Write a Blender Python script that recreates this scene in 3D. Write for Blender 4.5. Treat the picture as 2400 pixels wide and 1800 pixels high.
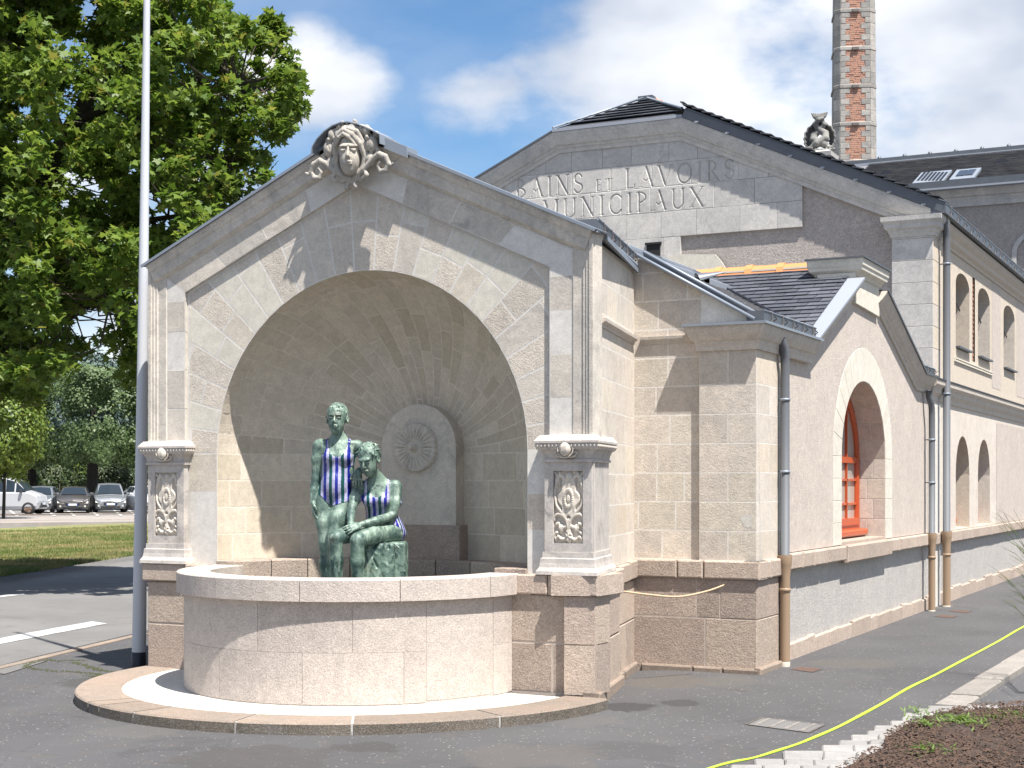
import bpy, bmesh, math, random
import numpy as np
from mathutils import Vector, Matrix
from mathutils.geometry import tessellate_polygon

random.seed(7); RNG = np.random.default_rng(7)
R = math.radians
for o in list(bpy.data.objects): bpy.data.objects.remove(o, do_unlink=True)
scene = bpy.context.scene
C = scene.collection

# ---------------------------------------------------------------- camera
TH = R(26.4); CT, ST = math.cos(TH), math.sin(TH)
F, HZ = 3571.0, 1135.0
CAM = Vector((4.69, -10.91, 1.65))
cd = bpy.data.cameras.new('camera'); cam = bpy.data.objects.new('camera', cd); C.objects.link(cam)
cam.location = CAM; cam.rotation_euler = (R(90), 0, TH)
cd.sensor_width = 36; cd.lens = F / 2400 * 36; cd.shift_y = (HZ - 900) / 2400
cd.clip_start = 0.1; cd.clip_end = 3000
scene.camera = cam

# ---------------------------------------------------------------- light
SUND = Vector((0.43, -0.235, 1.0)).normalized()          # towards the sun
sd = bpy.data.lights.new('sun', 'SUN'); sun = bpy.data.objects.new('sun', sd); C.objects.link(sun)
sd.energy = 5.0; sd.angle = R(0.55); sd.color = (1.0, 0.955, 0.9)
sun.rotation_euler = SUND.to_track_quat('Z', 'Y').to_euler(); sun.location = (3, -6, 14)
SEL = math.asin(SUND.z); SAZ = math.atan2(SUND.x, SUND.y)

w = bpy.data.worlds.new('World'); scene.world = w; w.use_nodes = True
vs = scene.view_settings
vs.view_transform = 'Standard'; vs.look = 'None'; vs.gamma = 1; vs.use_curve_mapping = False
vs.exposure = 1.06

def ray(px, py):
    r = (px - 1200) / F; u = (HZ - py) / F
    return Vector((r * CT - ST, r * ST + CT, u))
def onY(px, py, Y):
    d = ray(px, py); return CAM + d * ((Y - CAM.y) / d.y)
def onX(px, py, X):
    d = ray(px, py); return CAM + d * ((X - CAM.x) / d.x)
def onZ(px, py, Z):
    d = ray(px, py); return CAM + d * ((Z - CAM.z) / d.z)
def onD(px, py, D): return CAM + ray(px, py) * D

def build_world():
    nt = w.node_tree; N = nt.nodes; L = nt.links; N.clear()
    out = N.new('ShaderNodeOutputWorld')
    sky = N.new('ShaderNodeTexSky'); sky.sky_type = 'NISHITA'; sky.sun_disc = False
    sky.sun_elevation = SEL; sky.sun_rotation = SAZ
    sky.air_density = 1.0; sky.dust_density = 0.6; sky.ozone_density = 2.2; sky.altitude = 50
    tc = N.new('ShaderNodeTexCoord')
    nz = N.new('ShaderNodeTexNoise'); nz.inputs['Scale'].default_value = 5.0; nz.inputs['Detail'].default_value = 10; nz.inputs['Roughness'].default_value = 0.56
    mp = N.new('ShaderNodeMapping'); mp.inputs['Scale'].default_value = (1, 1, 1.9); mp.inputs['Location'].default_value = (1.3, 0.4, 0.2)
    L.new(tc.outputs['Generated'], mp.inputs[0]); L.new(mp.outputs[0], nz.inputs['Vector'])
    # soft-edged cumulus banks, each round its own direction, frayed by the noise
    nrm = N.new('ShaderNodeVectorMath'); nrm.operation = 'NORMALIZE'; L.new(tc.outputs['Generated'], nrm.inputs[0])
    blobs = [((715, 205), .052, 1.0, 1.0), ((650, 240), .035, .8, 1), ((1150, 240), .05, .55, .75), ((1620, 130), .105, 1.2, .5), ((1900, 330), .13, 1.1, .4), ((2350, 60), .12, 1.2, .5),
             ((2300, 250), .17, 1.0, .45), ((250, 700), .11, .8, .6), ((60, 500), .08, .7, .6), ((2000, -100), .12, .9, .5), ((480, 420), .05, .5, .8)]
    cur = None
    def math_(op, a, b=None, cl=False):
        m = N.new('ShaderNodeMath'); m.operation = op; m.use_clamp = cl
        for i, v in enumerate((a, b)):
            if v is None: continue
            if isinstance(v, (int, float)): m.inputs[i].default_value = v
            else: L.new(v, m.inputs[i])
        return m.outputs[0]
    for (px, py), rad, amp, flat in blobs:
        d = ray(px, py).normalized()
        sb = N.new('ShaderNodeVectorMath'); sb.operation = 'SUBTRACT'; L.new(nrm.outputs[0], sb.inputs[0]); sb.inputs[1].default_value = d
        sc = N.new('ShaderNodeVectorMath'); sc.operation = 'MULTIPLY'; L.new(sb.outputs[0], sc.inputs[0]); sc.inputs[1].default_value = (1, 1, 1.35)
        ln = N.new('ShaderNodeVectorMath'); ln.operation = 'LENGTH'; L.new(sc.outputs[0], ln.inputs[0])
        mr = N.new('ShaderNodeMapRange'); mr.interpolation_type = 'SMOOTHSTEP'
        L.new(ln.outputs['Value'], mr.inputs[0])
        mr.inputs[1].default_value = 0; mr.inputs[2].default_value = rad * 1.7; mr.inputs[3].default_value = amp; mr.inputs[4].default_value = 0
        cur = mr.outputs[0] if cur is None else math_('MAXIMUM', cur, mr.outputs[0])
    # unseen broken cloud outside the view, thickened to whiten the skylight
    n2 = N.new('ShaderNodeTexNoise'); n2.inputs['Scale'].default_value = 1.6; n2.inputs['Detail'].default_value = 6
    L.new(mp.outputs[0], n2.inputs['Vector'])
    gen = math_('MULTIPLY', math_('SUBTRACT', n2.outputs['Fac'], 0.34), 3.2)
    fwd = N.new('ShaderNodeVectorMath'); fwd.operation = 'DOT_PRODUCT'; L.new(nrm.outputs[0], fwd.inputs[0]); fwd.inputs[1].default_value = (-ST, CT, .15)
    away = N.new('ShaderNodeMapRange'); L.new(fwd.outputs['Value'], away.inputs[0]); away.inputs[1].default_value = .75; away.inputs[2].default_value = .9; away.inputs[3].default_value = 1; away.inputs[4].default_value = 0
    cur = math_('MAXIMUM', cur, math_('MULTIPLY', gen, away.outputs[0]))
    # a thin high veil
    mp3 = N.new('ShaderNodeMapping'); mp3.inputs['Scale'].default_value = (2.2, 5, 7); mp3.inputs['Rotation'].default_value = (.3, .5, .2)
    L.new(tc.outputs['Generated'], mp3.inputs[0])
    n3 = N.new('ShaderNodeTexNoise'); n3.inputs['Scale'].default_value = 1.5; n3.inputs['Detail'].default_value = 7; L.new(mp3.outputs[0], n3.inputs['Vector'])
    veil = math_('MULTIPLY', math_('SUBTRACT', n3.outputs['Fac'], 0.43, True), 1.9, True)
    dens = math_('ADD', cur, math_('MULTIPLY', math_('SUBTRACT', nz.outputs['Fac'], 0.5), 3.0))
    mask = N.new('ShaderNodeMapRange'); mask.interpolation_type = 'SMOOTHSTEP'; L.new(dens, mask.inputs[0])
    mask.inputs[1].default_value = 0.28; mask.inputs[2].default_value = 0.95
    gate = N.new('ShaderNodeMapRange'); L.new(cur, gate.inputs[0]); gate.inputs[1].default_value = 0.05; gate.inputs[2].default_value = .4
    m1 = math_('MULTIPLY', mask.outputs[0], gate.outputs[0])
    allm = math_('MAXIMUM', m1, math_('MULTIPLY', veil, 0.75))
    # cloud colour: white heads, blue-grey bellies
    cr = N.new('ShaderNodeValToRGB'); cr.color_ramp.elements[0].position = 0.43; cr.color_ramp.elements[0].color = (3.5, 3.95, 4.8, 1)
    cr.color_ramp.elements[1].position = 0.60; cr.color_ramp.elements[1].color = (7.0, 7.1, 7.3, 1)
    n4 = N.new('ShaderNodeTexNoise'); n4.inputs['Scale'].default_value = 3.2; n4.inputs['Detail'].default_value = 5; L.new(mp.outputs[0], n4.inputs['Vector'])
    L.new(n4.outputs['Fac'], cr.inputs[0])
    hs = N.new('ShaderNodeHueSaturation'); hs.inputs['Saturation'].default_value = 1.2; hs.inputs['Value'].default_value = .98; L.new(sky.outputs[0], hs.inputs['Color'])
    mx = N.new('ShaderNodeMix'); mx.data_type = 'RGBA'; L.new(allm, mx.inputs[0]); L.new(hs.outputs[0], mx.inputs[6]); L.new(cr.outputs[0], mx.inputs[7])
    bg = N.new('ShaderNodeBackground'); bg.inputs['Strength'].default_value = 0.078
    L.new(mx.outputs[2], bg.inputs[0]); L.new(bg.outputs[0], out.inputs[0])
build_world()

# ================================================================ helpers
WO = {}                                                       # world origin of parents
def tag(o, label=None, cat=None, group=None, kind=None):
    if label: o['label'] = label
    if cat: o['category'] = cat
    if group: o['group'] = group
    if kind: o['kind'] = kind
    return o
def thing(name, label, cat, loc=(0, 0, 0), rz=0, group=None):
    o = bpy.data.objects.new(name, None); C.objects.link(o); o.location = loc; o.rotation_euler = (0, 0, rz)
    o.empty_display_size = .1
    WO[o.name] = Vector(loc)
    return tag(o, label, cat, group)

class MB:
    def __init__(s): s.v = []; s.f = []
    def add(s, vs_, fs):
        b = len(s.v); s.v += [tuple(p) for p in vs_]; s.f += [tuple(b + i for i in f) for f in fs]; return s
    def box(s, x0, x1, y0, y1, z0, z1):
        p = [(x0, y0, z0), (x1, y0, z0), (x1, y1, z0), (x0, y1, z0), (x0, y0, z1), (x1, y0, z1), (x1, y1, z1), (x0, y1, z1)]
        return s.add(p, [(0, 3, 2, 1), (4, 5, 6, 7), (0, 1, 5, 4), (1, 2, 6, 5), (2, 3, 7, 6), (3, 0, 4, 7)])
    def bbox(s, x0, x1, y0, y1, z0, z1, b):
        """box with chamfered edges"""
        bm = bmesh.new(); bmesh.ops.create_cube(bm, size=1)
        bmesh.ops.scale(bm, vec=(x1 - x0, y1 - y0, z1 - z0), verts=bm.verts)
        bmesh.ops.translate(bm, vec=((x0 + x1) / 2, (y0 + y1) / 2, (z0 + z1) / 2), verts=bm.verts)
        bmesh.ops.bevel(bm, geom=bm.edges[:], offset=b, segments=1, affect='EDGES')
        s.frombm(bm); return s
    def frombm(s, bm):
        bm.verts.index_update(); s.add([v.co for v in bm.verts], [[v.index for v in f.verts] for f in bm.faces]); bm.free()
    def tube(s, pts, rads, n=8, cap=True):
        pts = [Vector(p) for p in pts]
        if isinstance(rads, (int, float)): rads = [rads] * len(pts)
        vs_, fs = [], []; up = None
        for i, p in enumerate(pts):
            a = pts[max(0, i - 1)]; b = pts[min(len(pts) - 1, i + 1)]; t = (b - a).normalized()
            if up is None: up = Vector((0, 0, 1)) if abs(t.z) < .9 else Vector((1, 0, 0))
            x = t.cross(up).normalized(); y = x.cross(t).normalized(); up = y
            for k in range(n):
                an = 2 * math.pi * k / n; vs_.append(p + (x * math.cos(an) + y * math.sin(an)) * rads[i])
        for i in range(len(pts) - 1):
            for k in range(n):
                k2 = (k + 1) % n; fs.append((i * n + k, i * n + k2, (i + 1) * n + k2, (i + 1) * n + k))
        if cap: fs.append(tuple(range(n))); fs.append(tuple(reversed([(len(pts) - 1) * n + k for k in range(n)])))
        return s.add(vs_, fs)
    def lathe(s, prof, cx=0, cy=0, n=20, a0=0, a1=2 * math.pi):
        full = abs(a1 - a0 - 2 * math.pi) < 1e-6; m = n if full else n + 1
        vs_, fs = [], []
        for r, z in prof:
            for k in range(m):
                a = a0 + (a1 - a0) * k / n; vs_.append((cx + r * math.cos(a), cy + r * math.sin(a), z))
        for i in range(len(prof) - 1):
            for k in range(n):
                k2 = (k + 1) % m; fs.append((i * m + k, i * m + k2, (i + 1) * m + k2, (i + 1) * m + k))
        return s.add(vs_, fs)
    def build(s, name, mat, parent=None, smooth=False, world=True, label=None, kind=None):
        me = bpy.data.meshes.new(name); me.from_pydata(s.v, [], s.f); me.update()
        return link(name, me, mat, parent, smooth, world, label, kind)

def link(name, me, mat, parent=None, smooth=False, world=True, label=None, kind=None):
    o = bpy.data.objects.new(name, me); C.objects.link(o)
    if mat is not None and not me.materials: me.materials.append(mat)
    if smooth:
        me.polygons.foreach_set('use_smooth', [True] * len(me.polygons)); me.update()
    if parent is not None:
        o.parent = parent
        if world: o.location = -WO.get(parent.name, Vector((0, 0, 0)))
    WO[o.name] = Vector((0, 0, 0))
    if label: o['label'] = label
    if kind: o['kind'] = kind
    return o

def fixn(o):
    bm = bmesh.new(); bm.from_mesh(o.data); bmesh.ops.recalc_face_normals(bm, faces=bm.faces); bm.to_mesh(o.data); bm.free(); return o

def inset(poly, d):
    """offset a CCW polygon inward by d with mitres"""
    n = len(poly); out = []
    for i in range(n):
        p0 = Vector(poly[i - 1]); p1 = Vector(poly[i]); p2 = Vector(poly[(i + 1) % n])
        e1 = (p1 - p0); e2 = (p2 - p1)
        if e1.length < 1e-7 or e2.length < 1e-7: out.append(tuple(p1)); continue
        e1.normalize(); e2.normalize()
        n1 = Vector((-e1.y, e1.x)); n2 = Vector((-e2.y, e2.x)); b = n1 + n2
        if b.length < 1e-4: out.append(tuple(p1 + n1 * d)); continue
        b.normalize(); k = d / max(.35, b.dot(n1)); out.append(tuple(p1 + b * k))
    return out
def area(p): return .5 * sum(p[i - 1][0] * p[i][1] - p[i][0] * p[i - 1][1] for i in range(len(p)))
def clip(poly, a, b):
    """keep the part of poly left of a->b"""
    out = []
    def side(p): return (b[0] - a[0]) * (p[1] - a[1]) - (b[1] - a[1]) * (p[0] - a[0])
    for i in range(len(poly)):
        p, q = poly[i - 1], poly[i]; sp, sq = side(p), side(q)
        if (sp >= 0) != (sq >= 0):
            t = sp / (sp - sq); out.append((p[0] + (q[0] - p[0]) * t, p[1] + (q[1] - p[1]) * t))
        if sq >= 0: out.append(q)
    return out
def clipconv(poly, reg):
    for i in range(len(reg)):
        if len(poly) < 3: return []
        poly = clip(poly, reg[i - 1], reg[i])
    return poly
def clean(poly, e=.004):
    out = []
    for p in poly:
        if not out or (Vector(p) - Vector(out[-1])).length > e: out.append(p)
    if len(out) > 2 and (Vector(out[0]) - Vector(out[-1])).length < e: out.pop()
    return out

class Frame:
    """plane frame: u along the wall, v up, n outward"""
    def __init__(s, o, u, n, v=(0, 0, 1)):
        s.o = Vector(o); s.u = Vector(u).normalized(); s.n = Vector(n).normalized(); s.v = Vector(v).normalized()
    def __call__(s, u, v, n=0): return s.o + s.u * u + s.v * v + s.n * n

def stone(poly, fr, back, front, mat, parent, name='stone', gap=.004, bev=.005, jit=.0, label=None):
    poly = clean(poly)
    if len(poly) < 3: return None
    if area(poly) < 0: poly = poly[::-1]
    p = inset(poly, gap)
    if area(p) < .0006: return None
    if jit: front += random.uniform(-jit, jit)
    q = inset(p, bev)
    if area(q) <= 0: return None
    n = len(p)
    vs_ = [fr(a, b, back) for a, b in p] + [fr(a, b, front - bev * .8) for a, b in p] + [fr(a, b, front) for a, b in q]
    fs = []
    for i in range(n):
        j = (i + 1) % n
        fs.append((i, j, n + j, n + i)); fs.append((n + i, n + j, 2 * n + j, 2 * n + i))
    fs.append(tuple(2 * n + i for i in range(n))); fs.append(tuple(reversed(range(n))))
    if fr.u.cross(fr.v).dot(fr.n) < 0: fs = [f[::-1] for f in fs]
    m = MB(); m.add(vs_, fs); return m.build(name, mat, parent, label=label)

def sweep2(path, prof, mapf, closed=False):
    """profile (offset to the left of the path, height) swept along a 2-D path with mitres"""
    n = len(path); P = [Vector(p) for p in path]; m = MB(); k = len(prof); vs_ = []
    for i in range(n):
        if closed or 0 < i < n - 1:
            e1 = (P[i] - P[i - 1]).normalized(); e2 = (P[(i + 1) % n] - P[i]).normalized()
        elif i == 0: e1 = e2 = (P[1] - P[0]).normalized()
        else: e1 = e2 = (P[-1] - P[-2]).normalized()
        n1 = Vector((-e1.y, e1.x)); n2 = Vector((-e2.y, e2.x)); b = (n1 + n2).normalized(); s_ = 1 / max(.3, b.dot(n1))
        for off, h in prof:
            q = P[i] + b * (off * s_); vs_.append(mapf(q.x, q.y, h))
    fs = []
    for i in range(n if closed else n - 1):
        j = (i + 1) % n
        for a in range(k):
            c = (a + 1) % k; fs.append((i * k + a, j * k + a, j * k + c, i * k + c))
    if not closed: fs.append(tuple(range(k))[::-1]); fs.append(tuple((n - 1) * k + a for a in range(k)))
    m.add(vs_, fs); return m

def polyplate(outer, holes, fr, n0, thick=None):
    """flat plate with holes, front face at n0; hole reveals not included"""
    loops = [[Vector((a, b, 0)) for a, b in outer]] + [[Vector((a, b, 0)) for a, b in h] for h in holes]
    tris = tessellate_polygon(loops); flat = [p for l in loops for p in l]; m = MB()
    fs = []
    for t in tris:
        a, b, c = (flat[i] for i in t)
        ar = (b.x - a.x) * (c.y - a.y) - (c.x - a.x) * (b.y - a.y)
        fs.append(tuple(t) if ar > 0 else tuple(t[::-1]))
    if fr.u.cross(fr.v).dot(fr.n) < 0: fs = [f[::-1] for f in fs]
    m.add([fr(p.x, p.y, n0) for p in flat], fs)
    if thick:
        k = len(outer); m.add([fr(a, b, n0) for a, b in outer] + [fr(a, b, n0 - thick) for a, b in outer], [(i, (i + 1) % k, k + (i + 1) % k, k + i) for i in range(k)])
    return m
def extrude_loop(loop, fr, n0, n1, closed=True):
    k = len(loop); m = MB()
    m.add([fr(a, b, n0) for a, b in loop] + [fr(a, b, n1) for a, b in loop], [(i, (i + 1) % k, k + (i + 1) % k, k + i) for i in range(k if closed else k - 1)])
    return m
def archloop(uc, half, v0, vs_, n=12, ry=None):
    ry = ry or half
    return [(uc - half, v0), (uc + half, v0)] + [(uc + half * math.cos(a), vs_ + ry * math.sin(a)) for a in [math.pi * i / n for i in range(n + 1)]]

# ---------------------------------------------------------------- materials
def newmat(name):
    m = bpy.data.materials.new(name); m.use_nodes = True; nt = m.node_tree; nt.nodes.clear()
    out = nt.nodes.new('ShaderNodeOutputMaterial'); b = nt.nodes.new('ShaderNodeBsdfPrincipled'); nt.links.new(b.outputs[0], out.inputs[0])
    b.inputs['Specular IOR Level'].default_value = .3
    return m, nt, b
class NB:
    def __init__(s, nt): s.nt = nt
    def n(s, t, **k):
        x = s.nt.nodes.new(t)
        for a, b in k.items(): setattr(x, a, b)
        return x
    def l(s, a, b): s.nt.links.new(a, b)
    def setin(s, inp, v):
        if hasattr(v, 'links') or isinstance(v, bpy.types.NodeSocket): s.l(v, inp)
        else: inp.default_value = v
    def math(s, op, a, b=0.0, cl=False):
        m = s.n('ShaderNodeMath', operation=op, use_clamp=cl); s.setin(m.inputs[0], a); s.setin(m.inputs[1], b); return m.outputs[0]
    def noise(s, vec, scale, detail=4, rough=.55, dist=0):
        m = s.n('ShaderNodeTexNoise'); s.l(vec, m.inputs['Vector']); m.inputs['Scale'].default_value = scale; m.inputs['Detail'].default_value = detail
        m.inputs['Roughness'].default_value = rough; m.inputs['Distortion'].default_value = dist; return m.outputs['Fac']
    def voro(s, vec, scale, out='Distance', feat='F1'):
        m = s.n('ShaderNodeTexVoronoi', feature=feat); s.l(vec, m.inputs['Vector']); m.inputs['Scale'].default_value = scale; return m.outputs[out]
    def ramp(s, fac, a, b, ca=(0, 0, 0, 1), cb=(1, 1, 1, 1)):
        m = s.n('ShaderNodeValToRGB'); e = m.color_ramp.elements; e[0].position = a; e[1].position = b; e[0].color = ca; e[1].color = cb; s.l(fac, m.inputs[0]); return m.outputs[0]
    def mix(s, f, a, b, mode='MIX'):
        m = s.n('ShaderNodeMix', data_type='RGBA', blend_type=mode); s.setin(m.inputs[0], f); s.setin(m.inputs[6], a); s.setin(m.inputs[7], b); return m.outputs[2]
    def map(s, vec, sc=(1, 1, 1), loc=(0, 0, 0), rot=(0, 0, 0)):
        m = s.n('ShaderNodeMapping'); s.l(vec, m.inputs[0]); m.inputs['Scale'].default_value = sc; m.inputs['Location'].default_value = loc; m.inputs['Rotation'].default_value = rot; return m.outputs[0]
    def bump(s, h, st, dist=.01, prev=None):
        m = s.n('ShaderNodeBump'); m.inputs['Strength'].default_value = st; m.inputs['Distance'].default_value = dist; s.l(h, m.inputs['Height'])
        if prev is not None: s.l(prev, m.inputs['Normal'])
        return m.outputs[0]
    def obvec(s, rnd=True):
        tc = s.n('ShaderNodeTexCoord'); v = tc.outputs['Object']
        if rnd:
            oi = s.n('ShaderNodeObjectInfo'); c = s.n('ShaderNodeCombineXYZ'); r7 = s.math('MULTIPLY', oi.outputs['Random'], 37.0)
            for i in range(3): s.l(r7, c.inputs[i])
            a = s.n('ShaderNodeVectorMath', operation='ADD'); s.l(v, a.inputs[0]); s.l(c.outputs[0], a.inputs[1]); return a.outputs[0], oi.outputs['Random'], v
        return v, None, v
def c4(c): return (c[0], c[1], c[2], 1)

def stone_mat(name, c1, c2, var=.18, grain=60, gb=.35, stain=.25, pits=0, pitscale=90, speck=0, huevar=None, rough=.9, streak=0):
    m, nt, b = newmat(name); q = NB(nt); v, rnd, v0 = q.obvec()
    big = q.noise(v, 2.2, 5, .6); col = q.mix(q.ramp(big, .35, .68), c4(c1), c4(c2))
    if huevar:                                                  # some blocks are of another bed of stone
        pick = q.ramp(q.math('FRACT', q.math('MULTIPLY', rnd, 13.7)), .62, .70); col = q.mix(q.math('MULTIPLY', pick, .8), col, c4(huevar))
    val = q.math('ADD', q.math('MULTIPLY', q.math('SUBTRACT', rnd, .5), var * 2), 1.0)
    hs = q.n('ShaderNodeHueSaturation'); q.l(col, hs.inputs['Color']); q.l(val, hs.inputs['Value']); col = hs.outputs[0]
    mid = q.noise(v, 13, 6, .65, .5); col = q.mix(1.0, col, q.mix(q.ramp(mid, .30, .70), (.86, .86, .865, 1), (1.09, 1.085, 1.07, 1)), 'MULTIPLY')
    blot = q.noise(v0, 6.5, 7, .7, 1.0); col = q.mix(q.math('MULTIPLY', q.ramp(blot, .60, .72), min(1, stain * 1.6)), col, c4([x * .62 for x in c2]))
    fine = q.noise(v, min(grain, 85), 4, .75)
    col = q.mix(.6, col, q.mix(q.ramp(fine, .3, .72), (.72, .72, .72, 1), (1.22, 1.2, 1.18, 1)), 'MULTIPLY')
    st = q.noise(v0, 3.1, 9, .72, .6); st2 = q.ramp(st, .52, .68); col = q.mix(q.math('MULTIPLY', st2, stain), col, (.16, .155, .15, 1))
    if streak:
        vv = q.map(v0, (9, 9, .7)); s3 = q.ramp(q.noise(vv, 1.0, 6, .6), .5, .72); col = q.mix(q.math('MULTIPLY', s3, streak), col, (.25, .235, .215, 1))
    if speck:
        sp = q.voro(v, 230, 'Color'); s_ = q.n('ShaderNodeSeparateColor'); q.l(sp, s_.inputs[0])
        col = q.mix(q.math('MULTIPLY', q.ramp(s_.outputs[0], .74, .78), speck), col, (.07, .06, .055, 1)); col = q.mix(q.math('MULTIPLY', q.ramp(s_.outputs[1], .8, .84), speck), col, (.75, .68, .62, 1))
    q.l(col, b.inputs['Base Color']); b.inputs['Roughness'].default_value = rough
    h = fine
    bp = q.bump(h, gb, .004)
    if pits:
        n2 = q.noise(v, pitscale * 1.5, 3, .8); n3 = q.noise(v, pitscale * .5, 3, .7); bp = q.bump(q.math('ADD', n2, q.math('MULTIPLY', n3, .6)), min(1, pits * .9), .007, bp)
        col = q.mix(min(.75, pits * .5), col, q.mix(q.ramp(n2, .34, .60), (.60, .575, .55, 1), (1.13, 1.13, 1.13, 1)), 'MULTIPLY')
        for l_ in list(b.inputs['Base Color'].links): nt.links.remove(l_)
        q.l(col, b.inputs['Base Color'])
    q.l(bp, b.inputs['Normal'])
    return m
def plain(name, c, rough=.5, metal=0, bump=0, bs=40, var=0, noise=.15, ns=8, spec=.4, coat=0):
    m, nt, b = newmat(name); q = NB(nt); v, rnd, v0 = q.obvec()
    col = q.mix(q.math('MULTIPLY', q.ramp(q.noise(v, ns, 5, .6), .3, .7), noise * 2), c4([x * (1 + noise * .4) for x in c]), c4([x * (1 - noise) for x in c]))
    if var:
        hs = q.n('ShaderNodeHueSaturation'); q.l(col, hs.inputs['Color']); q.l(q.math('ADD', q.math('MULTIPLY', q.math('SUBTRACT', rnd, .5), var * 2), 1), hs.inputs['Value']); col = hs.outputs[0]
    q.l(col, b.inputs['Base Color']); b.inputs['Roughness'].default_value = rough; b.inputs['Metallic'].default_value = metal; b.inputs['Specular IOR Level'].default_value = spec
    if coat: b.inputs['Coat Weight'].default_value = coat; b.inputs['Coat Roughness'].default_value = .05
    if bump: q.l(q.bump(q.noise(v, bs, 4, .6), bump, .004), b.inputs['Normal'])
    return m

M = {}
M['lime'] = stone_mat('weathered_limestone', (.62, .565, .49), (.53, .49, .435), .06, 80, .3, .30, .3, 50, huevar=(.60, .54, .45))
M['lime_rough'] = stone_mat('pecked_limestone', (.64, .575, .49), (.56, .505, .44), .06, 80, .45, .18, .7, 42, huevar=(.58, .53, .46))
M['lime_clean'] = stone_mat('new_limestone', (.61, .58, .505), (.585, .55, .47), .03, 80, .15, .05)
M['lime_trim'] = stone_mat('moulded_limestone', (.62, .565, .49), (.49, .46, .41), .04, 70, .4, .45, .35, 45, streak=.28)
M['lime_niche'] = stone_mat('niche_limestone', (.625, .555, .455), (.57, .505, .42), .06, 80, .3, .08, .35, 40, huevar=(.54, .475, .375))
M['lime_side'] = stone_mat('side_wall_limestone', (.60, .545, .48), (.545, .49, .425), .06, 80, .4, .07, .5, 45, huevar=(.57, .495, .40))
M['lime_bay'] = stone_mat('bay_limestone', (.585, .53, .465), (.525, .475, .42), .07, 80, .5, .14, .65, 42, huevar=(.57, .52, .44))
M['lime_hall'] = stone_mat('gable_limestone', (.56, .54, .505), (.45, .44, .425), .05, 60, .2, .25, .2, 40)
M['carved'] = stone_mat('carved_limestone', (.62, .565, .485), (.53, .485, .425), .03, 60, .3, .4, .2, 50)
M['marble'] = stone_mat('pale_pedestal_stone', (.545, .50, .455), (.43, .405, .38), .04, 60, .3, .5, .2, 36, streak=.3)
M['mortar'] = stone_mat('lime_mortar', (.66, .635, .59), (.60, .575, .53), .02, 150, .4, .05)
M['mortar_dark'] = stone_mat('niche_mortar', (.67, .61, .52), (.63, .57, .48), .02, 150, .4, .05)
M['granite'] = stone_mat('brown_granite', (.43, .34, .28), (.355, .29, .245), .13, 80, .8, .14, 1.0, 38, .3, (.47, .385, .31))
M['granite_pale'] = stone_mat('pale_pink_granite', (.525, .462, .412), (.47, .415, .372), .05, 80, .6, .08, .75, 48, .28, (.54, .482, .43))
M['granite_cap'] = stone_mat('rough_granite_cap', (.475, .38, .31), (.405, .335, .28), .13, 80, .8, .10, 1.0, 40, .25, (.44, .36, .295))
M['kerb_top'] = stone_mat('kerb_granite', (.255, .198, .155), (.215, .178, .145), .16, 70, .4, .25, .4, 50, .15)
M['kerb_face'] = stone_mat('dark_kerb_granite', (.10, .088, .07), (.17, .145, .115), .1, 120, .7, .6, .8, 60, .2)  # darker tone for the kerb faces than for their tops
M['sett'] = stone_mat('pale_granite_sett', (.30, .292, .28), (.25, .243, .232), .12, 70, .5, .15, .4, 45)
M['kerb_pale'] = stone_mat('pale_kerb_granite', (.27, .25, .225), (.22, .205, .185), .08, 70, .5, .2, .5, 45, .15)
M['white_ring'] = stone_mat('white_screed', (.60, .58, .54), (.54, .52, .475), .02, 180, .25, .06)
M['render_pink'] = stone_mat('pinkish_roughcast', (.55, .488, .432), (.505, .447, .397), .02, 80, .6, .07, .9, 48)
M['render_hall'] = stone_mat('grey_roughcast', (.43, .39, .36), (.38, .345, .32), .02, 70, .6, .08, 1.2, 26)
M['render_grey'] = stone_mat('grey_tyrolean_render', (.475, .455, .43), (.43, .412, .39), .02, 70, .7, .06, 1.2, 34)
M['render_light'] = stone_mat('light_render', (.55, .525, .49), (.52, .495, .465), .02, 90, .3, .04)
M['mortar_granite'] = stone_mat('granite_mortar', (.46, .40, .35), (.40, .345, .30), .02, 80, .4, .05)
M['zinc'] = plain('zinc_sheet', (.24, .27, .31), .5, .3, .08, 6, 0, .12, 3)
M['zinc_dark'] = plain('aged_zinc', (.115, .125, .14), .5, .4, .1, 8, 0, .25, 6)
M['zinc_lit'] = plain('sunlit_zinc', (.27, .29, .325), .55, .1, .06, 5, 0, .08, 3)  # paler zinc with its sunlit tone put into the colour
M['pipe_brown'] = plain('brown_enamel', (.29, .205, .135), .4, 0, .05, 20, 0, .1, 5)
M['pipe_grey'] = plain('grey_zinc_pipe', (.10, .107, .118), .6, 0, .05, 20, 0, .12, 4)
M['orange_tile'] = plain('orange_ridge_tile', (.62, .24, .09), .6, 0, .2, 40, .12, .12, 9)
M['orange_paint'] = plain('orange_red_paint', (.42, .075, .02), .32, 0, 0, 1, 0, .08, 5, .5)
M['slate'] = stone_mat('blue_slate', (.058, .064, .078), (.095, .10, .115), .28, 40, .4, 0, 0, 60, .0, rough=.62)
M['slate_old'] = stone_mat('weathered_slate', (.16, .16, .17), (.25, .245, .24), .4, 35, .4, .1, 0, rough=.7)
M['dark'] = plain('dark_interior', (.015, .015, .016), .8)
M['glass'] = plain('window_glass', (.05, .055, .06), .08, 0, 0, 1, 0, .1, 2, .5)
M['glass_blind'] = plain('window_glass_over_pale_blind', (.34, .325, .29), .12, 0, 0, 1, 0, .15, 2, .8)
M['pipe_foot'] = plain('worn_pipe_foot', (.33, .30, .25), .6, 0, .2, 60, 0, .3, 30)
M['curtain'] = plain('pale_blind', (.62, .60, .55), .8)
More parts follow.
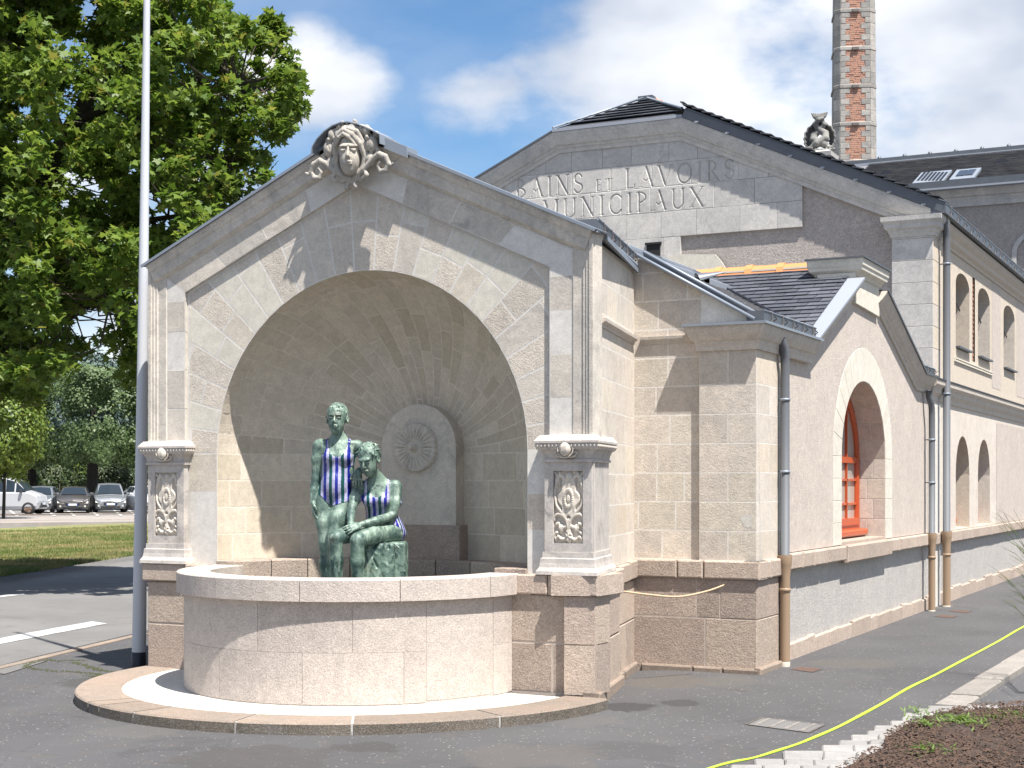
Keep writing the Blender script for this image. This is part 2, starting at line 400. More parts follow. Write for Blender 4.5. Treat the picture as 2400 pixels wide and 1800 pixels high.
M['brick'] = stone_mat('orange_brick', (.50, .235, .14), (.40, .20, .135), .35, 60, .5, .35, .4, 40, huevar=(.34, .20, .15))
M['chim_stone'] = stone_mat('chimney_stone', (.40, .375, .34), (.26, .255, .245), .18, 25, .5, .6, .3, 30)
M['white_paint'] = plain('road_paint', (.42, .415, .40), .7, 0, .2, 60, 0, .25, 30)
M['iron'] = plain('cast_iron', (.15, .13, .12), .6, .3, .3, 60, 0, .4, 30)
M['rust'] = plain('rusty_iron', (.12, .075, .058), .75, .2, .3, 60, 0, .4, 30)
M['pole'] = plain('galvanised_pole', (.50, .51, .53), .45, .1, 0, 1, 0, .04, 2)
M['black'] = plain('black_paint', (.012, .014, .02), .45)
# ================================================================ frames
X0 = -2.225
XA = -2.165                                                     # axis of arch, niche and basin
FAC = Frame((0, 0, 0), (1, 0, 0), (0, -1, 0))                  # facade: u = x, n towards the street corner
STR = Frame((0, 0, 0), (0, 1, 0), (1, 0, 0))                   # street side: u = y
SU = Vector((-.22, .975, 0)).normalized(); SN = Vector((SU.y, -SU.x, 0))
SID = Frame((0, 0, 0), SU, SN)                                  # splayed side wall of the fountain pavilion
SLEN = 2.21

def project(p):
    q = Vector(p) - CAM; rr = q.x * CT + q.y * ST; d = -q.x * ST + q.y * CT
    return 1200 + F * rr / d, HZ - F * q.z / d
def ang_at(px, Rr, z=.4, cx=XA, cy=0):
    best = None
    for i in range(1801):
        a = math.pi + math.pi * i / 1800; p = (cx + Rr * math.cos(a), cy + Rr * math.sin(a), z); x, _ = project(p)
        nrm = Vector((math.cos(a), math.sin(a), 0)); vis = nrm.dot(CAM - Vector(p)) > 0
        if vis and (best is None or abs(x - px) < best[0]): best = (abs(x - px), a)
    return best[1]

def rows(poly, fr, back, front, mat, parent, v0, hs, wid, seed=0, mat2=None, jit=.002, **k):
    """courses of ashlar laid inside a convex polygon"""
    rnd = random.Random(seed); us = [p[0] for p in poly]; vs_ = [p[1] for p in poly]; ua, ub = min(us), max(us); z = v0; i = 0; n = 0
    while z < max(vs_) - .01 and i < 80:
        h = hs[i] if isinstance(hs, (list, tuple)) and i < len(hs) else (hs[-1] if isinstance(hs, (list, tuple)) else hs)
        u = ua - (rnd.uniform(.0, .6) * wid if i % 2 else rnd.uniform(0, .2) * wid)
        while u < ub:
            ww = wid * rnd.uniform(.7, 1.35); nu = u + ww
            if ub - nu < wid * .3: nu = ub + .001
            q = clipconv([(u, z), (nu, z), (nu, z + h), (u, z + h)], poly)
            q = clean(q) if len(q) >= 3 else []
            if len(q) >= 3 and abs(area(q)) > .004:
                mm = mat2 if (mat2 and rnd.random() < .3) else mat
                stone(q, fr, back, front + rnd.uniform(-jit, jit), mm, parent, **k); n += 1
            u = nu
        z += h; i += 1
    return n

def arcblock(r0, r1, a0, a1, z0, z1, mat, parent, name='stone', cx=XA, cy=0, gap=.004, bev=.006, seg=None, top=None, world=True, label=None):
    """curved block between two radii with chamfered edges; top material optional"""
    seg = seg or max(2, int(abs(a1 - a0) * r1 / .09)); g0, g1 = gap / r0, gap / r1
    prof = [(r0, z0), (r1, z0), (r1, z1 - bev), (r1 - bev, z1), (r0 + bev, z1), (r0, z1 - bev)]; vs_, fs, mi = [], [], []; k = len(prof)
    for i in range(seg + 1):
        for r, z in prof:
            t = i / seg; a = (a0 + gap / r) * (1 - t) + (a1 - gap / r) * t; vs_.append((cx + r * math.cos(a), cy + r * math.sin(a), z))
    for i in range(seg):
        for a in range(k):
            c = (a + 1) % k; fs.append((i * k + a, i * k + c, (i + 1) * k + c, (i + 1) * k + a)); mi.append(1 if a in (2, 3, 4) else 0)
    fs.append(tuple(range(k))[::-1]); fs.append(tuple(seg * k + a for a in range(k))); mi += [0, 0]
    m = MB(); m.add(vs_, fs); o = m.build(name, mat, parent, world=world, label=label); fixn(o)
    if top:
        o.data.materials.append(top)
        for p, q in zip(o.data.polygons, mi): p.material_index = q
    return o

def patch(fn, a0, a1, b0, b1, na, nb, mat, parent, name='stone', gap=.004, depth=.03, bev=.004, lift=0):
    """block on a curved surface: fn(a,b)->(point, normal)"""
    def P(a, b): return Vector(fn(a, b)[0])
    la = (P(a1, (b0 + b1) / 2) - P(a0, (b0 + b1) / 2)).length; lb = (P((a0 + a1) / 2, b1) - P((a0 + a1) / 2, b0)).length
    if la < .02 or lb < .02: return
    ga, gb = gap / la * (a1 - a0), gap / lb * (b1 - b0); A0, A1, B0, B1 = a0 + ga, a1 - ga, b0 + gb, b1 - gb
    ba, bb = bev / la * (a1 - a0), bev / lb * (b1 - b0)
    vs_, fs = [], []; k = nb + 1
    for i in range(na + 1):
        for j in range(nb + 1):
            p, n = fn(A0 + ba + (A1 - A0 - 2 * ba) * i / na, B0 + bb + (B1 - B0 - 2 * bb) * j / nb); vs_.append(Vector(p) + Vector(n) * lift)
    for i in range(na):
        for j in range(nb): fs.append((i * k + j, (i + 1) * k + j, (i + 1) * k + j + 1, i * k + j + 1))
    ring = [(i, 0) for i in range(na + 1)] + [(na, j) for j in range(1, nb + 1)] + [(i, nb) for i in range(na - 1, -1, -1)] + [(0, j) for j in range(nb - 1, 0, -1)]
    b0i = len(vs_)
    for i, j in ring:
        p, n = fn(A0 + (A1 - A0) * i / na, B0 + (B1 - B0) * j / nb); vs_.append(Vector(p) + Vector(n) * (lift - bev)); vs_.append(Vector(p) + Vector(n) * (lift - depth))
    m_ = len(ring)
    for t in range(m_):
        t2 = (t + 1) % m_; i, j = ring[t]; i2, j2 = ring[t2]
        fs.append((i * k + j, i2 * k + j2, b0i + 2 * t2, b0i + 2 * t)); fs.append((b0i + 2 * t, b0i + 2 * t2, b0i + 2 * t2 + 1, b0i + 2 * t + 1))
    m = MB(); m.add(vs_, fs); o = m.build(name, mat, parent); fixn(o); return o

def relief(name, fr, u0, u1, v0, v1, step, hf, mat, parent, base=0, smooth=True, label=None):
    nu = max(2, int((u1 - u0) / step)); nv = max(2, int((v1 - v0) / step))
    U, V = np.meshgrid(np.linspace(u0, u1, nu + 1), np.linspace(v0, v1, nv + 1), indexing='ij'); H = hf(U, V) + base
    P = (np.array(fr.o)[None, None] + U[..., None] * np.array(fr.u) + V[..., None] * np.array(fr.v) + H[..., None] * np.array(fr.n)).reshape(-1, 3)
    ii, jj = np.meshgrid(np.arange(nu), np.arange(nv), indexing='ij'); k = nv + 1; a = (ii * k + jj).ravel()
    q = np.stack([a, a + k, a + k + 1, a + 1], 1)
    if fr.u.cross(fr.v).dot(fr.n) < 0: q = q[:, ::-1]
    me = bpy.data.meshes.new(name); me.from_pydata(P.tolist(), [], q.tolist()); me.update()
    return link(name, me, mat, parent, smooth, label=label)

# ================================================================ fountain pavilion
pav = thing('fountain_pavilion', 'pale stone gabled fountain pavilion with arched shell niche and carved mask at its peak', 'pavilion', (X0, 1.0, 0))
TW, OW = 1.79, 2.195                                            # tympanum and outer half widths
SL = (4.18 - 3.37) / TW; ZS, RA = 1.925, 1.535
tymp = [(X0 - TW, ZS), (X0 + TW, ZS), (X0 + TW, 3.37), (X0, 4.18), (X0 - TW, 3.37)]
NT = -.085
# mortar bed with the arch cut out
hole = [(XA + RA, .8)] + [(XA + RA * math.cos(a), ZS + RA * math.sin(a)) for a in np.linspace(0, math.pi, 33)] + [(XA - RA, .8)]
outer = [(X0 - 2.17, .8)] + [(XA - RA, .8)] + [(XA + RA * math.cos(a), ZS + RA * math.sin(a)) for a in np.linspace(math.pi, 0, 33)] + [(XA + RA, .8), (X0 + 2.16, .8), (X0 + 2.16, 3.60), (X0, 4.57), (X0 - 2.17, 3.60)]
polyplate(outer, [], FAC, NT - .0002).build('mortar_bed', M['mortar'], pav)
rr = random.Random(5)
NS = 25
for k in range(NS):
    a0, a1 = math.pi * k / NS, math.pi * (k + 1) / NS
    cuts = [RA]; 
    r = RA + rr.choice([.24, .3, .42, .5, .62])
    while r < 2.9: cuts.append(r); r += rr.choice([.3, .38, .5, .6])
    cuts.append(3.2)
    for r0, r1 in zip(cuts, cuts[1:]):
        pts = [(XA + r0 * math.cos(a), ZS + r0 * math.sin(a)) for a in (a0, (a0 + a1) / 2, a1)][::-1] if r0 == RA else [(XA + r0 * math.cos(a1), ZS + r0 * math.sin(a1)), (XA + r0 * math.cos(a0), ZS + r0 * math.sin(a0))]
        poly = pts + [(XA + r1 * math.cos(a0), ZS + r1 * math.sin(a0)), (XA + r1 * math.cos(a1), ZS + r1 * math.sin(a1))]
        q = clipconv(poly, tymp)
        if len(q) >= 3 and abs(area(q)) > .006:
            mt = rr.choice([M['lime_rough'], M['lime_rough'], M['lime_clean'], M['lime']])
            stone(q, FAC, NT - .02, NT + .0004, mt, pav, gap=.0075, bev=.0015, jit=0)
for sgn in (-1, 1):
    xa, xb = sorted((XA + sgn * RA, X0 + sgn * TW)); z = .95
    for h in (.33, .30, .345):
        stone([(xa, z), (xb, z), (xb, z + h), (xa, z + h)], FAC, NT - .3, NT, rr.choice([M['lime'], M['lime_rough'], M['lime']]), pav, jit=.001, gap=.003); z += h
# pilaster and rake band, split in blocks along its length
def path_frame(off): 
    return [(X0 + OW - off, 1.99), (X0 + OW - off, 3.625 - off * .0), (X0, 4.60 - 0), (X0 - OW + off, 3.625), (X0 - OW + off, 1.99)]
P0 = [(X0 + OW, 1.99), (X0 + OW, 3.625), (X0, 3.625 + OW * SL), (X0 - OW, 3.625), (X0 - OW, 1.99)]
def offp(d): return inset([P0[0], P0[1], P0[2], P0[3], P0[4]], d)
A, B = inset(P0 + [(X0, -50)], .187), inset(P0 + [(X0, -50)], .388)
def band_blocks(A, B, back, front, mat, n_side, n_rake, gap=.0025):
    segs = [(0, n_side), (1, n_rake), (2, n_rake), (3, n_side)]
    for s_, n in segs:
        for i in range(n):
            t0, t1 = i / n, (i + 1) / n
            def L(Pp, t): return (Pp[s_][0] + (Pp[s_ + 1][0] - Pp[s_][0]) * t, Pp[s_][1] + (Pp[s_ + 1][1] - Pp[s_][1]) * t)
            q = [L(A, t0), L(A, t1), L(B, t1), L(B, t0)]
            if s_ in (0, 3):                                     # level bed joints on the uprights
                zt = [1.99, 2.33, 2.68, 3.02, 3.30]; lv = lambda j, Q: (Q[0][0] if s_ == 0 else Q[4][0], zt[j]) if j < 5 else (Q[1] if s_ == 0 else Q[3])
                q = [lv(i, A), lv(i + 1, A), lv(i + 1, B), lv(i, B)]
            stone(q, FAC, back, front, mat, pav, gap=gap, bev=.003, jit=.001)
A = [(a, 1.99) if i in (0, 4) else (a, b) for i, (a, b) in enumerate(A[:5])]; B = [(a, 1.99) if i in (0, 4) else (a, b) for i, (a, b) in enumerate(B[:5])]
band_blocks(A, B, -.16, -.05, M['lime_trim'], 5, 4)
m = MB()
for i in range(4): m.add([FAC(*A[i], -.0503), FAC(*A[i + 1], -.0503), FAC(*B[i + 1], -.0503), FAC(*B[i], -.0503)], [(0, 1, 2, 3)])
m.build('band_bed', M['mortar'], pav)
prof_v = [(0, -.2), (0, -.012), (.030, -.012), (.034, -.022), (.058, -.022), (.062, -.031), (.088, -.031), (.094, -.042), (.180, -.042), (.186, -.0505), (.192, -.0505), (.192, -.2)]
fixn(sweep2(P0, prof_v, lambda x, y, h: FAC(x, y, h)).build('frame_moulding', M['lime_trim'], pav))
# raking cornice, prouder than the upright mouldings
rk = [P0[1], P0[2], P0[3]]
prof_r = [(-.005, -.25), (-.005, .020), (.022, .020), (.030, .010), (.060, .000), (.068, -.010), (.150, -.013), (.162, -.028), (.172, -.040), (.172, -.25)]
fixn(sweep2(rk, prof_r, lambda x, y, h: FAC(x, y, h)).build('raking_cornice', M['lime_trim'], pav))
zc = [(-.028, -.30), (-.028, .040), (-.004, .040), (-.004, .028), (-.016, .028), (-.016, -.30)]
fixn(sweep2([(P0[1][0] + .035, P0[1][1] - .015), P0[2], (P0[3][0] - .035, P0[3][1] - .015)], zc, lambda x, y, h: FAC(x, y, h)).build('zinc_capping', M['zinc'], pav))
# pavilion roof: two zinc slopes running back
for sgn in (-1, 1):
    m = MB(); xe, ze, zr = X0 + sgn * (OW + .02), 3.63, 4.60
    m.add([(xe, .25, ze), (X0, .25, zr), (X0, 2.15, zr), (xe - (.48 if sgn > 0 else -.1), 2.15, ze), (xe, .25, ze - .04), (X0, .25, zr - .04), (X0, 2.15, zr - .04), (xe - (.48 if sgn > 0 else -.1), 2.15, ze - .04)],
          [(0, 3, 2, 1), (4, 5, 6, 7), (0, 1, 5, 4), (2, 3, 7, 6), (3, 0, 4, 7), (1, 2, 6, 5)])
    fixn(m.build('roof_slope', M['zinc'], pav))
# curved zinc hood over the mask with a box behind
hood = [(X0 + x, z) for x, z in ((-.325, 4.45), (-.315, 4.50), (-.27, 4.56), (-.20, 4.615), (-.12, 4.655), (-.04, 4.672), (.03, 4.670), (.11, 4.648), (.19, 4.615), (.27, 4.575), (.34, 4.535), (.345, 4.46))]
fixn(sweep2(hood[::-1], [(0, -.10), (0, .135), (-.009, .135), (-.009, -.10)], lambda x, y, h: FAC(x, y, h)).build('zinc_hood', M['zinc'], pav))
m = MB(); k = len(hood); m.add([FAC(a, b - .004, .02) for a, b in hood] + [FAC(a, b - .004, -.2) for a, b in hood], [tuple(range(k)), tuple(range(2 * k - 1, k - 1, -1))]); fixn(m.build('mask_block', M['carved'], pav))
m = MB(); m.box(X0 + .34, X0 + .56, -.06, .12, 4.44, 4.53); o = m.build('zinc_box', M['zinc'], pav)
for v in o.data.vertices: v.co.z -= (v.co.x - X0 - .34) * SL

# niche shell -------------------------------------------------------------
NB_, YN = 1.10, .085
def shell(psi, phi):
    r = RA * math.cos(psi); p = (XA + r * math.cos(phi), YN + NB_ * math.sin(psi), ZS + r * math.sin(phi))
    n = Vector((-math.cos(psi) * math.cos(phi) / RA, -math.sin(psi) / NB_, -math.cos(psi) * math.sin(phi) / RA)).normalized(); return p, n
def wallf(th, z):
    p = (XA - RA * math.cos(th), YN + NB_ * math.sin(th), z); n = Vector((math.cos(th) / RA, -math.sin(th) / NB_, 0)).normalized(); return p, n
rr = random.Random(11); NM = 27
for k in range(NM):
    f0, f1 = math.pi * k / NM, math.pi * (k + 1) / NM
    c = 0.0; first = True
    while c < 1.36:
        st = rr.uniform(.20, .42); c2 = min(c + st, 1.38)
        if 1.38 - c2 < .12: c2 = 1.38
        patch(shell, c, c2, f0, f1, 3, 2, M['lime_niche'], pav, gap=.0055, depth=.02, bev=.0015, lift=rr.uniform(-.0002, .0002)); c = c2
z = .97
for h in (.235, .24, .24, .24):
    t = 0 - rr.uniform(0, .2)
    while t < math.pi:
        t2 = t + rr.uniform(.26, .42)
        if math.pi - t2 < .12: t2 = math.pi
        patch(wallf, max(0, t), t2, z, z + h, 4, 1, M['lime_niche'], pav, gap=.0055, depth=.02, bev=.0015, lift=rr.uniform(-.0002, .0002)); t = t2
    z += h
m = MB()                                                        # bedding behind the shell stones
vs_, fs = [], []; na, nb = 24, 48
for i in range(na + 1):
    for j in range(nb + 1):
        p, n = shell(math.pi / 2 * i / na, math.pi * j / nb); vs_.append(Vector(p) - n * .0009)
for i in range(na):
    for j in range(nb): a = i * (nb + 1) + j; fs.append((a, a + 1, a + nb + 2, a + nb + 1))
m.add(vs_, fs); vs_, fs = [], []
for j in range(nb + 1):
    for z in (.6, ZS): p, n = wallf(math.pi * j / nb, z); vs_.append(Vector(p) - n * .0009)
for j in range(nb): a = 2 * j; fs.append((a, a + 1, a + 3, a + 2))
m.add(vs_, fs); m.build('shell_bedding', M['mortar_dark'], pav, smooth=True)

# arched slab with a rosette at the back of the niche
sl = archloop(XA, .385, 1.285, 1.985, 20)
m = MB(); k = len(sl); fl = polyplate(sl, [], FAC, -1.0); m.add(fl.v, fl.f); e = extrude_loop(sl, FAC, -1.0, -1.2); m.add(e.v, e.f)
slab = fixn(m.build('niche_slab', M['carved'], pav)); 
m = MB(); m.box(XA - .39, XA + .39, .998, 1.2, 1.985, 1.988); 
m = MB(); m.bbox(XA - .44, XA + .43, .985, 1.25, .96, 1.285, .006); m.build('slab_plinth', M['granite'], pav)
def rosette():
    m = MB(); nr, na = 26, 192; Rr = .222; cx, cz = XA - .02, 1.98; vs_, fs = [], []
    for i in range(nr + 1):
        r = Rr * 1.0 * i / nr
        for j in range(na):
            a = 2 * math.pi * j / na; t = r / Rr
            if t < .16: h = .052 * math.sqrt(max(0, 1 - (t / .16) ** 2)) + .02
            elif t < .36: h = .02
            elif t < .42: h = .028
            elif t < .92:
                s_ = abs(math.sin(a * 13)); h = .018 + .016 * s_ ** .6 * (math.sin(math.pi * min(1, (t - .42) / .5 * .9 + .1)) ** .4)
            elif t < .985: h = .026 + .004 * math.sin(a * 26)
            else: h = 0.0
            rx = r * (1 + (.012 * math.sin(a * 26) if t > .9 else 0)); vs_.append((cx + rx * math.cos(a), .999 - h * 1.7, cz + rx * math.sin(a)))
    for i in range(nr):
        for j in range(na): j2 = (j + 1) % na; fs.append((i * na + j, i * na + j2, (i + 1) * na + j2, (i + 1) * na + j))
    m.add(vs_, fs); return fixn(m.build('rosette', M['carved'], slab, smooth=True))
rosette()
# granite coping inside the niche
NK = 9
for k in range(NK):
    t0, t1 = .02 + (math.pi - .04) * k / NK, .02 + (math.pi - .04) * (k + 1) / NK
    vs_, fs = [], []; seg = 4
    for i in range(seg + 1):
        t = t0 + .004 + (t1 - t0 - .008) * i / seg
        for (ra, rb, z) in ((1.25, .86, .62), (1.25, .86, .962), (1.262, .872, .975), (RA + .02, NB_ + .02, .975)):
            vs_.append((XA - ra * math.cos(t), YN + rb * math.sin(t), z))
    for i in range(seg):
        for a in range(3): fs.append((i * 4 + a, (i + 1) * 4 + a, (i + 1) * 4 + a + 1, i * 4 + a + 1))
    m = MB(); m.add(vs_, fs); fixn(m.build('coping_stone', M['granite'], pav))

# granite plinth and its cap ----------------------------------------------
m = MB(); m.box(-4.40, -.006, .004, .05, -.12, .77); m.box(-4.40, -3.6, .012, 1.9, -.12, .77); m.box(-.66, -.3, .012, .5, -.12, .77); m.build('plinth_core', M['mortar_granite'], pav)
def quad(a, b, c, d): return [(a, c), (b, c), (b, d), (a, d)]
for a, b, c, d in ((-.74, -.37, 0, .395), (-.37, 0.0, 0, .395), (-.74, 0, .395, .775)): stone(quad(a, b, c, d), FAC, -.3, 0, M['granite'], pav, bev=.009, jit=.002)
for a, b, c, d in ((-4.42, -3.55, -.03, .395), (-4.42, -3.55, .395, .775)): stone(quad(a, b, c, d), FAC, -.5, 0, M['granite'], pav, bev=.009)
for a, b in ((-.74, -.40), (-.40, .035)): stone(quad(a, b, .775, .94), FAC, -.5, .035, M['granite_cap'], pav, bev=.012)
for a, b in ((-4.46, -3.98), (-3.98, -3.55)): stone(quad(a, b, .775, .94), FAC, -.6, .035, M['granite_cap'], pav, bev=.012)
m = MB(); m.add([(0, .012, -.12), (SU.x * SLEN, SU.y * SLEN, -.12), (SU.x * SLEN, SU.y * SLEN, .77), (0, .012, .77)], [(0, 1, 2, 3)]); o = m.build('side_bed', M['mortar'], pav); o.location = o.location - SN * .062
for (a, b, c, d, f) in ((.0, .62, 0, .395, -.002), (.62, 1.15, 0, .395, -.002), (.0, .35, .395, .775, -.002), (.35, 1.15, .395, .775, -.002), (1.15, 1.72, -.02, .42, -.045), (1.72, SLEN + .16, -.02, .42, -.045), (1.15, SLEN + .16, .42, .775, -.045)):
    stone(quad(a, b, c, d), SID, -.25, f, M['granite'], pav, bev=.008, jit=.001)
stone(quad(-.03, 1.17, .775, .94), SID, -.35, .033, M['granite_cap'], pav, bev=.01)
stone(quad(1.17, 1.75, .785, .95), SID, -.35, -.008, M['granite_cap'], pav, bev=.01)
stone(quad(1.75, SLEN + .12, .79, .96), SID, -.35, -.008, M['granite_cap'], pav, bev=.01)
for a, b in ((0, 1.18), (1.2, SLEN)): stone(quad(a, b, -.1, .025), SID, -.1, .035 if a == 0 else -.01, M['kerb_top'], pav, bev=.012)

# upper side wall ----------------------------------------------------------
poly = [(.04, .95), (SLEN + .09, .95), (SLEN + .09, 3.63), (.04, 3.60)]
pb_ = [(.30, .95), (SLEN + .08, .95), (SLEN + .08, 3.63), (.30, 3.60)]
m = MB(); m.add([SID(a, b, -.0574) for a, b in pb_] + [SID(a, b, -.25) for a, b in pb_], [(0, 1, 2, 3), (1, 0, 4, 5), (2, 1, 5, 6), (3, 2, 6, 7), (0, 3, 7, 4)]); m.build('side_bed', M['mortar'], pav)
hs = [.262] * 12
rows(poly, SID, -.075, -.057, M['lime_side'], pav, .95, .262, .62, seed=4, mat2=M['lime'], gap=.005, bev=.0015, jit=.0002)
m = MB(); m.add([FAC(X0 + OW - .002, .95, -.03), FAC(X0 + OW - .002, 3.6, -.03), FAC(X0 + OW - .05, 3.6, -.14), FAC(X0 + OW - .05, .95, -.14)], [(0, 1, 2, 3)]); m.build('corner_return', M['lime_side'], pav)
fixn(sweep2([(a, 0) for a in (.75, SLEN)], [(0, 0), (0, 0)], lambda x, y, h: SID(x, y, h)).build('x_', M['lime'], pav)) if False else None
# small string moulding near the inner corner
pf = [(-.06, 2.93), (-.045, 2.93), (-.04, 2.955), (-.012, 2.975), (-.010, 3.0), (-.06, 3.0)]
m = MB(); a0, a1 = .50, SLEN - .02; m.add([SID(a0, z, o) for o, z in pf] + [SID(a1, z, o) for o, z in pf], [(i, (i + 1) % 6, 6 + (i + 1) % 6, 6 + i) for i in range(6)] + [tuple(range(6)), tuple(range(11, 5, -1))])
fixn(m.build('string_moulding', M['lime_bay'], pav))
# left flank wall of the pavilion and its back
m = MB(); m.box(-4.36, -4.32, .3, 2.2, .9, 3.6); m.build('left_wall', M['lime_side'], pav)

# box gutter with stays along the side eave
gp = [SID(.27, 0, 0), SID(SLEN, 0, 0)]
def gutter(parent, p0, p1, z0, h, wd, nrm, nstay, mat=None, lip=M['zinc'], name='gutter'):
    p0, p1 = Vector(p0), Vector(p1); t = (p1 - p0).normalized(); n = Vector(nrm); m = MB(); pr = [(0, 0), (wd, 0), (wd, h), (wd - .008, h), (wd - .008, .01), (.008, .01), (.008, h), (0, h)]
    base = [p - n * wd for p in (p0, p1)]
    m.add([base[0] + n * a + Vector((0, 0, z0 + b)) for a, b in pr] + [base[1] + n * a + Vector((0, 0, z0 + b + (p1.z - p0.z) * 0)) for a, b in pr], [(i, (i + 1) % 8, 8 + (i + 1) % 8, 8 + i) for i in range(8)])
    m.add([base[0] + n * a + Vector((0, 0, z0 + b)) for a, b in ((0, 0), (wd, 0), (wd, h), (0, h))], [(0, 1, 2, 3)]); m.add([base[1] + n * a + Vector((0, 0, z0 + b)) for a, b in ((0, 0), (wd, 0), (wd, h), (0, h))], [(0, 1, 2, 3)])
    g = fixn(m.build(name, mat or M['zinc_dark'], parent))
    m = MB(); m.tube([p0 + Vector((0, 0, z0 + h)), p1 + Vector((0, 0, z0 + h))], .009, 8); m.build('gutter_lip', lip, g, smooth=True)
    L = (p1 - p0).length
    for i in range(nstay):
        q = p0 + t * (L * (i + .6) / nstay); m = MB(); m.tube([q - n * wd * .8 + Vector((0, 0, z0 + h + .02)), q + n * .012 + Vector((0, 0, z0 + h + .006)), q + n * .014 + Vector((0, 0, z0 + h * .5)), q + n * .008 + Vector((0, 0, z0))], .0055, 5)
        m.tube([q + t * .08 + n * .006 + Vector((0, 0, z0 + .03)), q + t * .09 + n * .03 + Vector((0, 0, z0 + .05)), q + t * .05 + n * .012 + Vector((0, 0, z0 + .075))], .006, 5)
        m.build('gutter_stay', M['iron'], g, smooth=True)
    return g
gutter(pav, SID(.30, 0, -.035), SID(SLEN - .02, 0, -.035), 3.655, .115, .26, SN, 5)
m = MB(); m.tube([SID(0.0, 3.625, .01), SID(.3, 3.635, .004), SID(SLEN, 3.66, -.02)], .014, 8); m.build('eave_roll', M['zinc'], pav, smooth=True)
m = MB(); m.box(-4.50, -4.28, .35, 2.1, 3.60, 3.70); m.build('gutter', M['zinc_dark'], pav)

# ---------------------------------------------------------------- pedestals with carved panels
def gauss(d, s_): return np.exp(-(d / s_) ** 2)
def segd(U, V, a, b):
    ax, ay = a; bx, by = b; dx, dy = bx - ax, by - ay; L2 = dx * dx + dy * dy + 1e-12
    t = np.clip(((U - ax) * dx + (V - ay) * dy) / L2, 0, 1); return np.hypot(U - ax - t * dx, V - ay - t * dy), t
def polyd(U, V, pts):
    D = None
    for a, b in zip(pts, pts[1:]):
        d, _ = segd(U, V, a, b); D = d if D is None else np.minimum(D, d)
    return D
def spline(pts, n=8):
    out = []
    for i in range(len(pts) - 1):
        p0 = pts[max(0, i - 1)]; p1 = pts[i]; p2 = pts[i + 1]; p3 = pts[min(len(pts) - 1, i + 2)]
        for k in range(n):
            t = k / n
            out.append(tuple(.5 * (2 * p1[c] + (p2[c] - p0[c]) * t + (2 * p0[c] - 5 * p1[c] + 4 * p2[c] - p3[c]) * t * t + (3 * p1[c] - p0[c] - 3 * p2[c] + p3[c]) * t ** 3) for c in range(len(p1))))
    out.append(tuple(pts[-1])); return out
def panel_relief(cu, v0, v1, hw):
    """six-pointed flower on a stem with rising fronds and a small bloom below, in panel units"""
    W = hw; Hh = v1 - v0
    def hf(U, V):
        x = (U - cu) / W; y = (V - v0) / Hh * 2.3; H = np.zeros_like(x)
        def mx(h):
            nonlocal H; H = np.maximum(H, h)
        # star flower
        cx, cy = 0, 1.42; r = np.hypot(x - cx, y - cy); a = np.arctan2(y - cy, x - cx); k = math.pi / 3
        am = np.mod(a + k / 2, k) - k / 2; lim = .80 * (.72 + .28 * np.cos(3 * (a)) ** 2)
        body = np.clip((lim - r) / .06, 0, 1); mx(body * (.55 + .3 * np.abs(am) / (k / 2) * np.clip(r, 0, 1)))
        mx(np.clip((.36 - np.abs(r - .27) * 3.6) / .15, 0, 1) * .95 * (.8 + .2 * np.sin(a * 13) ** 2) * (r < .42)); mx(.85 * np.clip((.17 - r) / .06, 0, 1))
        # fronds, both sides
        for s_ in (-1, 1):
            for pts, w0, hh in (([(.05, .35), (.12, .72), (.5, .98), (.86, 1.25), (.92, 1.75), (.6, 2.22)], .085, .7),
                                ([(.04, .5), (.25, .80), (.62, .92), (.9, .88), (.96, .74)], .065, .75),
                                ([(.30, 2.05), (.55, 2.15), (.82, 2.0), (.9, 1.75)], .07, .6), ([(.95, 2.25), (.70, 2.05), (.62, 1.85)], .06, .6),
                                ([(.12, .18), (.45, .12), (.72, .22), (.9, .12), (.92, .30), (.75, .34)], .06, .7),
                                ([(.10, .55), (.35, .50), (.62, .48), (.66, .62), (.86, .60)], .07, .65)):
                D = polyd(x * s_, y, spline(pts, 5)); mx(hh * np.clip(1.25 - (D / w0) ** 2, 0, 1))
            for (px, py, rx, ry) in ((.5, .46, .20, .16), (.35, 1.95, .13, .2), (.83, 1.95, .14, .22)):
                e = ((x * s_ - px) / rx) ** 2 + ((y - py) / ry) ** 2; mx(.7 * np.sqrt(np.clip(1 - e, 0, 1)))
        D = polyd(x, y, [(0, .4), (0, .75)]); mx(.7 * np.clip(1.2 - (D / .07) ** 2, 0, 1))
        e = (x / .25) ** 2 + ((y - 2.10) / .17) ** 2; mx(.85 * np.sqrt(np.clip(1 - e, 0, 1)))
        r = np.hypot(x, y - .24); a = np.arctan2(y - .24, x); mx(np.clip((.27 * (.72 + .28 * np.abs(np.cos(a * 2.5))) - r) / .05, 0, 1) * (.6 + .3 * np.abs(np.sin(a * 2.5)))); mx(.9 * np.clip((.08 - r) / .03, 0, 1))
        return .032 * H
    return hf
